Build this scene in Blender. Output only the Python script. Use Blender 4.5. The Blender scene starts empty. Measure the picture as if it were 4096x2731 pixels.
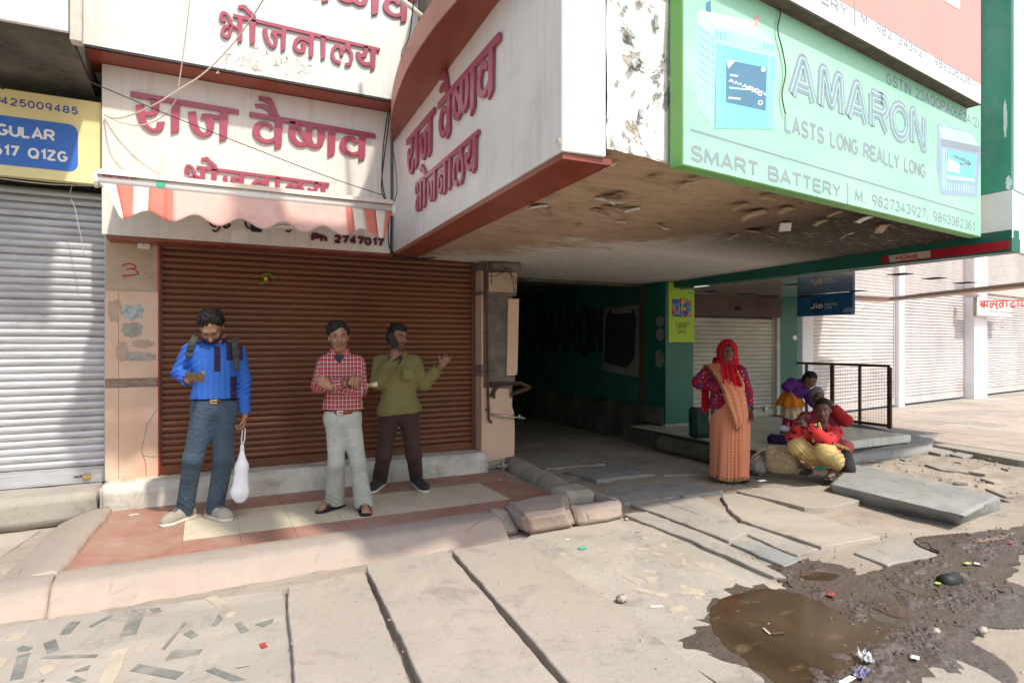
import bpy, bmesh, math, random
import numpy as np
from mathutils import Vector, Matrix, noise as mnoise
# ------------------------------------------------------------------ camera, sky, sun, exposure
scene = bpy.context.scene
FPX, CXP, HYP, CAMH = 2463.3, 2048.0, 1372.3, 1.55      # focal length, centre, horizon (photo pixels); camera height
YAW = math.atan2(711.0, 1414.5)
CS, SN = math.cos(YAW), math.sin(YAW)
cam_data = bpy.data.cameras.new('camera')
cam = bpy.data.objects.new('camera', cam_data)
scene.collection.objects.link(cam)
cam.location = (0, 0, CAMH)
cam.rotation_euler = (math.radians(90), 0, -YAW)
cam_data.sensor_width = 36.0
cam_data.lens = 36.0 * FPX / 4096.0
cam_data.shift_y = (HYP - 1365.5) / 4096.0
cam_data.clip_start = 0.05
cam_data.clip_end = 500
scene.camera = cam
SUN_TO = Vector((.32, -1.0, 1.42)).normalized()
world = bpy.data.worlds.new('World'); scene.world = world; world.use_nodes = True
wn = world.node_tree
sky = wn.nodes.new('ShaderNodeTexSky'); sky.sky_type = 'NISHITA'; sky.sun_disc = False
sky.sun_elevation = math.asin(SUN_TO.z)
sky.sun_rotation = math.atan2(SUN_TO.x, SUN_TO.y)
sky.air_density = 1.3; sky.dust_density = 3.0; sky.ozone_density = 1.0
wn.links.new(sky.outputs[0], wn.nodes['Background'].inputs[0])
wn.nodes['Background'].inputs[1].default_value = 0.15
sun_d = bpy.data.lights.new('sun', 'SUN'); sun_d.energy = 2.9; sun_d.angle = math.radians(2.2); sun_d.color = (1.0, 0.93, 0.82)
sun = bpy.data.objects.new('sun', sun_d); scene.collection.objects.link(sun)
sun.rotation_euler = SUN_TO.to_track_quat('Z', 'Y').to_euler()
sun.location = (6, -8, 14)
scene.view_settings.view_transform = 'Standard'; scene.view_settings.look = 'None'
scene.view_settings.exposure = 0.66; scene.view_settings.gamma = 1.0
scene.view_settings.use_curve_mapping = False
scene.cycles.max_bounces = 8; scene.cycles.diffuse_bounces = 5; scene.cycles.glossy_bounces = 3
scene.cycles.use_denoising = True
random.seed(7); RNG = np.random.default_rng(7)
COL = scene.collection
# ------------------------------------------------------------------ photo measurement -> place on a real plane
def ray(px, py):
	a = (px - CXP) / FPX; b = -(py - HYP) / FPX
	return Vector((CS * a + SN, -SN * a + CS, b))
def onz(px, py, z):
	d = ray(px, py); return d * ((z - CAMH) / d.z) + Vector((0, 0, CAMH))
def onY(px, py, Y):
	d = ray(px, py); return d * (Y / d.y) + Vector((0, 0, CAMH))
def onX(px, py, X):
	d = ray(px, py); return d * (X / d.x) + Vector((0, 0, CAMH))
def zoomf(x0, y0, s):
	return lambda x, y: (x0 + x / s, y0 + y / s)
ZA1 = zoomf(0, 1800, 1.68); ZA2 = zoomf(1000, 1800, 1.68); ZA3 = zoomf(2000, 1750, 2300 / 1100); ZA4 = zoomf(2700, 1750, 2231 / 1396)
ZM = zoomf(3396, 1350, 2.24)
# ------------------------------------------------------------------ materials
class NT:
	def __init__(s, name):
		s.m = bpy.data.materials.new(name); s.m.use_nodes = True
		s.t = s.m.node_tree; s.b = s.t.nodes['Principled BSDF']; s._pos = None
	def n(s, k): return s.t.nodes.new('ShaderNode' + k)
	def lk(s, a, b): s.t.links.new(a, b)
	def val(s, sock, v):
		if hasattr(v, 'is_output') or isinstance(v, bpy.types.NodeSocket): s.lk(v, sock)
		else:
			if isinstance(v, (tuple, list)) and len(v) == 3 and sock.type == 'RGBA': v = (*v, 1)
			sock.default_value = v
	def pos(s):
		if s._pos is None: s._pos = s.n('NewGeometry').outputs['Position']
		return s._pos
	def obj(s): return s.n('TexCoord').outputs['Object']
	def mapv(s, vec, scale=(1, 1, 1), rot=(0, 0, 0), loc=(0, 0, 0)):
		m = s.n('Mapping'); s.lk(vec, m.inputs[0]); m.inputs[1].default_value = loc; m.inputs[2].default_value = rot; m.inputs[3].default_value = scale
		return m.outputs[0]
	def noise(s, scale, detail=4, rough=.55, vec=None, dist=0, w=None):
		x = s.n('TexNoise'); s.lk(vec if vec is not None else s.pos(), x.inputs['Vector'])
		x.inputs['Scale'].default_value = scale; x.inputs['Detail'].default_value = detail; x.inputs['Roughness'].default_value = rough; x.inputs['Distortion'].default_value = dist
		return x.outputs['Fac']
	def vor(s, scale, vec=None, feature='F1', out='Distance', rand=1):
		x = s.n('TexVoronoi'); x.feature = feature; s.lk(vec if vec is not None else s.pos(), x.inputs['Vector']); x.inputs['Scale'].default_value = scale
		x.inputs['Randomness'].default_value = rand
		return x.outputs[out]
	def ramp(s, f, stops, interp='LINEAR'):
		r = s.n('ValToRGB'); r.color_ramp.interpolation = interp; s.val(r.inputs[0], f)
		e = r.color_ramp.elements
		while len(e) < len(stops): e.new(.5)
		for i, (p, c) in enumerate(stops):
			e[i].position = p; e[i].color = (c, c, c, 1) if isinstance(c, (int, float)) else (*c, 1)
		return r.outputs[0]
	def mix(s, f, a, b, mode='MIX'):
		m = s.n('Mix'); m.data_type = 'RGBA'; m.blend_type = mode
		s.val(m.inputs[0], f); s.val(m.inputs[6], a); s.val(m.inputs[7], b); return m.outputs[2]
	def math(s, op, a, b=0, c=0, clamp=False):
		m = s.n('Math'); m.operation = op; m.use_clamp = clamp
		s.val(m.inputs[0], a); s.val(m.inputs[1], b); s.val(m.inputs[2], c); return m.outputs[0]
	def sep(s, vec):
		x = s.n('SeparateXYZ'); s.lk(vec, x.inputs[0]); return x.outputs
	def bump(s, h, strength=.3, dist=.01):
		b = s.n('Bump'); s.val(b.inputs['Height'], h); b.inputs['Strength'].default_value = strength; b.inputs['Distance'].default_value = dist
		s.lk(b.outputs[0], s.b.inputs['Normal'])
	def attr(s, name, out='Color'):
		a = s.n('Attribute'); a.attribute_name = name; return a.outputs[out]
	def set(s, **k):
		for a, v in k.items():
			s.val(s.b.inputs[{'color': 'Base Color', 'rough': 'Roughness', 'metal': 'Metallic', 'spec': 'Specular IOR Level', 'coat': 'Coat Weight', 'trans': 'Transmission Weight', 'alpha': 'Alpha', 'sheen': 'Sheen Weight'}[a]], v)
		return s.m
def sc3(c, k): return tuple(min(1, x * k) for x in c)
def simple(name, col, rough=.6, var=.25, scale=6, bump=.15, bscale=60, metal=0, dirt=None, dirt_amt=.35, dscale=2.5, stretch=None, spec=.4):
	"""paint-like surface: two-tone noise, optional dirt colour, fine relief"""
	t = NT(name)
	v = t.mapv(t.pos(), stretch) if stretch else None
	f = t.noise(scale, 5, .6, v)
	c = t.mix(t.ramp(f, [(.3, 0), (.7, 1)]), sc3(col, 1 - var), sc3(col, 1 + var * .5))
	if dirt:
		d = t.noise(dscale, 8, .65, v)
		d2 = t.noise(dscale * 9, 5, .6)
		m = t.math('MULTIPLY', t.ramp(d, [(.45, 0), (.75, 1)]), t.ramp(d2, [(.3, .3), (.7, 1)]))
		c = t.mix(t.math('MULTIPLY', m, dirt_amt * 1.6, clamp=True), c, dirt)
	r = t.ramp(t.noise(scale * 2, 4), [(.3, max(.03, rough - .1)), (.7, min(1, rough + .1))])
	t.set(color=c, rough=r, metal=metal, spec=spec)
	t.bump(t.noise(bscale, 6, .6, v), bump, .004)
	return t.m
# ------------------------------------------------------------------ mesh helpers
def pinv(p): return p.matrix_basis.inverted() if p.type == 'EMPTY' else Matrix()
def link(o, parent=None):
	COL.objects.link(o)
	if parent is not None: o.parent = parent
	return o
def tag(o, label=None, cat=None, group=None, kind=None):
	if label: o['label'] = label
	if cat: o['category'] = cat
	if group: o['group'] = group
	if kind: o['kind'] = kind
	return o
def thing(name, label, cat, loc=(0, 0, 0), group=None):
	o = bpy.data.objects.new(name, None); o.empty_display_size = .1; link(o); o.location = loc
	return tag(o, label, cat, group)
def mesh_obj(name, verts, faces, mat, parent=None, smooth=False, bevel=0, seg=2):
	me = bpy.data.meshes.new(name); me.from_pydata([tuple(v) for v in verts], [], [list(f) for f in faces]); me.validate()
	if bevel:
		bm = bmesh.new(); bm.from_mesh(me)
		es = [e for e in bm.edges if len(e.link_faces) == 2 and e.calc_face_angle(0) > .5]
		bmesh.ops.bevel(bm, geom=es, offset=bevel, segments=seg, affect='EDGES', clamp_overlap=True)
		bm.to_mesh(me); bm.free()
	bm = bmesh.new(); bm.from_mesh(me); bmesh.ops.recalc_face_normals(bm, faces=bm.faces); bm.to_mesh(me); bm.free()
	if smooth:
		for p in me.polygons: p.use_smooth = True
	me.materials.append(mat)
	o = bpy.data.objects.new(name, me); link(o, parent)
	if parent is not None: o.matrix_parent_inverse = pinv(parent)
	return o
class MB:
	"""collects shapes in world coordinates and links them as one mesh"""
	def __init__(s): s.v = []; s.f = []
	def add(s, v, f):
		k = len(s.v); s.v += [Vector(q) for q in v]; s.f += [[i + k for i in q] for q in f]; return s
	def box(s, x0, x1, y0, y1, z0, z1):
		return s.add([(x0, y0, z0), (x1, y0, z0), (x1, y1, z0), (x0, y1, z0), (x0, y0, z1), (x1, y0, z1), (x1, y1, z1), (x0, y1, z1)],
                     [(0, 3, 2, 1), (4, 5, 6, 7), (0, 1, 5, 4), (1, 2, 6, 5), (2, 3, 7, 6), (3, 0, 4, 7)])
	def hexa(s, lo, hi):
		return s.add(list(lo) + list(hi), [(3, 2, 1, 0), (4, 5, 6, 7), (0, 1, 5, 4), (1, 2, 6, 5), (2, 3, 7, 6), (3, 0, 4, 7)])
	def prism(s, pts, off):
		"""polygon of 3-D points pushed along off"""
		n = len(pts); off = Vector(off)
		return s.add(list(pts) + [Vector(p) + off for p in pts], [list(range(n))[::-1], list(range(n, 2 * n))] + [[i, (i + 1) % n, n + (i + 1) % n, n + i] for i in range(n)])
	def tube(s, pts, r, n=8, cap=True):
		pts = [Vector(p) for p in pts]; rs = r if isinstance(r, (list, tuple)) else [r] * len(pts)
		k = len(s.v); up = None
		for i, p in enumerate(pts):
			d = (pts[min(i + 1, len(pts) - 1)] - pts[max(i - 1, 0)]).normalized()
			if up is None: up = Vector((0, 0, 1)) if abs(d.z) < .9 else Vector((1, 0, 0))
			a = d.cross(up).normalized(); up = a.cross(d).normalized()
			for j in range(n):
				t = 2 * math.pi * j / n; s.v.append(p + (a * math.cos(t) + up * math.sin(t)) * rs[i])
		for i in range(len(pts) - 1):
			for j in range(n):
				s.f.append([k + i * n + j, k + i * n + (j + 1) % n, k + (i + 1) * n + (j + 1) % n, k + (i + 1) * n + j])
		if cap:
			s.f.append([k + j for j in range(n)][::-1]); s.f.append([k + (len(pts) - 1) * n + j for j in range(n)])
		return s
	def grid(s, fn, nu, nv):
		k = len(s.v)
		for i in range(nu + 1):
			for j in range(nv + 1): s.v.append(Vector(fn(i / nu, j / nv)))
		for i in range(nu):
			for j in range(nv):
				a = k + i * (nv + 1) + j; s.f.append([a, a + nv + 1, a + nv + 2, a + 1])
		return s
	def build(s, name, mat, parent=None, **k): return mesh_obj(name, s.v, s.f, mat, parent, **k)
def fbm(p, sc=1, o=3): return mnoise.fractal(Vector(p) * sc, .9, 2.1, o)
def rough_solid(name, corners, mat, parent=None, cell=.12, amp=.012, bevel=.025, seed=0, fine=2.2, smooth=True):
	"""hexahedron (4 low + 4 high corners) with worn edges and uneven faces"""
	lo, hi = corners[:4], corners[4:]
	bm = bmesh.new(); vs = [bm.verts.new(c) for c in lo + hi]
	for f in [(3, 2, 1, 0), (4, 5, 6, 7), (0, 1, 5, 4), (1, 2, 6, 5), (2, 3, 7, 6), (3, 0, 4, 7)]: bm.faces.new([vs[i] for i in f])
	bmesh.ops.recalc_face_normals(bm, faces=bm.faces)
	bmesh.ops.bevel(bm, geom=list(bm.edges), offset=bevel, segments=2, affect='EDGES', clamp_overlap=True)
	for _ in range(6):
		es = [e for e in bm.edges if e.calc_length() > cell]
		if not es: break
		bmesh.ops.subdivide_edges(bm, edges=es, cuts=1, use_grid_fill=True)
	bmesh.ops.triangulate(bm, faces=[f for f in bm.faces if len(f.verts) > 4])
	bm.normal_update()
	for v in bm.verts:
		q = v.co + Vector((seed * 3.1, seed * 1.7, 0))
		v.co += v.normal * amp * (fbm(q, 3.0) + .5 * fbm(q, 3.0 * fine + 4, 2))
	me = bpy.data.meshes.new(name); bm.to_mesh(me); bm.free()
	if smooth:
		for p in me.polygons: p.use_smooth = True
	me.materials.append(mat); o = bpy.data.objects.new(name, me); link(o, parent)
	if parent is not None: o.matrix_parent_inverse = pinv(parent)
	return o
def rough_box(name, x0, x1, y0, y1, z0, z1, mat, parent=None, **k):
	return rough_solid(name, [(x0, y0, z0), (x1, y0, z0), (x1, y1, z0), (x0, y1, z0), (x0, y0, z1), (x1, y0, z1), (x1, y1, z1), (x0, y1, z1)], mat, parent, **k)
def stone(name, poly, z0, z1, mat, parent=None, bevel=.008, jitter=.012, dome=0):
	"""flat stone from a ground outline, ragged edge"""
	pts = []
	n = len(poly)
	for i in range(n):
		a = Vector(poly[i][:2]); b = Vector(poly[(i + 1) % n][:2]); L = (b - a).length; k = max(1, int(L / .07))
		for j in range(k):
			p = a.lerp(b, j / k); nrm = Vector((-(b - a).y, (b - a).x)).normalized()
			pts.append(p + nrm * jitter * (.7 * mnoise.noise(Vector((p.x * 4, p.y * 4, z1 * 7))) + .5 * mnoise.noise(Vector((p.x * 17, p.y * 17, z1 * 7)))) * (1 if j else .5))
	m = MB(); m.prism([(p.x, p.y, z0) for p in pts], (0, 0, z1 - z0))
	return m.build(name, mat, parent, bevel=bevel, seg=1)
# ------------------------------------------------------------------ lettering by pen strokes / outlines
class Plane:
	def __init__(s, o, u, v):
		s.o = Vector(o); s.u = Vector(u).normalized(); s.v = Vector(v).normalized(); s.n = s.u.cross(s.v).normalized()
	def at(s, u, v, d=0): return s.o + s.u * u + s.v * v + s.n * d
	def uv(s, px, py):
		d = ray(px, py); c = Vector((0, 0, CAMH)); t = (s.o - c).dot(s.n) / d.dot(s.n); p = c + d * t - s.o
		return p.dot(s.u), p.dot(s.v)
def smooth2(pts, k=6):
	"""Catmull-Rom through 2-D points"""
	P = [np.array(p, float) for p in pts]; P = [2 * P[0] - P[1]] + P + [2 * P[-1] - P[-2]]; out = []
	for i in range(1, len(P) - 2):
		for j in range(k):
			t = j / k; a, b, c, d = P[i - 1:i + 3]
			out.append(.5 * ((2 * b) + (-a + c) * t + (2 * a - 5 * b + 4 * c - d) * t * t + (-a + 3 * b - 3 * c + d) * t ** 3))
	out.append(P[-2]); return [tuple(p) for p in out]
def ribbon(pts, w):
	"""2-D polyline -> outline strip (left side, right side)"""
	P = [np.array(p, float) for p in pts]; L = []; R = []
	for i, p in enumerate(P):
		d0 = P[i] - P[i - 1] if i else P[1] - P[0]; d1 = P[i + 1] - P[i] if i < len(P) - 1 else d0
		d0 = d0 / (np.hypot(*d0) + 1e-9); d1 = d1 / (np.hypot(*d1) + 1e-9)
		n0 = np.array((-d0[1], d0[0])); n1 = np.array((-d1[1], d1[0])); m = n0 + n1; q = np.hypot(*m)
		m = n0 if q < .3 else m / q; k = 1 / max(.45, float(m @ n0)); ww = w[i] if isinstance(w, (list, tuple)) else w
		L.append(p + m * k * ww / 2); R.append(p - m * k * ww / 2)
	return L, R
def put_ribbon(mb, plane, pts, w, d0, d1):
	L, R = ribbon(pts, w); n = len(L); k = len(mb.v)
	for d in (d0, d1):
		for p in L: mb.v.append(plane.at(p[0], p[1], d))
		for p in R: mb.v.append(plane.at(p[0], p[1], d))
	for i in range(n - 1):
		a, b, c, e = i, i + 1, n + i + 1, n + i
		mb.f += [[k + 2 * n + a, k + 2 * n + e, k + 2 * n + c, k + 2 * n + b], [k + a, k + b, k + 2 * n + b, k + 2 * n + a], [k + e, k + 2 * n + e, k + 2 * n + c, k + c]]
	for i in (0, n - 1): mb.f.append([k + i, k + n + i, k + 3 * n + i, k + 2 * n + i])
def put_poly(mb, plane, pts, d0, d1):
	mb.prism([plane.at(u, v, d0) for u, v in pts], plane.n * (d1 - d0))
def arc(cx, cy, rx, ry, a0, a1, n=12):
	return [(cx + rx * math.cos(math.radians(a0 + (a1 - a0) * i / n)), cy + ry * math.sin(math.radians(a0 + (a1 - a0) * i / n))) for i in range(n + 1)]
def _font():
	A = arc
	F = {
     'A': [[(0, 0), (.5, 1), (1, 0)], [(.2, .33), (.8, .33)]],
     'B': [[(0, 0), (0, 1)], [(0, 1), (.55, 1)] + A(.6, .76, .3, .24, 90, -90, 8) + [(0, .52)], [(.55, .52)] + A(.62, .26, .34, .26, 90, -90, 8) + [(0, 0)]],
     'C': [A(.5, .5, .48, .5, 50, 310)], 'D': [[(0, 0), (0, 1)], [(0, 1), (.45, 1)] + A(.45, .5, .5, .5, 90, -90, 10) + [(0, 0)]],
     'E': [[(0, 0), (0, 1)], [(0, 1), (.85, 1)], [(0, .52), (.78, .52)], [(0, 0), (.88, 0)]],
     'F': [[(0, 0), (0, 1)], [(0, 1), (.85, 1)], [(0, .52), (.7, .52)]],
     'G': [A(.5, .5, .48, .5, 48, 350, 16) + [(.97, .44)], [(.55, .45), (1.0, .45)]],
     'H': [[(0, 0), (0, 1)], [(.9, 0), (.9, 1)], [(0, .52), (.9, .52)]], 'I': [[(.1, 0), (.1, 1)]],
     'J': [[(.6, 1), (.6, .3)] + A(.32, .28, .28, .28, 0, -180, 8)], 'K': [[(0, 0), (0, 1)], [(.85, 1), (0, .4)], [(.3, .6), (.9, 0)]],
     'L': [[(0, 1), (0, 0)], [(0, 0), (.75, 0)]], 'M': [[(0, 0), (.08, 1)], [(.06, 1), (.55, .15), (1.04, 1)], [(1.02, 1), (1.1, 0)]],
     'N': [[(0, 0), (0, 1)], [(0, 1), (.85, 0)], [(.85, 0), (.85, 1)]], 'O': [A(.5, .5, .5, .5, 0, 360, 24)],
     'P': [[(0, 0), (0, 1)], [(0, 1), (.55, 1)] + A(.58, .73, .3, .27, 90, -90, 8) + [(0, .46)]],
     'Q': [A(.5, .5, .5, .5, 0, 360, 24), [(.6, .25), (1, -.05)]],
     'R': [[(0, 0), (0, 1)], [(0, 1), (.55, 1)] + A(.58, .74, .3, .26, 90, -90, 8) + [(0, .48)], [(.5, .48), (.92, 0)]],
     'S': [A(.45, .74, .38, .26, 20, 270, 10) + A(.45, .25, .42, .25, 90, -165, 12)], 'T': [[(0, 1), (.9, 1)], [(.45, 1), (.45, 0)]],
     'U': [[(0, 1), (0, .35)] + A(.45, .35, .45, .35, 180, 360, 10) + [(.9, 1)]], 'V': [[(0, 1), (.45, 0), (.9, 1)]],
     'W': [[(0, 1), (.28, 0), (.6, .9), (.92, 0), (1.2, 1)]], 'X': [[(0, 1), (.85, 0)], [(0, 0), (.85, 1)]],
     'Y': [[(0, 1), (.45, .48)], [(.9, 1), (.45, .48), (.45, 0)]], 'Z': [[(0, 1), (.85, 1)], [(.85, 1), (0, 0)], [(0, 0), (.88, 0)]],
     '0': [A(.37, .5, .37, .5, 0, 360, 20)], '1': [[(.1, .75), (.4, 1), (.4, 0)]],
     '2': [A(.37, .7, .35, .3, 165, -30, 10) + [(0, 0)], [(0, 0), (.75, 0)]],
     '3': [A(.34, .76, .32, .24, 160, -80, 9), A(.34, .27, .37, .27, 80, -160, 10)], '4': [[(.55, 0), (.55, 1), (0, .3)], [(0, .3), (.78, .3)]],
     '5': [[(.7, 1), (.15, 1), (.08, .52)] + A(.35, .32, .36, .32, 120, -150, 11)], '6': [A(.5, .62, .5, .4, 75, 180, 6) + A(.37, .32, .36, .32, 170, 530, 18)],
     '7': [[(0, 1), (.75, 1), (.28, 0)]], '8': [A(.37, .75, .3, .25, 0, 360, 16), A(.37, .26, .37, .26, 0, 360, 16)],
     '9': [A(.37, .68, .36, .32, 0, 360, 18), A(.24, .38, .5, .4, -75, 0, 6)],
     '|': [[(.1, -.35), (.1, 1.25)]], '.': [[(.05, 0), (.2, 0)]], ',': [[(.15, .08), (.02, -.2)]], '(': [A(.4, .5, .4, .7, 130, 230, 6)], ')': [A(-.1, .5, .4, .7, 50, -50, 6)],
     'h': [[(0, 0), (0, 1)], [(0, .4)] + A(.33, .4, .33, .28, 180, 0, 8) + [(.66, 0)]], 'i': [[(.08, 0), (.08, .66)], [(.08, .85), (.08, 1)]],
     'o': [A(.35, .33, .35, .33, 0, 360, 18)], ' ': []}
	return F
FONT = _font()
def write(mb, plane, text, u, v, h, w=.12, cw=.62, gap=.22, d0=0, d1=.004, slant=0, width=None, par=None, mat=None):
	"""stroke lettering; h cap height, w stroke width (of h), cw glyph width factor; width fits the line; with par each letter is a part"""
	adv = lambda ch: (max([p[0] for s_ in FONT[ch] for p in s_], default=.5) if FONT[ch] else .55)
	tot = sum(adv(c) * cw + gap for c in text) - gap
	k = 1 if width is None else width / (tot * h)
	x = u
	for ch in text:
		if par is not None: mb = MB()
		for q, s_ in enumerate(FONT[ch]):
			pts = [(x + (p[0] * cw + slant * p[1]) * h * k, v + (w / 2 + p[1] * (1 - w)) * h) for p in s_]
			put_ribbon(mb, plane, pts, w * h, d0, d1 + .00035 * (q % 4))
		if par is not None and mb.v: mb.build('letter', mat, par)
		x += (adv(ch) * cw + gap) * h * k
	return x
# ================================================================== materials of the place
def ground_mat(name, tones, dark=.6, scale=1.4, pebble=True):
	t = NT(name)
	a = t.noise(scale, 9, .62); b = t.noise(scale * 7, 8, .6); c = t.noise(90, 6, .7); g = t.noise(420, 2, .5)
	col = t.mix(t.ramp(a, [(.35, 0), (.65, 1)]), tones[0], tones[1])
	col = t.mix(t.ramp(b, [(.4, 0), (.7, .75)]), col, tones[2])
	col = t.mix(t.ramp(c, [(.3, .55), (.5, 0)]), col, sc3(tones[0], dark))
	col = t.mix(t.ramp(g, [(.62, 0), (.72, .5)]), col, sc3(tones[1], 1.35))
	st = t.ramp(t.noise(scale * 2.3, 10, .75, dist=.6), [(.53, 0), (.64, .6)])
	col = t.mix(st, col, sc3(tones[2], .60)); col = t.mix(t.ramp(t.noise(scale * .45, 6, .7, dist=1.0), [(.48, 0), (.6, .5)]), col, sc3(tones[1], 1.22)); col = t.mix(t.ramp(t.noise(14, 9, .8), [(.58, 0), (.66, .45)]), col, sc3(tones[0], .55))
	t.set(color=col, rough=.93, spec=.2)
	h = t.math('ADD', t.math('MULTIPLY', t.noise(35, 8, .7), 1.0), t.math('MULTIPLY', c, .5))
	t.bump(h, .55, .012)
	return t.m
M_DIRT = ground_mat('dusty_earth', [(.285, .245, .20), (.345, .30, .25), (.31, .27, .225)])
M_TERR = ground_mat('terrazzo_bed', [(.325, .295, .25), (.375, .34, .295), (.34, .31, .27)], .75)
M_SLAB = ground_mat('concrete_slab', [(.335, .30, .255), (.37, .33, .285), (.345, .31, .265)], .8, 1.0)
M_STONE = ground_mat('grey_stone', [(.31, .29, .255), (.345, .315, .27), (.29, .28, .26)], .75)
M_STONE2 = ground_mat('blue_grey_stone', [(.235, .245, .245), (.295, .29, .275), (.26, .26, .25)], .75)
M_TILEP = ground_mat('street_tile', [(.38, .325, .28), (.415, .355, .305), (.37, .32, .275)], .85, 1.1)
M_CHIPD = simple('dark_chip', (.165, .18, .165), .8, .3, 9, .2, dirt=(.32, .28, .235), dirt_amt=.95, dscale=6, spec=.2)
M_CHIPC = simple('cream_chip', (.44, .385, .30), .8, .15, 9, .2, dirt=(.33, .29, .24), dirt_amt=.6, dscale=6, spec=.2)
def kerb_mat():
	t = NT('pink_plaster'); a = t.noise(3.5, 8, .65); b = t.noise(22, 7, .7); c = t.mix(t.ramp(a, [(.35, 0), (.65, 1)]), (.37, .295, .25), (.42, .34, .29)); c = t.mix(t.ramp(t.noise(1.4, 5), [(.5, 0), (.62, .7)]), c, (.42, .30, .255))
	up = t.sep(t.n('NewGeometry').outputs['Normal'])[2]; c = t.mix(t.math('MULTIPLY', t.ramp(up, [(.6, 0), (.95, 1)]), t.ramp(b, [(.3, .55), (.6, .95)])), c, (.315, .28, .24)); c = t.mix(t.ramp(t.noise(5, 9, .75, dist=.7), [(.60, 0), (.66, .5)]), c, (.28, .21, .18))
	cr = t.vor(2.1, t.mapv(t.pos(), (1, 1, 1)), 'DISTANCE_TO_EDGE'); c = t.mix(t.ramp(t.math('ADD', cr, t.math('MULTIPLY', b, .02)), [(.008, .7), (.014, 0)]), c, c) if False else t.mix(t.math('MULTIPLY', t.ramp(cr, [(.006, .8), (.012, 0)]), t.ramp(t.noise(1.1, 3), [(.56, 0), (.62, 1)])), c, (.20, .15, .12))
	t.set(color=c, rough=.92, spec=.2); t.bump(b, .6, .014); return t.m
M_PINKKERB = kerb_mat()
M_GREYKERB = simple('grey_plaster', (.36, .32, .27), .92, .25, 4, .5, 45, dirt=(.20, .175, .145), dirt_amt=.5, dscale=3, spec=.2)
M_WHITEWASH = simple('whitewash', (.62, .59, .52), .88, .2, 4, .5, 40, dirt=(.27, .25, .21), dirt_amt=.75, dscale=3.4, spec=.2)
M_REDTILE = simple('red_floor_tile', (.35, .18, .13), .6, .2, 6, .12, dirt=(.37, .29, .24), dirt_amt=.8, dscale=1.8, spec=.35)
M_CREAMTILE = simple('cream_floor_tile', (.56, .50, .38), .55, .1, 6, .1, dirt=(.36, .31, .25), dirt_amt=.45, dscale=2.5, spec=.35)
M_PINKTILE = simple('pink_wall_tile', (.63, .42, .30), .42, .14, 3, .06, dirt=(.68, .56, .45), dirt_amt=.6, dscale=2.2, spec=.4)
M_BANDTILE = simple('brown_band_tile', (.24, .15, .105), .35, .5, 9, .05, stretch=(3, 3, 14), dirt=(.6, .55, .5), dirt_amt=.3)
M_BEIGE = simple('beige_plaster', (.50, .385, .285), .9, .2, 3, .4, 45, dirt=(.30, .23, .17), dirt_amt=.5, dscale=2.4, spec=.2)
M_CONC = simple('old_concrete', (.20, .18, .155), .95, .4, 5, .8, 30, dirt=(.08, .07, .06), dirt_amt=.6, dscale=4, spec=.2)
M_DARKCONC = simple('sooty_concrete', (.135, .13, .105), .95, .45, 2, .7, 25, dirt=(.035, .033, .03), dirt_amt=.9, dscale=1.4, spec=.2)
M_BROWNACP = simple('brown_cladding', (.235, .052, .032), .38, .12, 2, .03, dirt=(.36, .17, .12), dirt_amt=.25, dscale=2)
M_BLACK = simple('black_gap', (.015, .013, .012), .9, .2, 9, .1)
M_STEEL = simple('bare_steel', (.55, .55, .54), .35, .2, 20, .1, metal=.9, dirt=(.2, .14, .1), dirt_amt=.3, dscale=9)
M_RUSTIRON = simple('rusty_iron', (.10, .062, .045), .8, .45, 14, .5, 90, metal=.2, dirt=(.2, .09, .04), dirt_amt=.5, dscale=9)
M_WHITEPL = simple('white_plastic', (.78, .77, .73), .4, .08, 6, .05)
M_BLKPL = simple('black_plastic', (.02, .02, .022), .4, .2, 9, .05)
M_WIREW = simple('pale_cable', (.62, .56, .47), .6, .15, 20, .05)
M_WIREB = simple('black_cable', (.018, .017, .017), .6, .2, 20, .05)
M_GREEN = simple('green_paint', (.012, .125, .088), .38, .12, 2, .06, dirt=(.03, .07, .055), dirt_amt=.35, dscale=2.5)
M_GREENP = simple('green_panel', (.05, .30, .22), .42, .12, 2, .05, dirt=(.35, .45, .4), dirt_amt=.25, dscale=1.5)
M_DKGREEN = simple('dark_green_wall', (.03, .15, .115), .7, .3, 2, .35, 30, dirt=(.03, .045, .036), dirt_amt=.7, dscale=1.1)
M_TEAL = simple('teal_panel', (.50, .80, .76), .5, .06, 2, .04, dirt=(.3, .5, .48), dirt_amt=.2)
M_MARBLE = simple('marble_edge', (.60, .62, .56), .45, .1, 6, .08, dirt=(.30, .33, .25), dirt_amt=.55, dscale=7, stretch=(1, 1, .35))
M_FLOORGREY = simple('polished_floor', (.40, .41, .36), .42, .12, 3, .06, dirt=(.25, .235, .195), dirt_amt=.5, dscale=2.4)
M_BRNFASCIA = simple('brown_fascia', (.085, .045, .038), .55, .2, 3, .06)
M_REDTRIM = simple('red_trim', (.42, .012, .03), .42, .15, 4, .05, dirt=(.14, .03, .03), dirt_amt=.5, dscale=5)
M_WHITEWALL = simple('white_wall', (.80, .79, .80), .8, .05, 3, .2, 40, dirt=(.6, .58, .56), dirt_amt=.3, dscale=2)
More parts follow.
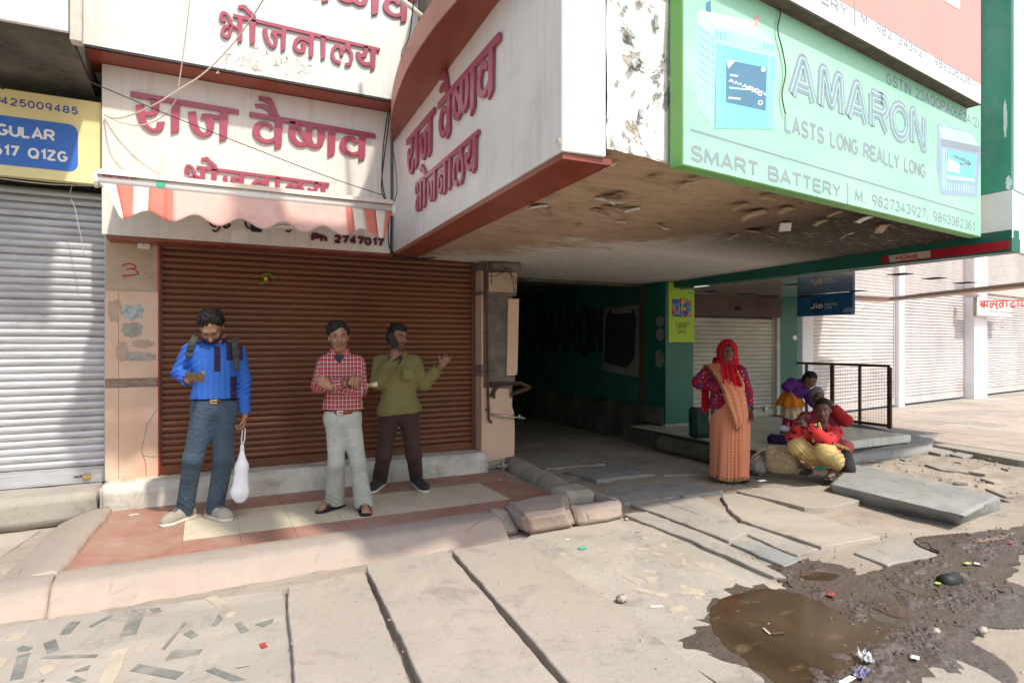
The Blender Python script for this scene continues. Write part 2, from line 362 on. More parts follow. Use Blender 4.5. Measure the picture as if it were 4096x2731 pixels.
def acp_mat(name, col, drip=.35, top=3.9):
	"""white composite panel: faint grime, vertical drip stains, slight gloss"""
	t = NT(name)
	v = t.mapv(t.pos(), (9, 9, .55)); d = t.noise(1.6, 7, .6, v)
	m = t.math('MULTIPLY', t.ramp(d, [(.5, 0), (.78, 1)]), drip)
	c = t.mix(m, col, sc3(col, .55)); f = t.noise(2.2, 8, .7)
	c = t.mix(t.ramp(f, [(.52, 0), (.8, .45)]), c, (.42, .37, .29))
	sp = t.noise(38, 3, .6)
	c = t.mix(t.ramp(sp, [(.71, 0), (.76, .6)]), c, (.25, .2, .15))
	t.set(color=c, rough=t.ramp(f, [(.3, .28), (.7, .5)]), spec=.45); t.bump(t.noise(5, 3), .05, .01)
	return t.m
M_ACP = acp_mat('white_cladding', (.70, .695, .66))
M_ACP2 = acp_mat('white_cladding_aged', (.70, .685, .63), .5)
def letter_mat():
	t = NT('maroon_acrylic'); f = t.noise(3, 4)
	t.set(color=t.mix(f, (.30, .045, .085), (.37, .075, .12)), rough=.3, spec=.5); return t.m
M_LETTER = letter_mat()
M_LETTERD = simple('dark_maroon_letter', (.10, .014, .022), .45, .15, 8, .05)
def shutter_mat(name, col, dirt, rough, metal, streak=.5, spot=None, spec=.5):
	t = NT(name)
	h = t.noise(2.2, 8, .65, t.mapv(t.pos(), (1.2, 1, 16)))
	big = t.noise(.9, 5, .6); fine = t.noise(60, 4, .6, t.mapv(t.pos(), (.3, 1, 1.5)))
	c = t.mix(t.ramp(big, [(.35, 0), (.65, 1)]), sc3(col, .82), sc3(col, 1.12))
	c = t.mix(t.math('MULTIPLY', t.ramp(h, [(.45, 0), (.72, 1)]), streak), c, dirt)
	if spot: c = t.mix(t.ramp(t.noise(15, 6, .75, t.mapv(t.pos(), (.35, 1, 2.2))), [(.60, 0), (.66, .9)]), c, spot)
	t.set(color=c, rough=t.ramp(fine, [(.3, rough - .1), (.7, rough + .14)]), metal=metal, spec=spec)
	t.bump(t.noise(9, 4, .6, t.mapv(t.pos(), (1, 1, 3))), .12, .01)
	return t.m
M_SHBROWN = shutter_mat('brown_shutter_paint', (.155, .050, .017), (.06, .032, .021), .34, 0, .6)
M_SHGREY = shutter_mat('galvanised_shutter', (.47, .48, .51), (.22, .185, .15), .42, .3, .65)
M_SHWHITE = shutter_mat('white_shutter_paint', (.56, .52, .515), (.38, .32, .295), .5, 0, .55, (.17, .14, .125))
M_SHCREAM = shutter_mat('cream_shutter_paint', (.47, .45, .39), (.26, .21, .15), .45, 0, .6, (.12, .085, .05))
# ================================================================== ground
def ground():
	m = MB(); nx, ny = 420, 230; x0, x1, y0, y1 = -5.5, 13.5, .2, 8.6
	def h(x, y):
		z = .010 * fbm((x, y, 0), 1.1, 3) + .007 * fbm((x, y, 5), 5, 3)
		rub = max(0, min(1, (x - 6.9) / .6)) * max(0, min(1, (y - 2.3) / .5)) * max(0, min(1, (5.3 - y) / .4)) * max(0, min(1, (9.6 - x) / .8))
		z += rub * (.05 + .022 * fbm((x, y, 2), 4, 4))
		pas = max(0, min(1, (x - 3.3) / .3)) * max(0, min(1, (6.0 - x) / .3)) * max(0, min(1, (y - 5.0) / .6))
		z += pas * .022 * fbm((x, y, 9), 2.6, 5)
		left = max(0, min(1, (-1.0 - x) / .3)); z += left * .004
		return z - .012
	m.grid(lambda a, b: (x0 + (x1 - x0) * a, y0 + (y1 - y0) * b, h(x0 + (x1 - x0) * a, y0 + (y1 - y0) * b)), nx, ny)
	o = m.build('ground', M_DIRT, smooth=True); tag(o, kind='structure')
	m = MB(); m.add([(-120, -120, -.06), (140, -120, -.06), (140, 120, -.06), (-120, 120, -.06)], [(0, 1, 2, 3)])
	tag(m.build('far_ground', M_DIRT), kind='structure')
ground()
# terrazzo floor with broken stone chips, front left
terr = MB(); tp = [(-4.6, .9), (.44, .9), (.44, 4.10), (-.3, 4.22), (-.72, 4.27), (-1.0, 4.24), (-1.35, 5.4), (-1.2, 6.3), (-4.6, 6.3)]
terr.prism([(x, y, -.04) for x, y in tp], (0, 0, .042)); TERR = tag(terr.build('terrazzo_floor', M_TERR), kind='structure')
DARK = [[(885, 1075), (980, 1060), (915, 1235), (805, 1250)], [(595, 1180), (750, 1100), (765, 1110), (610, 1190)], [(1085, 1335), (1235, 1155), (1255, 1160), (1110, 1335)], [(1230, 1235), (1280, 1205), (1335, 1240), (1285, 1265)],
		[(1005, 1065), (1075, 1055), (1085, 1080), (1040, 1095)], [(290, 1295), (375, 1265), (400, 1340), (320, 1370)], [(265, 1400), (310, 1380), (660, 1370), (645, 1390)], [(115, 1330), (150, 1310), (220, 1325), (190, 1345), (120, 1350)],
		[(115, 1380), (200, 1360), (155, 1530), (65, 1545)], [(430, 1190), (480, 1150), (540, 1150), (470, 1230), (400, 1240)], [(1150, 1350), (1180, 1340), (1360, 1335), (1340, 1370), (1110, 1410)], [(935, 1435), (1240, 1490), (1180, 1538), (875, 1480)],
		[(500, 1480), (610, 1440), (590, 1475), (520, 1488)], [(445, 1545), (510, 1515), (580, 1545), (540, 1560)], [(1415, 1180), (1470, 1095), (1500, 1130), (1450, 1180)], [(1575, 1165), (1620, 1155), (1675, 1210), (1620, 1230)],
		[(1715, 1170), (1840, 1130), (1830, 1160), (1770, 1185)], [(1380, 1480), (1440, 1460), (1650, 1540), (1560, 1550)], [(260, 1550), (300, 1535), (290, 1555)]]
CREAM = [[(1375, 995), (1440, 975), (1530, 1020), (1465, 1055)], [(760, 1345), (870, 1320), (800, 1500), (760, 1568), (660, 1568)], [(30, 1280), (100, 1230), (190, 1215), (130, 1275)], [(250, 1475), (310, 1440), (380, 1465), (290, 1510)],
         [(895, 1360), (930, 1315), (1010, 1300), (950, 1365)], [(1395, 1260), (1450, 1220), (1520, 1210), (1480, 1245)], [(1510, 1125), (1540, 1085), (1590, 1085), (1560, 1125)], [(0, 1400), (60, 1400), (0, 1465)]]
def chip(poly, mat, parent, z=.0045):
	m = MB(); m.prism([(p.x, p.y, 0) for p in poly], (0, 0, z)); return m.build('stone_chip', mat, parent)
for lst, mm in ((DARK, M_CHIPD), (CREAM, M_CHIPC)):
	for poly in lst: chip([onz(*ZA1(*p), .004) for p in poly], mm, TERR, .0045 + random.random() * .0015)
# the same bed between the slabs and the paving, pale chips
terr2 = MB(); tp2 = [(2.10, .9), (2.10, 2.6), (2.14, 3.0), (2.13, 3.4), (2.22, 4.25), (2.4, 4.4), (3.3, 4.42), (3.38, 4.1), (3.35, 3.5), (3.3, 2.9), (3.3, 1.6), (3.0, .9)]
terr2.prism([(x, y, -.04) for x, y in tp2], (0, 0, .042)); TERR2 = tag(terr2.build('worn_terrazzo_floor', M_TERR), kind='structure')
C3 = [[(1000, 910), (1055, 905), (1060, 945), (1010, 940)], [(805, 925), (870, 915), (860, 950), (815, 955)], [(1200, 1095), (1310, 1105), (1300, 1140), (1195, 1125)], [(1020, 1155), (1060, 1150), (1180, 1215), (1140, 1225)],
      [(945, 1095), (1000, 1085), (1030, 1115), (975, 1130)], [(1100, 1265), (1140, 1245), (1300, 1285), (1290, 1315)], [(1300, 1290), (1400, 1290), (1400, 1340), (1310, 1320)], [(1050, 990), (1100, 985), (1130, 1005), (1080, 1015)],
      [(1345, 890), (1385, 880), (1390, 915), (1350, 915)], [(1260, 785), (1330, 790), (1370, 810), (1280, 810)], [(1215, 1165), (1330, 1160), (1290, 1215), (1240, 1215)], [(925, 1045), (990, 1050), (985, 1065), (940, 1065)], [(1240, 905), (1310, 915), (1320, 930), (1270, 930)]]
for poly in C3: chip([onz(*ZA3(*p), .004) for p in poly], M_CHIPC, TERR2, .0035 + random.random() * .0015)
for k in range(46):
	x, y = random.uniform(2.35, 3.15), random.uniform(1.6, 4.0)
	a = random.random() * 3.14; L, W = random.uniform(.03, .08), random.uniform(.015, .035)
	chip([Vector((x + (u * L) * math.cos(a) - v * W * math.sin(a), y + u * L * math.sin(a) + v * W * math.cos(a), 0)) for u, v in ((-1, -.8), (.8, -1), (1, .7), (-.7, 1))], M_CHIPC if random.random() < .8 else M_STONE, TERR2, .0031 + random.random() * .0006)
# ------------------------------------------------------------------ restaurant forecourt
STEPZ, PZ, FY = .30, .08, 6.74
bed = MB(); bed.prism([(-.78, 4.6, -.02), (3.05, 4.6, -.02), (3.15, 6.9, -.02), (-.78, 6.9, -.02)], (0, 0, PZ - .006 + .02))
PLAT = tag(bed.build('forecourt_floor', M_GREYKERB), kind='structure')
def tile(x0, x1, y0, y1, mat, name='floor_tile'):
	g = .0012; m = MB(); m.prism([(x0 + g, y0 + g, PZ - .01), (x1 - g, y0 + g, PZ - .01), (x1 - g, y1 - g, PZ - .01), (x0 + g, y1 - g, PZ - .01)], (0, 0, .01 + random.uniform(0, .0012)))
	return m.build(name, mat, PLAT, bevel=.0008, seg=1)
xs = [-.78, -.13] + [-.13 + (2.60 + .13) * i / 7 for i in range(1, 8)] + [3.02]
for i in range(len(xs) - 1):
	for y0, y1 in ((4.66, 5.20), (5.95, 6.40)): tile(xs[i], xs[i + 1], y0, y1, M_REDTILE)
	tile(xs[i], xs[i + 1], 5.20, 5.95, M_REDTILE if i in (0, len(xs) - 2) else M_CREAMTILE)
# kerbs round the forecourt
def kerb_run(name, path, prof, mat, label, seed=0, n=60, kind=None):
	"""profile (offset outward, z) swept along a path of (x,y); normals to the right of travel"""
	P = [Vector((*p, 0)) for p in path]; seg = [(P[i + 1] - P[i]).length for i in range(len(P) - 1)]; T = sum(seg)
	m = MB()
	def at(s):
		for i, L in enumerate(seg):
			if s <= L or i == len(seg) - 1: return P[i].lerp(P[i + 1], min(1, s / L)), (P[i + 1] - P[i]).normalized()
			s -= L
	rows = []
	for k in range(n + 1):
		p, d = at(T * k / n); nr = Vector((d.y, -d.x, 0)); row = []
		for j, (o, z) in enumerate(prof):
			w = p + nr * o + Vector((0, 0, z)); e = .010 * fbm((w.x + seed, w.y, w.z * 2), 9, 4) + .012 * fbm((w.x + seed, w.y, 3), 1.8, 2)
			row.append(w + nr * e + Vector((0, 0, e * .6 if 0 < j < len(prof) - 1 else 0)))
		rows.append(row)
	k0 = 0; q = len(prof); vs = [v for r in rows for v in r]; fs = []
	for i in range(n):
		for j in range(q - 1): a = i * q + j; fs.append([a, a + 1, a + q + 1, a + q])
	fs += [list(range(q)), [n * q + j for j in range(q)]]
	o = mesh_obj(name, vs, fs, mat, smooth=True)
	return tag(o, label, 'kerb') if kind is None else tag(o, kind=kind)
prof = [(0, 0), (0, .105), (.006, .122), (.02, .128), (.12, .131), (.22, .128), (.262, .122), (.29, .106), (.35, .05), (.405, 0), (.44, -.05)]
kerb_run('forecourt_kerb', [(-.80, 4.72), (.5, 4.75), (1.7, 4.78), (2.16, 4.80)], prof, M_PINKKERB, 'long worn pink plaster kerb along the front of the tiled forecourt', 1, 160)
profl = [(0, 0), (0, .10), (.012, .125), (.05, .135), (.14, .12), (.26, .075), (.38, .02), (.46, -.04)]
kerb_run('side_kerb', [(-.70, 6.36), (-.80, 4.70)][::-1], [(-o, z) for o, z in profl], M_PINKKERB, 'dusty plaster kerb sloping along the left side of the tiled forecourt', 4, 50)
kerb_run('corner_kerb', [(-2.3, 4.66), (-.82, 4.72)], [(o - .02, z - .012) for o, z in prof], M_PINKKERB, 'pink plaster kerb running out of the picture at the left of the forecourt', 7, 50)
rough_solid('kerb_block', [onz(*ZA3(250, 822), 0), onz(*ZA3(645, 752), 0), (3.02, 4.86, 0), (2.30, 4.80, 0), onz(*ZA3(190, 655), .19) + Vector((0, .02, 0)), onz(*ZA3(575, 590), .20), (3.0, 4.84, .20), (2.34, 4.80, .19)], M_PINKKERB, cell=.06, amp=.014, bevel=.03)
tag(bpy.data.objects['kerb_block'], 'broken pink plaster kerb block beside the drain opening', 'kerb')
rough_solid('kerb_remnant', [(2.14, 4.44, 0), (2.34, 4.44, 0), (2.34, 4.80, 0), (2.14, 4.80, 0), (2.16, 4.62, .12), (2.34, 4.62, .12), (2.34, 4.80, .15), (2.14, 4.80, .15)], M_GREYKERB, cell=.06, amp=.02, bevel=.03, seed=3)
tag(bpy.data.objects['kerb_remnant'], 'crumbled low grey piece between the long kerb and the kerb block', 'kerb')
kerb_run('passage_kerb', [(3.22, 6.75), (3.12, 5.8), (3.02, 5.02)], [(0, 0), (-.0, .10), (-.03, .16), (-.10, .19), (-.18, .18), (-.23, .11), (-.28, -.02)], M_GREYKERB, 'rounded dark cement kerb between forecourt and passage', 9, 60)
# drain box: four low walls round a hole
dr = thing('drain_box', 'small open cement drain box with a dark hole at the kerb corner', 'drain', (3.1, 4.6, 0))
rough_solid('wall', [(2.86, 4.36, 0), (3.32, 4.40, 0), (3.34, 4.50, 0), (2.80, 4.46, 0), (2.84, 4.38, .15), (3.31, 4.41, .16), (3.33, 4.50, .17), (2.76, 4.47, .19)], M_PINKKERB, dr, cell=.05, amp=.012, bevel=.02)
rough_solid('wall', [(3.24, 4.50, 0), (3.36, 4.50, 0), (3.34, 4.92, 0), (3.22, 4.92, 0), (3.25, 4.50, .165), (3.36, 4.50, .16), (3.34, 4.92, .15), (3.22, 4.92, .16)], M_GREYKERB, dr, cell=.05, amp=.012, bevel=.02, seed=2)
rough_solid('wall', [(2.92, 4.72, .0), (3.26, 4.72, .0), (3.24, 5.04, 0), (2.90, 5.02, 0), (2.93, 4.73, .20), (3.24, 4.74, .20), (3.22, 5.04, .21), (2.90, 5.02, .21)], M_GREYKERB, dr, cell=.05, amp=.014, bevel=.025, seed=5)
m = MB(); m.tube([onz(*ZA3(720, 575), .05) + Vector((0, -.02, .02)), onz(*ZA3(720, 575), .05) + Vector((0, .10, .02))], .045, 10); m.build('pipe_mouth', M_BLACK, dr)
m = MB(); m.box(2.84, 3.26, 4.46, 4.74, -.01, .006); m.build('drain_floor', M_CONC, dr)
tag(rough_box('round_stone', 3.04, 3.16, 6.36, 6.47, .07, .19, M_GREYKERB, cell=.03, amp=.01, bevel=.04), 'rounded cement lump at the foot of the right pillar', 'stone')
# step under the brown shutter
tag(rough_box('shop_step', -.80, 2.92, 6.39, 6.80, .0, STEPZ, M_WHITEWASH, cell=.10, amp=.010, bevel=.022), 'whitewashed step under the brown rolling shutter', 'step')
# three drain slabs in front
S1 = [(.47, 4.03), (.95, 4.05), (.90, 3.5), (.84, 2.85), (.66, 1.2), (.28, 1.2), (.36, 2.85)]
S2 = [(.985, 4.15), (1.575, 4.19), (1.50, 3.3), (1.40, 2.31), (1.26, 1.2), (.70, 1.2), (.87, 2.65)]
S3 = [(1.62, 4.19), (2.2, 4.22), (2.13, 3.4), (2.14, 2.94), (2.08, 2.6), (1.95, 1.2), (1.31, 1.2), (1.45, 2.31)]
for pts, lab, zz in ((S1, 'left of the three pale concrete drain slabs, beside the terrazzo', .05), (S2, 'middle of the three pale concrete drain slabs in front of the kerb', .058), (S3, 'right of the three pale concrete drain slabs in front of the kerb', .05)):
	tag(stone('drain_slab', pts, -.09, zz, M_SLAB, bevel=.006, jitter=.014), lab, 'slab', 'drain slabs')
tr = MB(); tr.box(.36, 2.25, .9, 4.3, -.30, -.088); tag(tr.build('drain_bottom', M_BLACK), kind='structure')
# paving stones towards the passage and the right
PAVE = [([(3.64, 3.49), (3.85, 3.47), (3.81, 2.99), (3.59, 2.96)], .012, M_STONE2, 'narrow blue grey stone strip running towards the puddle'),
		([(4.70, 4.62), (4.93, 4.52), (4.80, 3.05), (4.17, 3.10), (4.17, 3.88), (4.35, 4.2)], .022, M_SLAB, 'long dusty stone slab left of the squatting woman'),
		([(3.38, 4.5), (3.62, 4.46), (3.60, 3.55), (3.42, 2.8), (3.36, 2.85), (3.40, 3.6)], .018, M_STONE, 'long narrow raised stone edging beside the drain box'),
		([(4.3, 2.93), (4.96, 3.0), (4.79, 2.62), (4.25, 2.65)], .008, M_STONE, 'diamond shaped flat stone between puddle and stone slab'),
		([(3.66, 4.75), (3.98, 4.72), (3.95, 3.6), (3.66, 3.52)], .018, M_STONE, 'cracked flat stone in front of the passage, nearest the drain'),
		([(4.0, 4.72), (4.45, 4.7), (4.32, 4.2), (4.13, 3.95), (3.98, 4.0)], .014, M_STONE, 'cracked flat stone in front of the peach sari, on the left'),
		([(3.97, 3.95), (4.14, 3.85), (4.14, 3.1), (3.88, 3.08)], .006, M_STONE, 'dusty stone between the narrow strip and the long slab'),
		([(3.45, 5.35), (3.95, 5.3), (4.3, 4.78), (3.62, 4.80)], .014, M_STONE2, 'blue grey stone at the shadow edge beside the drain box'),
		([(3.98, 5.3), (4.75, 5.25), (4.85, 4.74), (4.34, 4.76)], .018, M_STONE2, 'bluish flat stone half in shadow before the passage'),
		([(4.88, 4.60), (5.86, 4.36), (5.64, 3.78), (5.2, 3.74), (4.95, 3.85)], .045, M_SLAB, 'dusty raised slab in front of the peach sari'),
		([(3.9, 6.3), (4.7, 6.25), (4.75, 5.7), (3.95, 5.75)], .02, M_STONE2, 'grey stone slab on the passage floor, nearer the kerb'),
		([(4.75, 6.2), (5.6, 6.1), (5.5, 5.4), (4.8, 5.6)], .02, M_STONE, 'grey stone slab on the passage floor, nearer the shop platform'),
		([(3.7, 7.3), (4.6, 7.25), (4.6, 6.5), (3.75, 6.55)], .016, M_STONE, 'grey stone slab deep in the dark passage')]
for pts, z, mm, lab in PAVE: tag(stone('paving_stone', pts, -.05, z, mm, bevel=.005, jitter=.03), lab, 'paving stone', 'paving stones')
# heavy slab on the right
tag(rough_solid('stone_slab', [(5.70, 4.05, -.05), (5.86, 3.05, -.05), (6.75, 3.1, -.05), (6.95, 4.72, -.05), (5.66, 4.12, .13), (5.60, 2.86, .125), (6.62, 3.08, .13), (6.90, 4.75, .13)], M_STONE2, cell=.06, amp=.012, bevel=.006, fine=4), 'heavy blue grey stone slab raised above the dirt, right of the squatting woman', 'stone slab')
# street pavement right
tp = [(8.95, 5.30), (8.95, 5.15), (9.35, 5.18), (9.2, 4.6), (9.05, 4.0), (9.3, 2.6), (9.6, .8), (34, .8), (34, 11.6), (13.5, 10.6), (9.2, 9.0)]
m = MB(); m.prism([(x, y, -.05) for x, y in tp], (0, 0, .148)); PAVM = tag(m.build('pavement', M_STONE), kind='structure')
ii = 0
for i in range(26):
	for j in range(16):
		x0, y0 = 9.0 + i * .62, 2.0 + j * .62
		c = (x0 + .31, y0 + .31)
		edge = 9.05 + (.35 if c[1] > 4.0 and c[1] < 5.2 else 0)
		if c[0] - .3 < edge + .25 * abs(mnoise.noise(Vector((c[0], c[1], 0)))) or c[1] > 8.1 + .13 * (c[0] - 13): continue
		if c[1] < 2.2 + .3 * random.random(): continue
		g = .004; m = MB(); m.prism([(x0 + g, y0 + g, .095), (x0 + .62 - g, y0 + g, .095), (x0 + .62 - g, y0 + .62 - g, .095), (x0 + g, y0 + .62 - g, .095)], (0, 0, .008 + random.random() * .004))
		if ii < 290: m.build('paving_tile', M_TILEP if random.random() < .85 else M_STONE, PAVM); ii += 1
BT = [[(1550, 70), (1650, 45), (1800, 100), (1700, 108)], [(1760, 105), (1830, 85), (1925, 105), (1840, 130)], [(1595, 170), (1740, 165), (1880, 225), (1700, 205)], [(1870, 215), (1985, 190), (1985, 235)], [(1950, 260), (2040, 265), (2140, 290), (2040, 290)], [(1980, 325), (2110, 375), (2170, 380), (2040, 340)]]
BL = ['largest broken grey tile at the pavement edge', 'small broken grey tile beside the largest one at the pavement edge', 'long pointed broken tile lying in the rubble', 'triangular broken tile in the rubble', 'thin broken tile splinter near the heavy slab', 'broken tile piece with a brown edge beside the heavy slab']
for pts, lab in zip(BT, BL):
	q = [onz(*ZA4(*p), .06) for p in pts]; tag(stone('broken_tile', [(p.x, p.y) for p in q], .035, .065, M_STONE, bevel=.003, jitter=.01), lab, 'tile', 'broken tiles in the rubble')
# ================================================================== rolling shutters
def slat_mesh(L, pitch, depth, mat, name='slat'):
	pr_ = [(0, 0), (.25, .03), (.75, .16), (1.0, .42), (.93, .68), (.6, .86), (.15, .93), (-.15, .96), (-.15, 1.0)]
	vs = []; fs = []; n = 10
	for i in range(n + 1):
		for d, z in pr_: vs.append((-L / 2 + L * i / n, -d * depth, z * pitch))
	q = len(pr_)
	for i in range(n):
		for j in range(q - 1): a = i * q + j; fs.append((a, a + 1, a + q + 1, a + q))
	me = bpy.data.meshes.new(name); me.from_pydata(vs, [], fs)
	for p in me.polygons: p.use_smooth = True
	me.materials.append(mat); return me
def shutter(name, p0, p1, z0, z1, pitch, depth, mat, label, bar=.09, barmat=None, seed=0, guide=True):
	"""rolling shutter between ground points p0,p1 (left,right), slats one by one"""
	rnd = random.Random(seed); p0, p1 = Vector((*p0, 0)), Vector((*p1, 0)); c = (p0 + p1) / 2; L = (p1 - p0).length; ang = math.atan2(p1.y - p0.y, p1.x - p0.x)
	t = thing(name, label, 'shutter', (c.x, c.y, z0)); t.rotation_euler = (0, 0, ang)
	me = slat_mesh(L, pitch, depth, mat); n = int((z1 - z0 - bar) / pitch)
	for i in range(n):
		o = bpy.data.objects.new('slat', me); link(o, t); o.location = (0, rnd.uniform(-.0015, .0015), bar + i * pitch); o.rotation_euler = (rnd.uniform(-.05, .05), rnd.uniform(-.0007, .0007), 0)
	b = MB(); b.box(-L / 2, L / 2, -.022, .004, 0, bar - .003)
	o = b.build('bottom_bar', barmat or mat, t, bevel=.004); o.matrix_parent_inverse = Matrix()
	if guide:
		for s in (-1, 1):
			g = MB(); g.box(s * L / 2 - .02, s * L / 2 + .02, -.03, .03, 0, z1 - z0); o = g.build('guide_rail', barmat or mat, t, bevel=.003); o.matrix_parent_inverse = Matrix()
	bk = MB(); bk.box(-L / 2, L / 2, .012, .03, 0, z1 - z0); o = bk.build('backing', M_BLACK, t); o.matrix_parent_inverse = Matrix()
	return t
shutter('brown_shutter', (-.36, FY), (2.86, FY), STEPZ, 2.58, .0605, .016, M_SHBROWN, 'wide closed brown rolling shutter behind the three standing men', seed=1)
rt = MB(); rt.box(-.371, -.357, 6.66, 6.76, STEPZ, 2.49); tag(rt.build('red_strip', M_REDTRIM), 'thin red painted strip between left pillar and brown shutter', 'trim')
shutter('grey_shutter', (-3.4, 6.80), (-.79, 6.80), .275, 2.95, .066, .017, M_SHGREY, 'closed grey galvanised rolling shutter at the left edge', bar=.15, seed=2)
# ledge under the grey shutter
tag(rough_solid('shop_ledge', [(-4, 6.22, 0), (-.82, 6.42, 0), (-.80, 6.9, 0), (-4, 6.9, 0), (-4, 6.20, .255), (-.84, 6.40, .262), (-.80, 6.9, .27), (-4, 6.9, .27)], M_STONE, cell=.1, amp=.008, bevel=.015, seed=4), 'stone ledge under the grey shutter at the left', 'ledge')
def padlock(x, y, z, rot, label):
	t = thing('padlock', label, 'padlock', (x, y, z))
	m = MB(); n = 18; ring = [(x + .028 * math.cos(a) * (1.25), y, z + .026 * math.sin(a)) for a in [2 * math.pi * i / n for i in range(n)]]
	m.prism(ring, (0, -.022, 0)); m.build('body', M_BRASS, t, bevel=.005)
	m = MB(); m.tube([(x - .018, y - .011, z + .018), (x - .036, y - .011, z + .03), (x - .058, y - .011, z + .018), (x - .055, y - .011, z - .005)], .0055, 8); m.build('shackle', M_STEEL, t, smooth=True)
	m = MB(); m.box(x - .10, x - .03, y + .001, y + .012, z - .006, z + .006); m.build('hasp', M_RUSTIRON, t)
M_BRASS = simple('brass', (.60, .44, .18), .35, .2, 20, .05, metal=.8)
q = onY(348, 1903, 6.77); padlock(q.x, q.y, q.z, 0, 'round brass padlock on the grey shutter at the left')
# ================================================================== pillars of the restaurant
LP = thing('tiled_pillar', 'pink tiled pillar with torn stickers and a red 3 left of the brown shutter', 'pillar', (-.58, 6.8, STEPZ))
m = MB(); m.box(-.785, -.372, 6.665, 7.1, STEPZ, 2.50); m.build('plaster_core', M_BEIGE, LP, bevel=.006)
def wtile(par, x0, x1, z0, z1, y, mat, name='wall_tile', th=.022):
	m = MB(); m.box(x0 + .001, x1 - .001, y, y + th + random.uniform(-.0008, .0008), z0 + .001, z1 - .001); return m.build(name, mat, par, bevel=.002, seg=1)
for x0, x1 in ((-.79, -.685), (-.685, -.37)):
	wtile(LP, x0, x1, STEPZ, 1.145, 6.645, M_PINKTILE); wtile(LP, x0, x1, 1.225, 2.03, 6.645, M_PINKTILE)
wtile(LP, -.79, -.37, 1.145, 1.225, 6.643, M_BANDTILE)
# crack in the lower tile
PL = Plane((0, 6.643, 0), (1, 0, 0), (0, 0, 1)); PLP = Plane((0, 6.663, 0), (1, 0, 0), (0, 0, 1))
zc = zoomf(0, 900, 1338 / 1024)
cr = MB(); put_ribbon(cr, PL, [PL.uv(*zc(*p)) for p in ((820, 960), (770, 1040), (750, 1130), (740, 1180), (760, 1240), (765, 1310))], .0035, 0, .0012); cr.build('crack', M_CONC, LP)
cr = MB(); put_ribbon(cr, PL, [PL.uv(*zc(*p)) for p in ((745, 1205), (790, 1210), (825, 1208))], .0025, 0, .0013); cr.build('crack', M_CONC, LP)
# torn stickers
M_STK1 = simple('torn_sticker_blue', (.46, .50, .47), .7, .5, 22, .1, dirt=(.08, .22, .28), dirt_amt=.7, dscale=16)
M_STK2 = simple('torn_sticker_grey', (.34, .335, .285), .8, .3, 18, .1, dirt=(.5, .42, .35), dirt_amt=.5, dscale=10)
M_STK3 = simple('torn_sticker_brown', (.46, .345, .275), .8, .2, 18, .1, dirt=(.33, .26, .2), dirt_amt=.5, dscale=10)
def blob(cx, cy, rx, ry, n=26, j=.12, sd=0, torn=None):
	pts = []
	for i in range(n):
		a = 2 * math.pi * i / n; r = 1 + j * mnoise.noise(Vector((math.cos(a) * 2.5, math.sin(a) * 2.5, sd)))
		if torn and torn[0] < math.degrees(a) % 360 < torn[1]: r *= .72
		pts.append((cx + rx * r * math.cos(a), cy + ry * r * math.sin(a)))
	return pts
def sticker(par, plane, pts, mat, d=.0015, name='sticker'):
	m = MB(); put_poly(m, plane, [plane.uv(*p) for p in pts], 0, d); return m.build(name, mat, par)
for (cx, cy, rx, ry, mm, sd, tn) in ((695, 453, 57, 45, M_STK1, 1, (250, 300)), (692, 550, 53, 42, M_STK2, 5, (60, 95)), (600, 450, 38, 55, M_STK3, 9, (20, 70)), (725, 690, 95, 28, M_STK2, 4, (40, 140)), (745, 620, 60, 22, M_STK3, 3, None), (635, 660, 32, 55, M_STK3, 12, None)):
	sticker(LP, PL, [zc(*p) for p in blob(cx, cy, rx, ry, 30, .35, sd, tn)][::-1], mm, .0012 + sd * .0001)
# painted red 3 with drips, pencil numbers
M_REDPAINT = simple('red_paint', (.38, .008, .012), .5, .15, 30, .05)
z3 = zoomf(350, 860, 2091 / 400)
m = MB()
for pts, w in (([(725, 1065), (790, 1030), (880, 1020), (960, 1040), (1010, 1085), (960, 1115), (880, 1125), (815, 1140)], .011), ([(880, 1125), (980, 1140), (1045, 1190), (1050, 1235), (960, 1250), (860, 1265), (770, 1270), (715, 1255)], .012), ([(768, 1270), (768, 1380)], .003), ([(845, 1265), (845, 1300)], .0025), ([(800, 1040), (798, 1085)], .0028), ([(745, 1045), (740, 1080)], .0025)):
	put_ribbon(m, PLP, smooth2([PLP.uv(*z3(*p)) for p in pts], 4), w, 0, .0012 + .0003 * len(m.v) % .0009)
m.build('painted_numeral', M_REDPAINT, LP)
M_PENCIL = simple('pencil_mark', (.12, .09, .08), .8, .2, 30, .0)
m = MB(); PLR = Plane(PLP.at(*PLP.uv(*z3(1262, 1335))), (math.cos(.52), 0, math.sin(.52)), (-math.sin(.52), 0, math.cos(.52)))
write(m, PLR, '1712317', 0, 0, .012, .12, .6, .35, 0, .001); write(m, PLR, '00151', .0, .042, .009, .12, .6, .3, 0, .001)
m.build('pencil_note', M_PENCIL, LP)
sk = thing('socket_plate', 'white electric socket plate at the top of the left pillar', 'socket', (onY(576, 980, 6.66)))
a, b = onY(551, 962, 6.662), onY(601, 997, 6.662)
m = MB(); m.box(a.x, b.x, 6.63, 6.664, b.z, 2.495); m.build('plate', M_WHITEPL, sk, bevel=.004)
for fx, fz in ((.2, .75), (.8, .62), (.5, .8), (.5, .55), (.5, .3)):
	x = a.x + (b.x - a.x) * fx; z = b.z + (2.495 - b.z) * fz; m = MB(); m.box(x - .004, x + .004, 6.627, 6.631, z - .004, z + .004); m.build('socket_hole', M_BLKPL, sk)
RPX0, RPX1, RPY = 2.895, 3.335, 6.545
RP = thing('stripped_pillar', 'damaged pillar with pink tiles partly stripped to bare cement beside the passage', 'pillar', (3.1, 6.8, PZ))
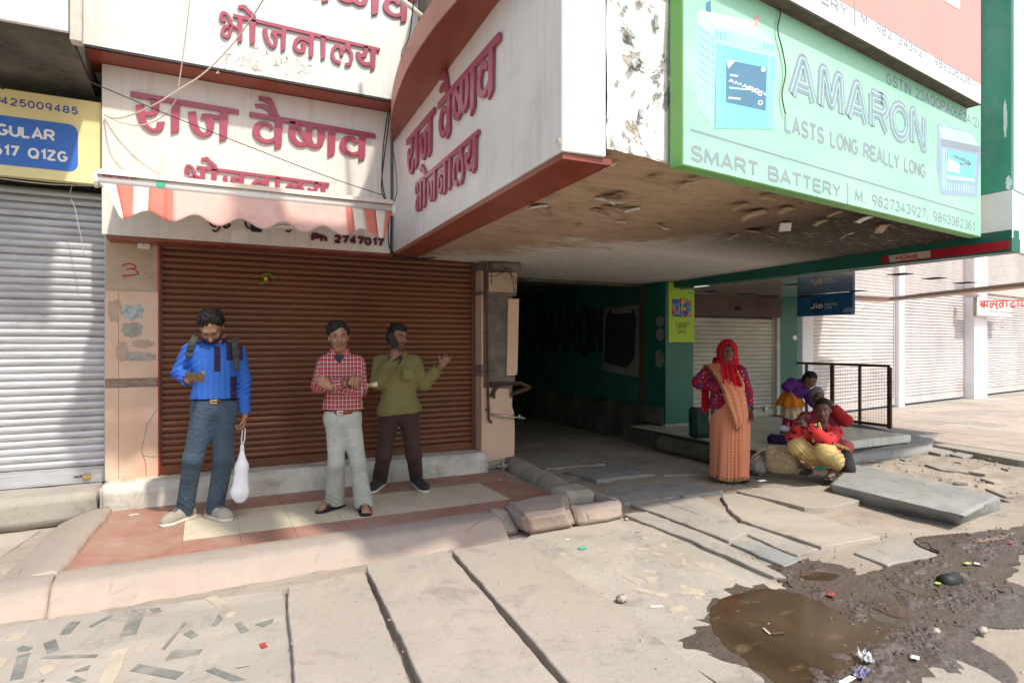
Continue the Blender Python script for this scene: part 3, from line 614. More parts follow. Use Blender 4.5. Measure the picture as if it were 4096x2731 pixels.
m = MB(); m.box(RPX0 + .02, RPX1 - .02, RPY + .03, 7.15, 0, 2.52); m.build('cement_core', M_CONC, RP, bevel=.01)
zB = zoomf(1850, 1000, 627 / 400); PR = Plane((0, RPY, 0), (1, 0, 0), (0, 0, 1))
def zat(y): return PR.uv(*zB(200, y))[1]
def rtile(pts, mat, y=RPY, th=.028):
	p2 = [Plane((0, y, 0), (1, 0, 0), (0, 0, 1)).uv(*zB(*p)) for p in pts]; m = MB(); m.prism([(u, y, v) for u, v in p2], (0, th, 0)); return m.build('wall_tile', mat, RP, bevel=.003, seg=1)
rtile([(288, 305), (355, 305), (345, 770), (335, 786), (278, 788)], M_PINKTILE)
rtile([(163, 140), (342, 140), (340, 268), (165, 280)], M_BEIGE)
rtile([(122, 862), (190, 862), (190, 932), (205, 932), (208, 885), (230, 866), (275, 868), (270, 1300), (205, 1320), (150, 1325), (118, 1300)], M_PINKTILE)
rtile([(275, 868), (294, 868), (294, 930), (312, 925), (308, 975), (322, 1010), (328, 1100), (326, 1290), (268, 1300)], M_PINKTILE)
rtile([(120, 1330), (268, 1302), (266, 1360), (120, 1380)], M_GREYKERB)
rtile([(165, 790), (330, 790), (330, 850), (165, 850)], M_CONC, RPY + .012)
# left flank of the pillar
for z0_, z1_, mm in ((STEPZ, 1.16, M_PINKTILE), (1.16, 1.30, M_BANDTILE), (1.30, 2.12, M_PINKTILE), (2.12, 2.40, M_BEIGE)):
	m = MB(); m.box(RPX0, RPX0 + .022, RPY + .002, 6.72, z0_ + .001, z1_ - .001); m.build('side_tile', mm, RP, bevel=.002, seg=1)
m = MB(); m.box(RPX0 - .01, RPX1 + .01, RPY - .012, 6.75, 2.11, 2.15); m.build('ledge_band', M_CONC, RP, bevel=.008)
rough_box('broken_brick', RPX0 + .05, RPX1 - .02, RPY - .0, 6.7, 2.14, 2.175, M_PINKKERB, RP, cell=.03, amp=.02, bevel=.008)
rough_box('pillar_cap', RPX0 + .10, RPX1 + .05, RPY - .03, 7.0, 2.40, 2.53, M_CONC, RP, cell=.05, amp=.03, bevel=.02)
# pipe on the pillar and water pipe stub, angle iron bracket
pp = thing('wall_pipe', 'thin rusty pipe running down the stripped pillar with a side stub', 'pipe', (2.95, 6.52, 1))
pts = [onY(*zB(*p), 6.515) for p in ((140, 75), (145, 130), (152, 400), (155, 700), (160, 900), (165, 1060), (182, 1082))]
m = MB(); m.tube(pts, .014, 10); m.build('down_pipe', M_RUSTIRON, pp, smooth=True)
m = MB(); m.tube([onY(*zB(180, 1028), 6.50), onY(*zB(250, 1040), 6.48), onY(*zB(390, 1053), 6.42)], .013, 10); m.tube([onY(*zB(355, 1047), 6.44), onY(*zB(358, 1030), 6.44)], .011, 8); m.build('stub_pipe', M_STEEL, pp, smooth=True)
for fy in (300, 520, 760, 1000):
	m = MB(); c = onY(*zB(152 + fy / 120, fy), 6.515); m.box(c.x - .022, c.x + .022, 6.50, 6.55, c.z - .008, c.z + .008); m.build('clamp', M_RUSTIRON, pp)
br = thing('iron_bracket', 'rusty angle iron bracket sticking out of the stripped pillar', 'bracket', (3.2, 6.45, 1.3))
a, b, c, d = onY(*zB(175, 838), 6.52), onY(*zB(365, 835), 6.50), onY(*zB(425, 862), 6.40), onY(*zB(305, 905), 6.52)
for p_, q_ in ((a, b), (b, c), (c, d), (onY(*zB(180, 920), 6.52), onY(*zB(210, 850), 6.52))):
	m = MB(); m.tube([p_, q_], .022, 4); m.build('iron_bar', M_RUSTIRON, br)
# ================================================================== restaurant signboards
LY = 6.37      # lower sign face
low = thing('restaurant_sign', 'white shop sign with maroon raised Hindi letters above the brown shutter', 'sign', (.5, LY, 2.5))
m = MB(); m.box(-.78, 1.77, LY, 6.66, 2.495, 3.975); m.build('panel', M_ACP2, low, bevel=.004)
m = MB(); m.box(-.75, 1.80, LY + .02, 6.665, 2.468, 2.492); m.build('brown_trim', M_BROWNACP, low)
PLOW = Plane((0, LY, 0), (1, 0, 0), (0, 0, 1))
def glyph_polys(plane, zf, polys): return [[plane.uv(*zf(*p)) for p in poly] for poly in polys]
ZGA = zoomf(500, 320, 2352 / 500); ZGB = zoomf(960, 360, 2352 / 580); ZGC = zoomf(840, 0, 2352 / 720)
W1 = {'headline_bar': [[(107, 228), (2140, 573), (2140, 660), (107, 325)]],
  'letter_ra': [[(455, 365), (640, 400), (650, 480), (645, 580), (600, 650), (520, 690), (380, 690), (375, 610), (440, 620), (490, 590), (500, 510), (480, 430)],
				[(205, 490), (365, 478), (372, 610), (385, 690), (400, 760), (440, 860), (500, 920), (550, 932), (585, 915), (597, 870), (600, 805), (755, 800), (745, 860), (715, 930), (670, 975), (600, 997), (520, 990), (430, 950), (340, 880), (280, 790), (240, 690), (215, 590)]],
  'letter_aa': [[(870, 440), (1035, 470), (1022, 975), (870, 1022)]],
  'letter_ja': [[(1190, 612), (1332, 606), (1345, 700), (1370, 830), (1410, 950), (1460, 1000), (1500, 1003), (1530, 975), (1545, 920), (1540, 850), (1525, 790), (1500, 740), (1420, 740), (1450, 650), (1560, 650), (1790, 680), (1790, 770), (1650, 740), (1675, 790), (1683, 870), (1670, 960), (1640, 1010), (1590, 1050), (1530, 1075), (1460, 1085), (1390, 1060), (1320, 1010), (1260, 940), (1220, 830), (1195, 700)],
				[(1785, 590), (1940, 610), (1920, 1115), (1780, 1165)]]}
W2 = {'headline_bar': [[(150, 368), (730, 462), (2178, 718), (2195, 760), (2190, 795), (1570, 685), (728, 540), (150, 440)]],
  'letter_ai': [[(302, 115), (480, 140), (510, 165), (540, 220), (632, 440), (540, 420), (500, 340), (460, 260), (420, 215), (370, 190), (302, 175)], [(240, 245), (300, 238), (390, 240), (440, 275), (490, 330), (555, 405), (560, 430), (495, 418), (440, 360), (390, 320), (330, 300), (255, 296)]],
  'letter_va': [[(545, 625), (495, 650), (455, 610), (410, 585), (365, 590), (330, 620), (315, 680), (330, 740), (360, 790), (420, 815), (480, 810), (565, 770), (565, 850), (500, 870), (430, 878), (340, 860), (270, 815), (220, 745), (200, 680), (210, 615), (240, 560), (300, 525), (380, 518), (450, 535), (510, 580)], [(560, 490), (690, 510), (672, 925), (558, 965)]],
  'letter_shna': [[(805, 520), (900, 535), (895, 700), (900, 780), (930, 830), (985, 862), (1055, 850), (1095, 900), (1050, 925), (990, 930), (920, 915), (850, 870), (800, 800), (782, 720), (785, 630)], [(895, 545), (945, 572), (1035, 705), (1065, 810), (1055, 850), (900, 625)],
                  [(1075, 580), (1195, 600), (1165, 680), (1160, 760), (1170, 830), (1205, 890), (1090, 905), (1055, 850), (1035, 705), (1060, 660)],
                  [(1170, 830), (1190, 880), (1215, 895), (1240, 880), (1255, 820), (1262, 740), (1255, 680), (1240, 610), (1360, 630), (1375, 720), (1370, 810), (1340, 890), (1290, 940), (1220, 955), (1150, 940), (1090, 905)], [(1425, 645), (1545, 665), (1530, 1045), (1420, 1090)]],
  'letter_va.001': [[(1915, 850), (1860, 878), (1820, 840), (1780, 820), (1740, 830), (1710, 880), (1710, 940), (1740, 990), (1800, 1022), (1860, 1020), (1930, 990), (1930, 1060), (1860, 1078), (1790, 1080), (1710, 1050), (1645, 1000), (1612, 930), (1615, 860), (1650, 795), (1700, 760), (1770, 750), (1840, 770), (1890, 810)], [(1925, 730), (2035, 745), (2020, 1120), (1920, 1165)]]}
W3 = {'headline_bar': [[(302, 195), (2215, 645), (2215, 685), (302, 240)]],
  'letter_bha': [('s', [(205, 285), (160, 280), (143, 240), (165, 188), (215, 200), (255, 260), (275, 330), (272, 400), (250, 470), (215, 495), (175, 475), (160, 430), (180, 385), (230, 360), (272, 350)], 46), ('s', [(272, 345), (315, 360), (365, 390)], 36), [(360, 230), (428, 250), (422, 545), (362, 570)]],
  'letter_o': [[(520, 265), (600, 285), (585, 575), (522, 598)], [(362, 92), (440, 78), (465, 85), (500, 130), (600, 225), (600, 265), (560, 255), (510, 215), (440, 140), (420, 130), (385, 135)]],
  'letter_ja': [[(685, 390), (745, 388), (755, 470), (775, 540), (800, 590), (820, 600), (838, 580), (838, 530), (820, 480), (790, 452), (800, 412), (930, 430), (930, 472), (870, 458), (885, 500), (885, 570), (870, 620), (830, 645), (780, 630), (730, 570), (700, 490)], [(930, 360), (995, 375), (985, 660), (928, 685)]],
  'letter_na': [('s', [(1300, 560), (1220, 520), (1160, 520), (1115, 560), (1105, 620), (1135, 670), (1185, 685), (1225, 655), (1225, 600), (1190, 578)], 50), [(1295, 445), (1357, 460), (1345, 745), (1292, 770)]],
  'letter_aa': [[(1445, 485), (1507, 500), (1503, 770), (1450, 793)]],
  'letter_la': [('s', [(1715, 745), (1718, 690), (1695, 635), (1650, 618), (1605, 660), (1597, 730), (1625, 800), (1705, 840)], 44), ('s', [(1720, 680), (1760, 635), (1800, 650), (1840, 710), (1845, 780), (1820, 845), (1765, 860)], 44), [(1770, 560), (1828, 575), (1825, 660), (1750, 645)]],
  'letter_ya': [('s', [(2030, 620), (2032, 690), (2000, 735), (1945, 735)], 52), ('s', [(1928, 690), (1935, 750), (1965, 810), (2020, 850), (2105, 845)], 50), [(2100, 635), (2165, 650), (2150, 905), (2095, 930)]]}
def to_local(word, zf, plane):
	"""photo outlines -> plane coordinates, pen strokes opened to outlines"""
	out = {}
	for k, polys in word.items():
		L = []
		for p in polys:
			if p[0] == 's':
				pts = smooth2([plane.uv(*zf(*q)) for q in p[1]], 5); a = plane.uv(*zf(*p[1][0])); b = plane.uv(*zf(p[1][0][0] + p[2], p[1][0][1]))
				L.append(('s', pts, abs(b[0] - a[0])))
			else: L.append(('p', [plane.uv(*zf(*q)) for q in p], 0))
		out[k] = L
	return out
def place_word(word, plane, par, mat, fu=lambda u: u, fv=lambda v: v, depth=.018, stand=.006, ks=1):
	for k, L in word.items():
		m = MB()
		for i, (kind, pts, w) in enumerate(L):
			q = [(fu(u), fv(v)) for u, v in pts]
			if kind == 's': put_ribbon(m, plane, q, w * ks, stand, stand + depth + .0006 * i)
			else:
				m.prism([plane.at(u, v, stand) for u, v in q], plane.n * (depth + .0006 * i))
		m.build('headline_bar' if k.startswith('head') else 'raised_letter', mat, par)
UY = 6.10      # upper sign face
PUP = Plane((0, UY, 0), (1, 0, 0), (0, 0, 1))
w1 = to_local(W1, ZGA, PLOW); w2 = to_local(W2, ZGB, PLOW); w3 = to_local(W3, ZGC, PUP)
for w in (w1, w2): place_word(w, PLOW, low, M_LETTER)
# second line of the lower sign, cut by the awning
hb = w3['headline_bar'][0][1]; u0, u1, v0 = hb[0][0], hb[1][0], hb[0][1]
a = PLOW.uv(*zoomf(0, 0, 1568 / 1024)(1205, 1018)); b = PLOW.uv(*zoomf(800, 0, 1568 / 1024)(790, 1118))
k = (b[0] - a[0]) / (u1 - u0)
place_word(w3, PLOW, low, M_LETTER, lambda u: a[0] + (u - u0) * k, lambda v: a[1] + (v - v0) * k, ks=k)
# dark small words and phone number under the awning
zD = zoomf(800, 820, 2352 / 760); a = PLOW.uv(*zD(1390, 455)); b = PLOW.uv(*zD(2260, 510)); c = PLOW.uv(*zD(1390, 345))
write(None, PLOW, 'Ph 2747017', a[0], a[1], c[1] - a[1], .29, .64, .24, .004, .016, width=b[0] - a[0], par=low, mat=M_LETTERD)
m = MB()
for pts in ([(110, 180), (130, 240), (180, 270), (230, 230), (225, 180)], [(225, 180), (240, 260), (235, 300), (190, 330), (150, 310)], [(280, 250), (320, 290), (370, 250), (330, 240), (300, 280)], [(555, 205), (570, 260), (600, 290), (640, 270), (640, 215)], [(1060, 315), (1090, 335), (1130, 315)], [(1260, 290), (1290, 325), (1320, 300)]):
	m = MB(); put_ribbon(m, PLOW, smooth2([PLOW.uv(*zD(*p)) for p in pts], 4), .016, .004, .014); m.build('letter', M_LETTERD, low)
sticker(low, PLOW, [zD(*p) for p in ((375, 465), (400, 330), (430, 312), (545, 310), (592, 345), (590, 475))][::-1], M_WHITEPL, .001, 'torn_patch')
upx0 = onY(330, 195, UY).x
up = thing('upper_sign', 'tall white upper sign with pink Hindi letters over the lower sign', 'sign', (.5, UY, 4))
m = MB(); m.box(upx0, 2.6, UY, 6.9, 4.005, 6.4); m.build('panel', M_ACP, up, bevel=.004)
m = MB(); m.box(upx0 + .01, 1.77, UY + .015, 6.62, 3.978, 4.001); m.build('brown_soffit', M_BROWNACP, up)
m = MB(); m.box(upx0 - .02, 1.76, UY - .006, UY + .014, 3.985, 4.004); m.build('edge_strip', M_BLKPL, up)
place_word(w3, PUP, up, M_LETTER)
# lowest strokes of the word above, cut by the picture edge: the same word as on the lower sign
hb2 = w2['headline_bar'][0][1]; e = PUP.uv(*ZGC(1460, 30)); f = PUP.uv(*ZGC(2110, 215))
va_l = w2['letter_va'][1][1]; sh_l = w2['letter_shna'][4][1]
ku = (f[0] - e[0]) / (sh_l[3][0] - va_l[3][0])
place_word(w2, PUP, up, M_LETTER, lambda u: e[0] + (u - va_l[3][0]) * ku, lambda v: f[1] + (v - sh_l[3][1]) * ku)
place_word(w1, PUP, up, M_LETTER, lambda u: e[0] + (u - va_l[3][0]) * ku, lambda v: f[1] + (v - sh_l[3][1]) * ku)
M_RESIDUE = simple('glue_residue', (.60, .615, .60), .6, .1, 15, .1, dirt=(.45, .42, .38), dirt_amt=.6, dscale=14)
sticker(up, PUP, [ZGC(*p) for p in ((390, 660), (560, 665), (1240, 800), (1255, 1000), (1180, 1040), (340, 960))][::-1], M_RESIDUE, .001, 'removed_letter_patch')
m = MB()
for i in range(60):
	c = PUP.uv(*ZGC(random.uniform(20, 1400), random.uniform(720, 960) if random.random() < .8 else random.uniform(600, 800)))
	n = random.randint(2, 4); pts = [(c[0] + random.uniform(-.03, .03), c[1] + random.uniform(-.03, .03)) for _ in range(n)]
	put_ribbon(m, PUP, pts, .006, 0, .0016 + .0002 * (i % 5))
o = m.build('glue_marks', simple('glue_mark', (.52, .48, .42), .7, .2, 20, 0), up); tag(o, kind='stuff')
# side sign: box standing out over the forecourt
SXA, SXB, SY0, SY1, SZ0, SZ1 = 1.80, 1.595, 2.62, 6.37, 2.50, 3.66
def sx(y): return SXB + (SXA - SXB) * (y - SY0) / (SY1 - SY0)
side = thing('side_sign', 'white projecting side sign with maroon Hindi words and brown underside', 'sign', (1.7, 4.5, SZ0))
m = MB(); m.hexa([(SXB, SY0, SZ0 + .003), (SXB + .25, SY0 - .02, SZ0 + .003), (SXA + .25, SY1, SZ0 + .003), (SXA, SY1 - .003, SZ0 + .003)], [(SXB, SY0, 3.9), (SXB + .25, SY0 - .02, 3.9), (SXA + .25, SY1, 3.9), (SXA, SY1 - .003, 3.9)]); m.build('panel', M_ACP, side, bevel=.004)
m = MB(); m.hexa([(SXB + .01, SY0 + .012, SZ0 - .03), (SXB + .30, SY0 + .0, SZ0 - .03), (SXA + .28, SY1 + .2, SZ0 - .03), (SXA + .01, SY1 + .2, SZ0 - .03)], [(SXB + .01, SY0 + .012, SZ0 + .001), (SXB + .30, SY0 + .0, SZ0 + .001), (SXA + .28, SY1 + .2, SZ0 + .001), (SXA + .01, SY1 + .2, SZ0 + .001)]); m.build('brown_underside', M_BROWNACP, side)
PS = Plane((SXA, SY1, 0), (SXB - SXA, SY0 - SY1, 0), (0, 0, 1)); zS = zoomf(1500, 0, 1745 / 1224)
def fit(word_u0, word_u1, word_v0, pa, pb):
	a = PS.uv(*pa); b = PS.uv(*pb); k = (b[0] - a[0]) / (word_u1 - word_u0)
	return (lambda u: a[0] + (u - word_u0) * k), k, a
h1 = w1['headline_bar'][0][1]
fu, k, a = fit(h1[0][0], hb2[2][0], h1[0][1], zS(190, 800), zS(725, 215)); kv = k * 1.05
for w in (w1, w2): place_word(w, PS, side, M_LETTER, fu, lambda v: a[1] + (v - h1[0][1]) * kv)
fu3, k3, a3 = fit(u0, u1, v0, zS(262, 1030), zS(605, 752)); kv3 = k3
place_word(w3, PS, side, M_LETTER, fu3, lambda v: a3[1] + (v - v0) * kv3, ks=k3)
sticker(side, PS, [zS(*p) for p in ((212, 1292), (262, 1260), (264, 1318), (214, 1350))], simple('pale_pink_notice', (.78, .70, .76), .6, .1, 30, 0), .0012, 'pasted_notice')
m = MB(); m.tube([(SXB - .012, SY0 + .02 + .02 * math.cos(t), SZ0 + .05 + .018 * math.sin(t)) for t in [i * .6 for i in range(9)]], .003, 6); m.build('wire_hook', M_WIREW, side, smooth=True)
# curved brown canopy over the side sign
CZ = SZ1 + .005
c2 = smooth2([(SXA, 6.36), (1.645, 5.9), (1.53, 5.40), (1.43, 4.75), (1.395, 4.2), (1.40, 3.7), (1.45, 3.2), (1.60, 2.66)], 6)
can = thing('curved_canopy', 'brown curved canopy bulging out above the side sign', 'canopy', (1.2, 4.5, CZ))
m = MB(); n = len(c2)
for z in (CZ, CZ + .20):
	for x, y in c2: m.v.append(Vector((x, y, z)))
for i in range(n - 1): m.f.append([i, i + 1, n + i + 1, n + i])
m.build('fascia', simple('brown_fascia_sheet', (.46, .20, .15), .5, .1, 2, .03), can, smooth=True)
for a_, b_ in ((0, 14), (14, n - 1)):
	m = MB(); pl = c2[a_:b_ + 1]; m.prism([(x, y, CZ - .001) for x, y in pl] + [(sx(pl[-1][1]) - .002, pl[-1][1] + .004, CZ - .001), (sx(pl[0][1]) - .002, pl[0][1] - .004, CZ - .001)], (0, 0, .012)); m.build('underside_sheet', M_BROWNACP, can)
m = MB(); m.prism([(x, y, CZ + .20) for x, y in c2] + [(sx(c2[-1][1]) - .002, c2[-1][1], CZ + .20), (sx(c2[0][1]) - .002, c2[0][1], CZ + .20)], (0, 0, .01)); m.build('top_sheet', M_BROWNACP, can)
hi = smooth2([(1.04, 3.95), (.97, 3.4), (.96, 2.9), (1.10, 2.30), (1.36, 1.75)], 5); m = MB(); n = len(hi)  # unseen curved board added above the canopy to cast the forecourt shadow
for z in (4.42, 6.1):
	for x, y in hi: m.v.append(Vector((x, y, z)))
for i in range(n - 1): m.f.append([i, i + 1, n + i + 1, n + i])
m.build('shade_board', M_ACP, can, smooth=True)
m = MB(); m.prism([(x, y, 4.42) for x, y in hi] + [(sx(hi[-1][1]) - .002, hi[-1][1], 4.42), (sx(hi[0][1]) - .002, hi[0][1], 4.42)], (0, 0, .02)); m.build('shade_board_base', M_BROWNACP, can)
rod = MB(); rod.tube([onY(1560, -40, 5.6), onY(1690, 68, 5.2)], .022, 10); tag(rod.build('support_rod', M_WIREW, smooth=True), 'pale round rod slanting between upper sign and curved canopy', 'rod')
# awning cassette with striped valance
AY = 5.38
aw = thing('retracted_awning', 'retracted awning roller with red striped wavy valance across the lower sign', 'awning', (.5, AY, 3))
A0, A1 = onY(385, 712, AY), onY(1572, 838, AY)
zt = (A0.z + A1.z) / 2; X0, X1 = A0.x, A1.x
M_AWMET = simple('awning_metal', (.74, .73, .71), .3, .05, 3, .03, dirt=(.5, .45, .4), dirt_amt=.3)
m = MB(); m.tube([(X0, AY + .02, zt), (X1, AY + .02, zt)], .052, 20); m.build('roller_tube', M_AWMET, aw, smooth=True)
m = MB()
prof_ = [(.09, .075), (-.01, .075), (-.045, .05), (-.05, .03), (-.044, .03), (-.035, .046), (-.005, .068), (.09, .068)]
for x in (X0 + .01, X1 - .004):
	for y, z in prof_: m.v.append(Vector((x, AY + y, zt + z)))
q = len(prof_)
for j in range(q): m.f.append([j, (j + 1) % q, q + (j + 1) % q, q + j])
m.f += [list(range(q)), [q + j for j in range(q)]]
m.build('top_hood', simple('awning_hood', (.70, .58, .48), .6, .1, 3, .05), aw)
m = MB()
for x in (X0, X1): m.tube([(x - .012, AY + .02, zt), (x + .012, AY + .02, zt)], .06, 16)
m.build('end_cap', M_WHITEPL, aw)
# phone print on the roller
m = MB(); PAW = Plane((0, AY - .034, 0), (1, 0, 0), (0, 0, 1)); 
c0 = PAW.uv(642, 737)
put_poly(m, PAW, [(c0[0] + .032 * math.cos(t), c0[1] + .022 * math.sin(t)) for t in [2 * math.pi * i / 16 for i in range(16)]], -.004, .004); m.build('green_phone_mark', simple('print_green', (.05, .42, .25), .5, .05, 9, 0), aw)
m = MB(); write(m, PAW, '9826 98111 01', PAW.uv(402, 712)[0], PAW.uv(402, 706)[1], .028, .2, .6, .25, -.003, .003); m.build('red_number', simple('print_red', (.42, .08, .09), .5, .05, 9, 0), aw)
def wave(x): return .035 * math.sin((x - X0) * 2 * math.pi / .315 + 1.2)
VT, VB = zt - .035, zt - .262
M_VRED = simple('awning_red', (.58, .15, .11), .8, .12, 5, .1, dirt=(.5, .24, .2), dirt_amt=.3)
M_VWHITE = simple('awning_white', (.70, .64, .54), .8, .08, 5, .1, dirt=(.5, .42, .35), dirt_amt=.3)
M_VPINK = simple('awning_pink', (.60, .38, .33), .8, .12, 2.5, .1, dirt=(.42, .23, .19), dirt_amt=.6, dscale=3.5)
bounds = [X0 + .03, X0 + .125, X0 + .235, X0 + .335, X0 + .445, X0 + .49, X1 - .42, X1 - .365, X1 - .265, X1 - .165, X1 - .07, X1 - .012]
mats = [M_VWHITE, M_VRED, M_VWHITE, M_VRED, M_VRED, M_VPINK, M_VRED, M_VWHITE, M_VRED, M_VWHITE, M_VRED]
def vpt(x, t):
	xi = x + (.13 * t if x < X0 + .035 else 0) - (.09 * t if x > X1 - .02 else 0)
	if x < X0 + .2: xi = x + .13 * t * max(0, (X0 + .2 - x) / .17)
	if x > X1 - .15: xi = x - .10 * t * max(0, (x - X1 + .15) / .14)
	z = VT + (VB - VT + wave(xi)) * t
	y = AY - .03 - .10 * t + .012 * math.sin(xi * 9) * t + .012 * math.sin(xi * 21 + 1) * t * t
	return (xi, y, z)
for i in range(11):
	m = MB(); nn = max(2, int((bounds[i + 1] - bounds[i]) / .03)); m.grid(lambda a, b: vpt(bounds[i] + (bounds[i + 1] - bounds[i]) * a, b), nn, 8)
	o = m.build('valance_stripe' if mats[i] is not M_VPINK else 'valance_panel', mats[i], aw, smooth=True)
	sm = o.modifiers.new('thick', 'SOLIDIFY'); sm.thickness = .003
m = MB(); m.grid(lambda a, b: (X0 + .03 + (X1 - X0 - .05) * a, AY + .03 + (6.34 - AY) * b, zt + .03 + .15 * b - .03 * math.sin(b * 3.14)), 20, 6); o = m.build('awning_cloth', M_VPINK, aw, smooth=True); o.modifiers.new('thick', 'SOLIDIFY').thickness = .003
# folded arm behind the valance
m = MB(); m.tube([onY(*zD(700, 300), 6.3), onY(*zD(1000, 262), 5.7), onY(*zD(1280, 275), 5.42)], .012, 8); m.build('folding_arm', M_AWMET, aw, smooth=True)
m = MB(); c = onY(*zD(700, 290), 6.2); m.box(c.x - .05, c.x + .05, 6.17, 6.25, c.z - .03, c.z + .05); m.build('arm_joint', M_BLKPL, aw, bevel=.008)
# charm of lemon and chillies on the brown shutter
ch = thing('lemon_chilli_charm', 'small hanging charm of a lemon and green chillies on the brown shutter', 'charm', (onY(1063, 1115, 6.70)))
c = onY(1063, 1115, 6.695)
M_LEMON = simple('lemon', (.72, .48, .03), .5, .1, 20, .1); M_CHILLI = simple('green_chilli', (.16, .30, .03), .4, .2, 20, .05)
m = MB(); m.tube([c + Vector((0, 0, -.022)), c + Vector((0, 0, -.012)), c, c + Vector((0, 0, .012)), c + Vector((0, 0, .022))], [.006, .017, .021, .017, .006], 10); m.build('lemon', M_LEMON, ch, smooth=True)
for (dx, dz, ex, ez) in ((-.02, .045, .06, .04), (-.05, .02, .03, .05), (-.03, -.03, .04, -.05), (.0, -.05, -.07, -.06), (.03, .04, .09, -.01)):
	m = MB(); a_, b_ = c + Vector((dx, 0, dz)), c + Vector((ex, -.01, ez)); m.tube([a_, a_.lerp(b_, .3) + Vector((0, -.008, .008)), a_.lerp(b_, .7) + Vector((0, -.008, .006)), b_], [.004, .008, .006, .001], 7); m.build('chilli', M_CHILLI, ch, smooth=True)
m = MB(); m.tube([c + Vector((0, 0, .03)), c + Vector((0, .01, .30))], .0015, 5); m.build('thread', M_BLKPL, ch)
# ================================================================== wires on the restaurant front
def wire(name, pts, r, mat, label, k=8):
	P = [np.array(p, float) for p in pts]; P = [2 * P[0] - P[1]] + P + [2 * P[-1] - P[-2]]; out = []
	for i in range(1, len(P) - 2):
		for j in range(k):
			t = j / k; a, b, c, d = P[i - 1:i + 3]; out.append(.5 * ((2 * b) + (-a + c) * t + (2 * a - 5 * b + 4 * c - d) * t * t + (-a + 3 * b - 3 * c + d) * t ** 3))
	out.append(P[-2]); m = MB(); m.tube(out, r, 6); o = m.build(name, mat, smooth=True); return tag(o, label, 'cable')
zQ = zoomf(0, 0, 1568 / 1024); zR = zoomf(800, 0, 1568 / 1024)
wire('hanging_cable', [onY(*zQ(*p), y) for p, y in (((1165, -30), 5.6), ((1140, 200), 5.7), ((1090, 550), 5.9), ((1060, 640), 6.0), ((980, 725), 6.1), ((860, 768), 6.2), ((740, 750), 6.28), ((640, 705), 6.35))], .0055, M_WIREW, 'pale cable dropping from above and looping across the sign to its left edge')
wire('sagging_cable', [onY(*zQ(*p), y) for p, y in (((640, 705), 6.34), ((700, 725), 6.2), ((790, 710), 6.1), ((950, 640), 5.95), ((1095, 550), 5.85), ((1260, 440), 5.75), ((1450, 240), 5.6), ((1600, 20), 5.4), ((1640, -60), 5.3))], .006, M_WIREW, 'pale cable rising to the upper right across both signs')
wire('thin_wire', [onY(*zQ(*p), y) for p, y in (((-60, 240), 5.2), ((0, 268), 5.3), ((300, 400), 5.5), ((640, 540), 5.8), ((1040, 708), 6.0), ((1568, 915), 6.1))] + [onY(*zR(*p), y) for p, y in (((760, 1075), 6.15), ((1115, 1195), 6.3))], .004, M_WIREB, 'thin dark wire stretched across the lower sign from upper left')
for i, (p0_, lab) in enumerate((((( 1165, 650), (1150, 800), (1130, 950), (1112, 1120), (1122, 1200), (1165, 1260)), 'black cable bundle strand in the corner of the two signs, longest'), (((1150, 690), (1125, 880), (1115, 1090), (1135, 1210), (1160, 1262)), 'black cable strand beside the corner of the two signs'))):
	wire('corner_cable', [onY(*zR(*p), 6.30 - i * .02) for p in p0_], .006, M_WIREB, lab)
wire('loose_wire', [onX(*zR(*p), x) for p, x in (((1310, 0), 1.2), ((1280, 230), 1.3), ((1235, 330), 1.45), ((1240, 480), 1.55), ((1250, 600), 1.66), ((1215, 780), 1.71), ((1180, 880), 1.72), ((1200, 1040), 1.72), ((1205, 1180), 1.72), ((1175, 1265), 1.71))], .004, M_WIREB, 'thin black wire hanging down the edge of the side sign')
for i, lab in enumerate(('thick dark cable in the corner below the awning end', 'second dark cable below the awning end')):
	wire('corner_drop_cable', [onY(*zoomf(1480, 820, 3.36)(*p), 6.28 + .02 * i) for p in ((295 - 20 * i, 120), (285 - 40 * i, 300), (280 - 30 * i, 500), (285, 630), (350, 690 + 30 * i), (600, 720 + 20 * i), (880, 705))], .009 - .003 * i, M_WIREB, lab)
for i, pl in enumerate((((160, 160), (200, 165), (250, 140), (290, 110)), ((300, 110), (310, 180), (330, 260), (318, 250)), ((240, 90), (285, 130), (325, 180), (335, 215)), ((185, 90), (182, 215)))):
	wire('pillar_wire', [onY(*zB(*p), 6.50 - .01 * i) for p in pl], .004, M_WIREB, ['looped black wire at the top of the stripped pillar', 'longest tangled wire on the right side of the stripped pillar head', 'bundled wire across the stripped pillar head', 'short wire end hanging on the stripped pillar head'][i])
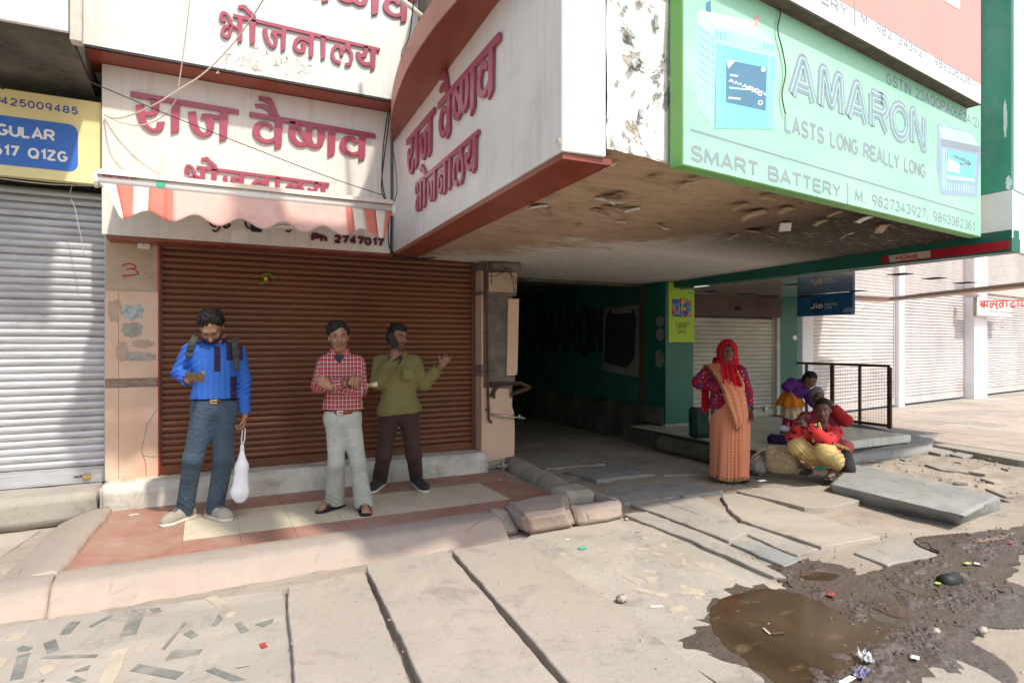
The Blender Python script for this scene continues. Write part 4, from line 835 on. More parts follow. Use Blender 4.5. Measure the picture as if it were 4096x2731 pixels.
# ================================================================== the overhanging block: soffit, peeling wall
FA, FB = Vector((1.85, 2.60, 0)), Vector((6.55, 3.22, 0)); FD = (FB - FA).normalized(); FN = Vector((FD.y, -FD.x, 0))
def soffit_mat():
	t = NT('peeling_soffit'); s = t.sep(t.pos()); X, Y = s[0], s[1]
	n1 = t.noise(1.3, 7, .62); n2 = t.noise(4.5, 9, .68); st = t.noise(3.2, 8, .7, t.mapv(t.pos(), (1, 3.4, 1), (0, 0, .14)))
	och = t.mix(n1, (.40, .275, .18), (.50, .365, .255)); och = t.mix(t.ramp(st, [(.48, 0), (.7, .65)]), och, (.25, .155, .09)); och = t.mix(t.ramp(n2, [(.56, 0), (.66, .7)]), och, (.46, .37, .28))
	gry = t.mix(n2, (.62, .59, .54), (.74, .71, .66))
	# where the ochre coat has gone: towards the back right
	g = t.math('ADD', t.math('MULTIPLY', X, .42), t.math('MULTIPLY', Y, .36)); g = t.math('ADD', g, t.math('MULTIPLY', n1, 1.2)); g = t.math('ADD', g, t.math('MULTIPLY', st, .9))
	c = t.mix(t.ramp(t.math('SUBTRACT', g, 4.25), [(.0, 0), (.22, 1)]), och, gry)
	# black mould and bare mortar under the long green sign
	mx = t.math('SMOOTHSTEP' if False else 'MULTIPLY', t.ramp(t.math('MULTIPLY', X, .1), [(.30, 0), (.46, 1), (.66, 1)]), t.ramp(t.math('MULTIPLY', t.math('SUBTRACT', Y, t.math('MULTIPLY', X, .14)), .1), [(.22, 1), (.36, .85), (.46, 0)]))
	mm = t.math('MULTIPLY', mx, t.ramp(t.noise(14, 10, .8, t.mapv(t.pos(), (.55, 1.6, 1))), [(.36, 0), (.47, 1)]))
	c = t.mix(t.math('MULTIPLY', mx, .55), c, (.27, .19, .115)); c = t.mix(mm, c, (.035, .03, .022))
	dk = t.ramp(t.noise(2.6, 10, .78, t.mapv(t.pos(), (1, 2.2, 1))), [(.555, 0), (.64, .8)])
	c = t.mix(t.math('MULTIPLY', dk, t.ramp(t.math('SUBTRACT', g, 4.25), [(0, .85), (.3, .35)])), c, (.15, .11, .075))
	t.set(color=c, rough=.95, spec=.15); t.bump(t.math('ADD', t.noise(6, 9, .7), t.math('MULTIPLY', mm, -.6)), .7, .03)
	return t.m
M_SOFFIT = soffit_mat()
def wallpeel_mat():
	t = NT('peeling_white_wall'); a = t.noise(3.4, 10, .72, dist=.5); b = t.noise(9, 8, .7); g = t.noise(1.5, 4)
	w = t.mix(b, (.66, .65, .61), (.80, .79, .76))
	lay = t.mix(t.ramp(g, [(.45, 0), (.55, 1)]), (.34, .37, .40), (.50, .44, .33))
	c = t.mix(t.ramp(a, [(.565, 0), (.585, 1)]), w, lay); c = t.mix(t.ramp(a, [(.55, 0), (.565, .45), (.58, 0)]), c, (.22, .21, .19))
	c = t.mix(t.ramp(b, [(.70, 0), (.76, .6)]), c, (.25, .23, .2))
	t.set(color=c, rough=.9, spec=.2); t.bump(t.math('ADD', t.math('MULTIPLY', t.ramp(a, [(.555, 1), (.585, 0)]), 1), t.math('MULTIPLY', b, .4)), .8, .02); return t.m
M_PEEL = wallpeel_mat()
blk = thing('overhang_block', 'overhanging upper storey with peeling ochre soffit above the passage', 'building', (4, 4.5, 2.5))
# soffit as a real uneven sheet
def soff(a, b):
	x = 1.86 + (6.56 - 1.86) * a; yf = FA.y + (x - FA.x) * FD.y / FD.x - .0; y = yf + (8.1 - yf) * b
	z = 2.555 - .05 * min(1, b * 1.2) + .006 * fbm((x, y, 0), 1.2, 3)
	mo = max(0, min(1, (x - 3.6) / .9)) * max(0, 1 - abs(b - .12) / .2); z += .02 * mo * fbm((x, y, 4), 7, 4)
	return (x, y, z)
m = MB(); m.grid(soff, 120, 120); m.build('soffit', M_SOFFIT, blk, smooth=True)
# upper wall face behind the green sign, with its own thickness
m = MB(); p0, p1 = FA + FD * .0, FB + FD * .0
def wl(a, b): 
	p = p0.lerp(p1, a); return p + FN * (.012 * fbm((p.x, 0, 2.55 + b * 4), 2.2, 4)) + Vector((0, 0, 2.545 + b * 2.7 + (.02 * fbm((p.x * 3, 0, 0), 1.5, 3) if b == 0 else 0)))
m.grid(wl, 90, 60); m.build('front_wall', M_PEEL, blk, smooth=True)
p0 = FA + FD * .03
m = MB(); m.hexa([p0 - FN * .02 + Vector((0, 0, 2.60)), p1 - FN * .02 + Vector((0, 0, 2.60)), (6.56, 8.6, 2.60), (2.06, 8.6, 2.60)], [p0 - FN * .02 + Vector((0, 0, 5.2)), p1 - FN * .02 + Vector((0, 0, 5.2)), (6.56, 8.6, 5.2), (2.06, 8.6, 5.2)]); m.build('core', M_CONC, blk)
# flakes hanging off the soffit and the wall
M_FLAKE = simple('plaster_flake', (.33, .23, .14), .9, .3, 9, .3, dirt=(.55, .47, .37), dirt_amt=.5); M_FLAKEW = simple('paint_flake', (.62, .60, .56), .85, .2, 9, .2)
def flake(c, u, v, n, s, mat, curl, par, name='plaster_flake'):
	m = MB(); k = 5; rr = random.Random(hash((round(c.x, 3), round(c.y, 3))) & 0xffff); asp = rr.uniform(.4, .8)
	e = [rr.uniform(-.18, .18) for _ in range(24)]
	def f(a, b):
		x = (a - .5) * s * (1 + e[int(b * 5)] * .5); y = (b - .5) * s * asp * (1 + e[6 + int(a * 5)]); return c + u * x + v * y + n * (curl * s * (a * a) + 0 + .004)
	m.grid(f, k, k); o = m.build(name, mat, par, smooth=True); sm = o.modifiers.new('t', 'SOLIDIFY'); sm.thickness = .006; return o
zT = zoomf(1500, 0, 1745 / 1224); zU = zoomf(2150, 450, 3.36); z4 = zoomf(2650, 0, 2061 / 1446)
FL = [(zU(1000, 1080), .16), (zU(900, 1120), .12), (zU(1130, 1075), .12), (zU(1050, 1240), .20), (zU(1250, 1270), .15), (zU(850, 1280), .12), (zU(50, 1250), .14), (zU(1560, 850), .09), (zU(1950, 950), .12), (zU(2080, 880), .10), (zU(2200, 850), .08), (zU(960, 660), .06), (zT(930, 1160), .12), (zT(1400, 1250), .10), (zT(1640, 1270), .10), (zT(1160, 1270), .07), (z4(440, 1160), .14), (z4(520, 1200), .16), (z4(600, 1110), .10), (z4(700, 1180), .14), (z4(480, 1080), .06), (z4(800, 1140), .08), (z4(560, 1300), .18), (z4(700, 1270), .14), (z4(900, 1250), .12), (z4(1050, 1320), .12), (z4(1250, 1280), .14), (z4(400, 1330), .1), (z4(980, 1200), .1), (z4(1150, 1230), .12)]
for (px_, py_), s in FL:
	c = onz(px_, py_, 2.545); a = random.random() * 6.28
	flake(Vector((c.x, c.y, 2.535)), Vector((math.cos(a), math.sin(a), 0)), Vector((-math.sin(a), math.cos(a), 0)), Vector((0, 0, -1)), s * random.uniform(.8, 1.2), M_FLAKE if random.random() < .6 else M_FLAKEW, random.uniform(.12, .45), blk)
PW = Plane(FA + FN * .0, FD, (0, 0, 1))
for i in range(26):
	u, v = random.uniform(.05, .62), random.uniform(2.75, 4.3); a = random.random() * 6.28
	U = FD * math.cos(a) + Vector((0, 0, math.sin(a))); V = -FD * math.sin(a) + Vector((0, 0, math.cos(a)))
	flake(FA + FD * u + FN * .008 + Vector((0, 0, v)), U, V, FN, random.uniform(.03, .10), M_FLAKEW if random.random() < .7 else M_STK1, random.uniform(.1, .3), blk, 'paint_flake')
# round pipe in the corner beside the sign
m = MB(); c = FA + FD * .60 + FN * .04; m.tube([(c.x, c.y, 2.57), (c.x, c.y, 6)], .055, 12); m.build('wall_pipe', M_GREYKERB, blk, smooth=True)
# ================================================================== battery signs
sgA = FA + FD * .655 + FN * .11; PA = Plane((sgA.x, sgA.y, 0), FD, (0, 0, 1))
bl = PA.uv(2729, 655); brr = PA.uv(3910, 949); tr_ = PA.uv(3927, 427)
SB, SW, ST, S0 = (bl[1] + brr[1]) / 2, tr_[0] * .7 + brr[0] * .3, tr_[1], bl[0]
def mint_mat():
	t = NT('mint_vinyl'); w = t.noise(1.2, 5, .6, t.mapv(t.pos(), (.6, .6, 2.5), (0, .3, 0))); f = t.noise(7, 5)
	c = t.mix(t.ramp(w, [(.4, 0), (.62, 1)]), (.36, .68, .495), (.29, .62, .435)); c = t.mix(t.ramp(f, [(.55, 0), (.8, .3)]), c, (.29, .55, .42))
	t.set(color=c, rough=.5, spec=.35); return t.m
M_MINT = mint_mat(); M_LAV = simple('faded_print_grey', (.26, .31, .36), .55, .06, 6, .02); M_CYAN = simple('faded_print_cyan', (.36, .72, .66), .55, .06, 6, .02)
M_TEALP = simple('faded_print_teal', (.20, .60, .58), .55, .12, 6, .02); M_TEALL = simple('faded_print_pale', (.44, .76, .70), .55, .08, 6, .02); M_NAVY = simple('faded_print_navy', (.09, .22, .34), .5, .12, 6, .02); M_PRWHITE = simple('print_white', (.76, .80, .80), .55, .04, 6, .02)
M_SGREEN = simple('sign_edge_green', (.17, .42, .12), .5, .1, 4, .03, dirt=(.3, .35, .2), dirt_amt=.3)
am = thing('battery_sign', 'long mint green battery shop sign along the overhang', 'sign', (sgA.x, sgA.y, SB))
m = MB(); m.add([PA.at(S0, SB, -.085), PA.at(SW, SB, -.085), PA.at(SW, ST, -.085), PA.at(S0, ST, -.085), PA.at(S0, SB, -.001), PA.at(SW, SB, -.001), PA.at(SW, ST, -.001), PA.at(S0, ST, -.001)], [(0, 1, 2, 3), (4, 5, 6, 7), (0, 1, 5, 4), (1, 2, 6, 5), (2, 3, 7, 6), (3, 0, 4, 7)]); m.build('sign_box', M_SGREEN, am)
m = MB(); put_poly(m, PA, [(S0 + .006, SB + .006), (SW - .004, SB + .006), (SW - .004, ST - .004), (S0 + .006, ST - .004)], 0, .003); m.build('printed_face', M_MINT, am)
def uvz(x, y): return PA.uv(*z4(x, y))
def line_text(text, p_bl, p_br, p_tl, w, cw, gap, mat, name, lay=.0045, **k):
	a, b, c = uvz(*p_bl), uvz(*p_br), uvz(*p_tl); write(None, PA, text, a[0], a[1], c[1] - a[1], w, cw, gap, .003, lay, width=b[0] - a[0], par=am, mat=mat)
line_text('SMART BATTERY', (162, 920), (1010, 1125), (165, 822), .21, .68, .19, M_LAV, 'lettering')
line_text('M. 9827343927, 9893362361', (1098, 1148), (1775, 1322), (1098, 1080), .18, .58, .2, M_LAV, 'lettering')
line_text('LASTS LONG REALLY LONG', (697, 755), (1495, 1010), (700, 650), .19, .54, .17, M_LAV, 'lettering')
line_text('GSTIN 23AQQPA0662A1ZI', (1275, 480), (1800, 722), (1272, 412), .15, .62, .2, M_LAV, 'lettering')
m = MB(); put_ribbon(m, PA, [uvz(158, 740), uvz(1775, 1220)], .012, .003, .0045); m.build('rule_line', M_LAV, am)
m = MB(); put_ribbon(m, PA, [uvz(1053, 1045), uvz(1053, 1165)], .014, .003, .0045); m.build('rule_line', M_LAV, am)
# the big outlined brand word
a, b, c = uvz(735, 575), uvz(1490, 850), uvz(785, 318)
BRAND = {'A': [[(0, 0), (.22, .5), (.42, .97), (.5, 1.03), (.58, .97), (.78, .5), (1, 0)], [(.25, .33), (.75, .33)]], 'M': [[(0, 0), (.05, .5), (.1, .97), (.17, 1.03), (.25, .95), (.45, .4), (.55, .2), (.65, .4), (.85, .95), (.93, 1.03), (1, .97), (1.05, .5), (1.1, 0)]], 'N': [[(0, 0), (0, .5), (0, .97), (.07, 1.03), (.15, .95), (.42, .5), (.70, .05), (.78, -.03), (.85, .03), (.85, .5), (.85, 1)]]}
for i, (w, mm, ly) in enumerate(((.30, M_LAV, .005), (.165, M_CYAN, .0068), (.085, M_LAV, .0086))):
	q = 0; h = c[1] - a[1]; x = a[0]; tot = (b[0] - a[0]); adv = [1.0, 1.1, 1.0, .92, 1.0, .85]; kk = tot / (sum(adv) + 5 * .34)
	for ch, ad in zip('AMARON', adv):
		m = MB()
		for s_ in BRAND.get(ch, FONT[ch]):
			pts = [(x + p[0] * kk, a[1] + h * (.13 + p[1] * .74)) for p in s_]
			put_ribbon(m, PA, smooth2(pts, 5) if 2 < len(pts) < 14 else pts, w * h, .003, ly + .0003 * (q % 4)); q += 1
		x += (ad + .34) * kk; m.build('brand_letter', mm, am)
def pic(polys, par=am, plane=PA, zf=z4):
	for i, (pts, mat, ly) in enumerate(polys):
		m = MB(); put_poly(m, plane, [plane.uv(*zf(*p)) for p in pts][::-1], .003, .003 + ly); m.build('printed_shape', mat, par)
# large battery picture
pic([([(190, 115), (205, 60), (520, 130), (635, 240), (640, 330), (625, 740), (290, 735), (210, 640), (190, 560)], M_TEALL, .0012),
     ([(190, 130), (300, 230), (300, 735), (210, 640)], M_CYAN, .0018), ([(300, 250), (640, 330), (625, 740), (290, 735)], M_TEALP, .0018),
     ([(285, 165), (635, 250), (635, 310), (300, 245)], M_CYAN, .0024), ([(205, 60), (520, 130), (540, 190), (290, 150)], M_PRWHITE, .0024),
     ([(360, 345), (590, 390), (582, 632), (358, 585)], M_NAVY, .0028), ([(245, 20), (270, 5), (272, 75), (245, 70)], M_NAVY, .0028), ([(520, 100), (545, 98), (540, 160), (518, 155)], simple('print_pink', (.72, .38, .36), .5, .05, 6, 0), .0028),
     ([(360, 345), (410, 350), (370, 395)], M_PRWHITE, .0034), ([(380, 425), (425, 432), (425, 442), (380, 436)], M_PRWHITE, .0034), ([(375, 498), (470, 508), (470, 518), (375, 508)], M_TEALL, .0034), ([(372, 555), (440, 562), (440, 572), (372, 566)], M_PRWHITE, .0034)])
pic([(blob(570, 400, 14, 13, 14, 0), M_PRWHITE, .0034), (blob(553, 588, 14, 15, 14, 0), M_PRWHITE, .0034), (blob(553, 588, 8, 9, 12, 0), M_NAVY, .004)])
for i in range(5):
	for j in range(9): pic([([(205 + 18 * i, 150 + 47 * j + 14 * i), (212 + 18 * i, 153 + 47 * j + 14 * i), (212 + 18 * i, 182 + 44 * j + 14 * i), (205 + 18 * i, 178 + 44 * j + 14 * i)], M_TEALP, .0026)])
for x in (305, 318, 331, 598, 612, 625): pic([([(x, 250 + (x - 300) * .22), (x + 5, 251 + (x - 300) * .22), (x + 3, 728), (x - 2, 728)], M_CYAN, .0026)])
for x in (300, 322, 345, 570, 592, 615): pic([([(x, 178 + (x - 300) * .25), (x + 12, 181 + (x - 300) * .25), (x + 12, 228 + (x - 300) * .22), (x, 222 + (x - 300) * .22)], M_TEALP, .003)])
line_text('AMARON', (372, 472), (580, 500), (374, 448), .22, .8, .2, M_PRWHITE, 'lettering', .0075); line_text('PRO', (474, 522), (560, 532), (474, 496), .22, .7, .18, M_PRWHITE, 'lettering', .0075)
# small battery picture
M_SLATE = simple('faded_print_slate', (.30, .40, .52), .55, .1, 6, .02)
pic([([(1565, 710), (1600, 715), (1760, 755), (1810, 840), (1812, 880), (1790, 1125), (1585, 1110), (1560, 960)], M_SLATE, .0012), ([(1572, 720), (1755, 762), (1800, 835), (1585, 790)], M_TEALL, .002), ([(1585, 790), (1808, 838), (1806, 872), (1590, 832)], M_LAV, .002),
     ([(1622, 855), (1790, 888), (1775, 1040), (1618, 1025)], M_TEALP, .0026), ([(1625, 905), (1690, 940), (1690, 990), (1622, 975)], M_PRWHITE, .0032), ([(1690, 925), (1755, 935), (1752, 950), (1690, 942)], M_NAVY, .0032), ([(1620, 1000), (1775, 1020), (1775, 1038), (1618, 1024)], M_TEALL, .0032), ([(1590, 705), (1605, 705), (1605, 735), (1592, 733)], M_TEALL, .0032)])
for i in range(13): pic([([(1600 + 14 * i, 1040 + 2 * i), (1604 + 14 * i, 1040 + 2 * i), (1604 + 14 * i, 1085 + 1.5 * i), (1600 + 14 * i, 1085 + 1.5 * i)], M_TEALL, .0026)])
for i in range(3): pic([([(1592 + 10 * i, 845), (1596 + 10 * i, 846), (1596 + 10 * i, 1080), (1592 + 10 * i, 1080)], M_TEALL, .0026)])
line_text('AMARON', (1652, 900), (1748, 915), (1653, 878), .2, .7, .2, M_LAV, 'lettering', .0075); line_text('HIWAY', (1694, 938), (1752, 948), (1695, 926), .2, .6, .15, M_PRWHITE, 'lettering', .0085)
# plant trailing down the sign
wire('dry_creeper', [PA.at(*uvz(x, y), .02) for x, y in ((630, 0), (655, 80), (640, 180), (668, 300), (685, 420), (665, 540), (675, 620), (685, 660))], .0045, M_RUSTIRON, 'dry brown creeper stem hanging over the green battery sign')
# upper pink and white sign
PA2 = Plane(PA.at(0, 0, .10), FD, (0, 0, 1)); e0, e1 = PA2.uv(*z4(720, 0)), PA2.uv(*z4(1812, 605)); ZB2 = (e0[1] + e1[1]) / 2
up2 = thing('pink_white_sign', 'pale pink sign with white strip of phone numbers above the green battery sign', 'sign', (sgA.x, sgA.y, ZB2))
t0, t1 = PA2.uv(*z4(890, 0)), PA2.uv(*z4(1812, 440)); ZM2 = (t0[1] + t1[1]) / 2
m = MB(); m.add([PA2.at(-.05, ZB2, -.16), PA2.at(e1[0], ZB2, -.16), PA2.at(e1[0], 5.8, -.16), PA2.at(-.05, 5.8, -.16), PA2.at(-.05, ZB2, -.001), PA2.at(e1[0], ZB2, -.001), PA2.at(e1[0], 5.8, -.001), PA2.at(-.05, 5.8, -.001)], [(0, 1, 2, 3), (4, 5, 6, 7), (0, 1, 5, 4), (1, 2, 6, 5), (2, 3, 7, 6), (3, 0, 4, 7)]); m.build('sign_box', simple('grimy_board', (.12, .09, .07), .9, .4, 12, .4), up2)
M_PINKV = simple('faded_pink_vinyl', (.68, .31, .275), .5, .06, 3, .02); M_WHV = simple('white_vinyl', (.78, .78, .77), .5, .03, 3, .02)
m = MB(); put_poly(m, PA2, [(-.05, ZB2 + .008), (e1[0], ZB2 + .008), (e1[0], ZM2), (-.05, ZM2)], 0, .003); m.build('white_strip', M_WHV, up2)
m = MB(); put_poly(m, PA2, [(-.05, ZM2 + .002), (e1[0], ZM2 + .002), (e1[0], 5.8), (-.05, 5.8)], 0, .003); m.build('pink_panel', M_PINKV, up2)
def lt2(text, p_bl, p_br, p_tl, w, cw, gap, mat):
	a, b, c = [PA2.uv(*z4(*p)) for p in (p_bl, p_br, p_tl)]; write(None, PA2, text, a[0], a[1], c[1] - a[1], w, cw, gap, .003, .0045, width=b[0] - a[0], par=up2, mat=mat)
lt2('ERY', (905, 20), (1050, 82), (905, -48), .16, .62, .2, M_LAV); lt2('M. 9827343927, 9893362361', (1128, 130), (1770, 505), (1132, 72), .15, .56, .2, M_LAV)
m = MB(); put_ribbon(m, PA2, [PA2.uv(*z4(1092, 15)), PA2.uv(*z4(1092, 155))], .014, .003, .0045); m.build('rule_line', M_LAV, up2)
m = MB(); put_poly(m, PA2, [PA2.uv(*z4(*p)) for p in ((1600, -20), (1692, -20), (1690, 60), (1600, 5))][::-1], .003, .006); m.build('white_block', M_WHV, up2)
# ================================================================== beam, right hand block with glossy ceiling
BX = 6.52
bm_ = thing('green_beam', 'dark green beam with a red painted end over the shop entrance', 'beam', (BX, 5, 2.4))
m = MB(); m.hexa([(BX, 2.94, 2.375), (BX + .14, 2.94, 2.375), (BX + .14, 7.75, 2.41), (BX, 7.75, 2.41)], [(BX, 2.94, 2.575), (BX + .14, 2.94, 2.575), (BX + .14, 7.75, 2.60), (BX, 7.75, 2.60)]); m.build('beam_face', M_GREEN, bm_, bevel=.004)
PB = Plane((BX - .001, 0, 0), (0, -1, 0), (0, 0, 1)); zL = zoomf(3396, 900, 2195 / 700)
m = MB(); put_poly(m, PB, [PB.uv(*zL(*p)) for p in ((405, 395), (2018, 188), (2015, 300), (1480, 375), (415, 480))][::-1], 0, .004); m.build('red_panel', M_REDTRIM, bm_)
m = MB(); put_poly(m, PB, [PB.uv(*zL(*p)) for p in ((500, 385), (1030, 318), (1022, 408), (515, 470))][::-1], .004, .0055); m.build('white_label', simple('old_white_label', (.55, .50, .43), .7, .2, 9, .05), bm_)
a, b, c = PB.uv(*zL(598, 443)), PB.uv(*zL(870, 412)), PB.uv(*zL(598, 393)); m = MB(); write(m, PB, 'HOME', a[0], a[1], c[1] - a[1], .22, .75, .25, .0055, .007, width=b[0] - a[0])
a2 = PB.uv(*zL(600, 475)); write(m, PB, 'CREDIT', a2[0], a2[1] + .0, (c[1] - a[1]) * .45, .3, .62, .2, .0055, .007, width=(b[0] - a[0]) * 1.1); m.build('label_lettering', simple('label_red', (.5, .02, .03), .6, .05, 9, 0), bm_)
# block over the right hand shops
rb = thing('neighbour_block', 'white and green clad block over the shops at the right', 'building', (9, 4, 2.4))
zN = zoomf(3700, 300, 817 / 396); PBX = Plane((BX + .005, 0, 0), (0, -1, 0), (0, 0, 1)); zg = PBX.uv(*zN(712, 948))[1]
CZ2 = 2.372
def rblock(x0, yo, z0, z1, nm, mt):
	m = MB(); y0, y1 = 2.935 + yo, 3.62 + yo; f = lambda z: [(x0, y0, z), (10.15, y1, z), (10.15, y1 + .3, z), (x0, y0 + .3, z)]; m.hexa(f(z0), f(z1)); m.build(nm, mt, rb)
rblock(BX + .005, 0, 2.50, zg, 'white_cladding', M_WHITEWALL); rblock(BX + .15, .002, CZ2 + .006, 2.497, 'white_skirt', M_WHITEWALL)
m = MB(); m.box(BX + .005, BX + .03, 2.945, 4.2, zg + .004, 6.5); m.build('green_side_panel', M_GREENP, rb)
rblock(BX + .02, -.005, zg + .004, 6.5, 'teal_front_panel', M_TEAL)
m = MB(); m.box(BX + .002, BX + .004, 3.28, 3.292, zg, 6.5); m.build('panel_joint', M_BLKPL, rb)
sticker(rb, PBX, [zN(*p) for p in blob(663, 360, 16, 150, 20, .3, 3)][::-1], M_PRWHITE, .002, 'peeled_patch'); sticker(rb, PBX, [zN(*p) for p in blob(690, 890, 24, 55, 18, .4, 7)][::-1], M_PRWHITE, .002, 'peeled_patch')
m = MB(); m.box(BX + .16, 11.2, 3.95, 8.6, 2.62, 2.8); m.build('sun_block_slab', M_CONC, rb)  # unseen slab added over the ceiling to keep sun off pillar and shutter
def ceil_mat():
	t = NT('glossy_ceiling'); g = t.noise(2.2, 7, .6, t.mapv(t.pos(), (.5, 7, 1), (0, 0, .1), )); c = t.mix(t.ramp(g, [(.35, 0), (.68, 1)]), (.46, .46, .44), (.56, .555, .53))
	c = t.mix(t.ramp(t.noise(.8, 4), [(.5, 0), (.75, .3)]), c, (.42, .41, .38)); t.set(color=c, rough=.12, spec=1.0, coat=1.0); t.b.inputs['Coat Roughness'].default_value = .03; t.b.inputs['Coat IOR'].default_value = 2.0; t.bump(t.noise(1.1, 2), .05, .02); return t.m
cl = thing('arcade_ceiling', 'shiny pale panelled arcade ceiling with dark lamp holes at the right', 'ceiling', (9, 5, CZ2))
M_CEIL = ceil_mat()
CP = [[(BX + .14, 2.97), (7.62, 3.16), (7.62, 7.75), (BX + .14, 7.75)], [(7.625, 3.16), (8.72, 3.37), (8.72, 7.75), (7.625, 7.75)], [(8.725, 3.37), (9.85, 3.57), (10.9, 6.1), (11.4, 7.05), (9.25, 7.0), (9.25, 7.75), (8.725, 7.75)]]
for pl in CP:
	m = MB(); m.prism([(x, y, CZ2) for x, y in pl], (0, 0, .02)); m.build('ceiling_panel', M_CEIL, cl)
for (x, y) in ((640, 618), (1070, 670), (1450, 725), (100, 828)):
	c = onz(*zL(x, y), CZ2); m = MB(); m.box(c.x - .10, c.x + .10, c.y - .10, c.y + .10, CZ2 - .004, CZ2 + .004); m.build('lamp_hole', M_BLACK, cl)
zH = zoomf(2600, 1000, 2.94)
for (x, y) in ((1680, 405), (725, 485), (1120, 517)):
	c = onz(*zH(x, y), CZ2); m = MB(); m.box(c.x - .10, c.x + .10, c.y - .10, c.y + .10, CZ2 - .004, CZ2 + .004); m.build('lamp_hole', M_BLACK, cl)
# peeling pink edge beyond the ceiling
M_PINKPL = simple('pink_plaster_lintel', (.66, .50, .45), .9, .15, 3, .4, dirt=(.42, .27, .18), dirt_amt=.5, dscale=3)
ed = thing('pink_lintel', 'peeling pale pink plaster beam above the white shutters', 'beam', (12, 7, 2.3))
m = MB(); m.prism([(9.85, 3.57, CZ2 - .03), (10.9, 6.1, CZ2 - .03), (11.4, 7.06, CZ2 - .03), (9.2, 7.02, CZ2 - .03), (9.2, 7.3, CZ2 - .03), (11.75, 7.4, CZ2 - .03), (11.25, 6.0, CZ2 - .03), (10.15, 3.6, CZ2 - .03)], (0, 0, .09)); m.build('edge_slab', M_PINKPL, ed)
# ================================================================== passage
pas = thing('passage', 'dark covered passage with green walls between the two shops', 'passage', (4.9, 9, 0))
m = MB(); m.box(6.40, 6.56, 7.42, 17, -.2, 3.2); m.build('right_wall', M_DKGREEN, pas)
m = MB(); m.box(3.10, 3.34, 7.12, 17, -.2, 3.2); m.build('left_wall', M_DKGREEN, pas)
m = MB(); m.box(3.1, 6.5, 8.15, 17, 2.62, 2.8); m.build('passage_ceiling', M_DARKCONC, pas)
m = MB(); m.box(3.1, 6.5, 7.95, 8.2, 2.46, 2.8); m.build('cross_beam', M_DARKCONC, pas)
m = MB(); m.box(3.1, 6.5, 16.9, 17.1, -.2, 3.2); m.build('end_wall', M_DKGREEN, pas)
m = MB(); m.box(6.34, 6.40, 7.45, 16, -.2, .55); m.build('dado', M_DARKCONC, pas, bevel=.01)
m = MB(); m.box(6.36, 6.41, 7.9, 8.02, 0, 2.6); m.build('wall_post', M_RUSTIRON, pas)
PP = Plane((6.395, 0, 0), (0, -1, 0), (0, 0, 1)); zP = zoomf(2000, 1000, 1568 / 1000)
M_MURGREY = simple('mural_grey', (.22, .23, .22), .9, .3, 4, .2, dirt=(.03, .03, .028), dirt_amt=.5); M_MURDK = simple('mural_black', (.018, .035, .032), .85, .3, 4, .2)
m = MB(); put_poly(m, PP, [PP.uv(*zP(*p)) for p in ((650, 365), (875, 345), (870, 800), (645, 755))][::-1], 0, .004); m.build('painted_panel', M_MURGREY, pas)
m = MB(); put_poly(m, PP, [PP.uv(*zP(*p)) for p in ((665, 420), (695, 370), (705, 400), (825, 395), (840, 365), (855, 430), (845, 680), (790, 740), (655, 700))][::-1], .004, .007); m.build('painted_battery', M_MURDK, pas)
a, b, c = PP.uv(*zP(215, 655)), PP.uv(*zP(640, 690)), PP.uv(*zP(450, 450)); write(None, PP, 'AMARON', a[0], a[1], .95, .16, .62, .22, 0, .003, width=b[0] - a[0], par=pas, mat=M_MURDK)
for (x, y, rx, ry, sd) in ((1003, 448, 26, 34, 1), (1005, 530, 26, 40, 2), (1000, 680, 28, 55, 3)): sticker(pas, Plane((6.338, 0, 0), (0, -1, 0), (0, 0, 1)), [zP(*p) for p in blob(x, y, rx, ry, 16, .3, sd)][::-1], M_MURGREY, .002)
# ================================================================== phone shop: platform, pillars, shutter
SPZ = .27
sp = thing('shop_platform', 'raised shop platform with polished floor and marble edge at the right', 'platform', (7.4, 6, 0))
m = MB(); m.prism([(5.93, 5.24, 0), (8.84, 5.24, 0), (9.36, 6.2, 0), (9.36, 8.0, 0), (6.02, 8.0, 0), (6.04, 7.0, 0)], (0, 0, SPZ - .012)); m.build('base', M_DARKCONC, sp)
for i in range(5):
	for j in range(4):
		x0 = 5.93 + i * .60; y0 = 5.24 + j * .62; x1, y1 = min(x0 + .6, 8.84 if j < 2 else 9.3), min(y0 + .62, 7.75)
		m = MB(); m.box(x0 + .001, x1 - .001, y0 + .001, y1 - .001, SPZ - .012, SPZ + random.uniform(-.0008, .0008)); m.build('floor_tile', M_FLOORGREY, sp)
for i in range(5):
	x0 = 6.5 + i * .476; m = MB(); m.box(x0 + .001, x0 + .475, 5.205, 5.238, SPZ - .105, SPZ - .002); m.build('marble_edge', M_MARBLE, sp, bevel=.004)
m = MB(); m.box(8.845, 8.87, 5.24, 5.9, SPZ - .105, SPZ - .002); m.build('marble_edge', M_MARBLE, sp, bevel=.004)
tag(rough_solid('lower_step', [(6.85, 4.98, 0), (9.0, 4.98, 0), (10.3, 5.62, 0), (8.9, 5.26, 0), (6.85, 4.98, .155), (9.0, 5.02, .125), (10.3, 5.64, .118), (8.9, 5.28, .15)], M_STONE2, cell=.1, amp=.004, bevel=.008), 'low grey step in front of the marble edged platform', 'step')
m = MB(); m.prism([(9.0, 5.05, .112), (10.28, 5.62, .112), (10.38, 6.4, .112), (9.4, 6.2, .112), (8.9, 5.3, .112)], (0, 0, .006)); tag(m.build('painted_shadow_patch', M_STONE2), kind='structure')  # cast shadow of the arcade ceiling, laid on the pavement as a grey sheet
tag(rough_box('rough_side_kerb', 5.82, 5.94, 5.25, 7.0, 0, .22, M_DARKCONC, cell=.07, amp=.02, bevel=.03), 'rough dark cement edge along the left side of the shop platform', 'kerb')
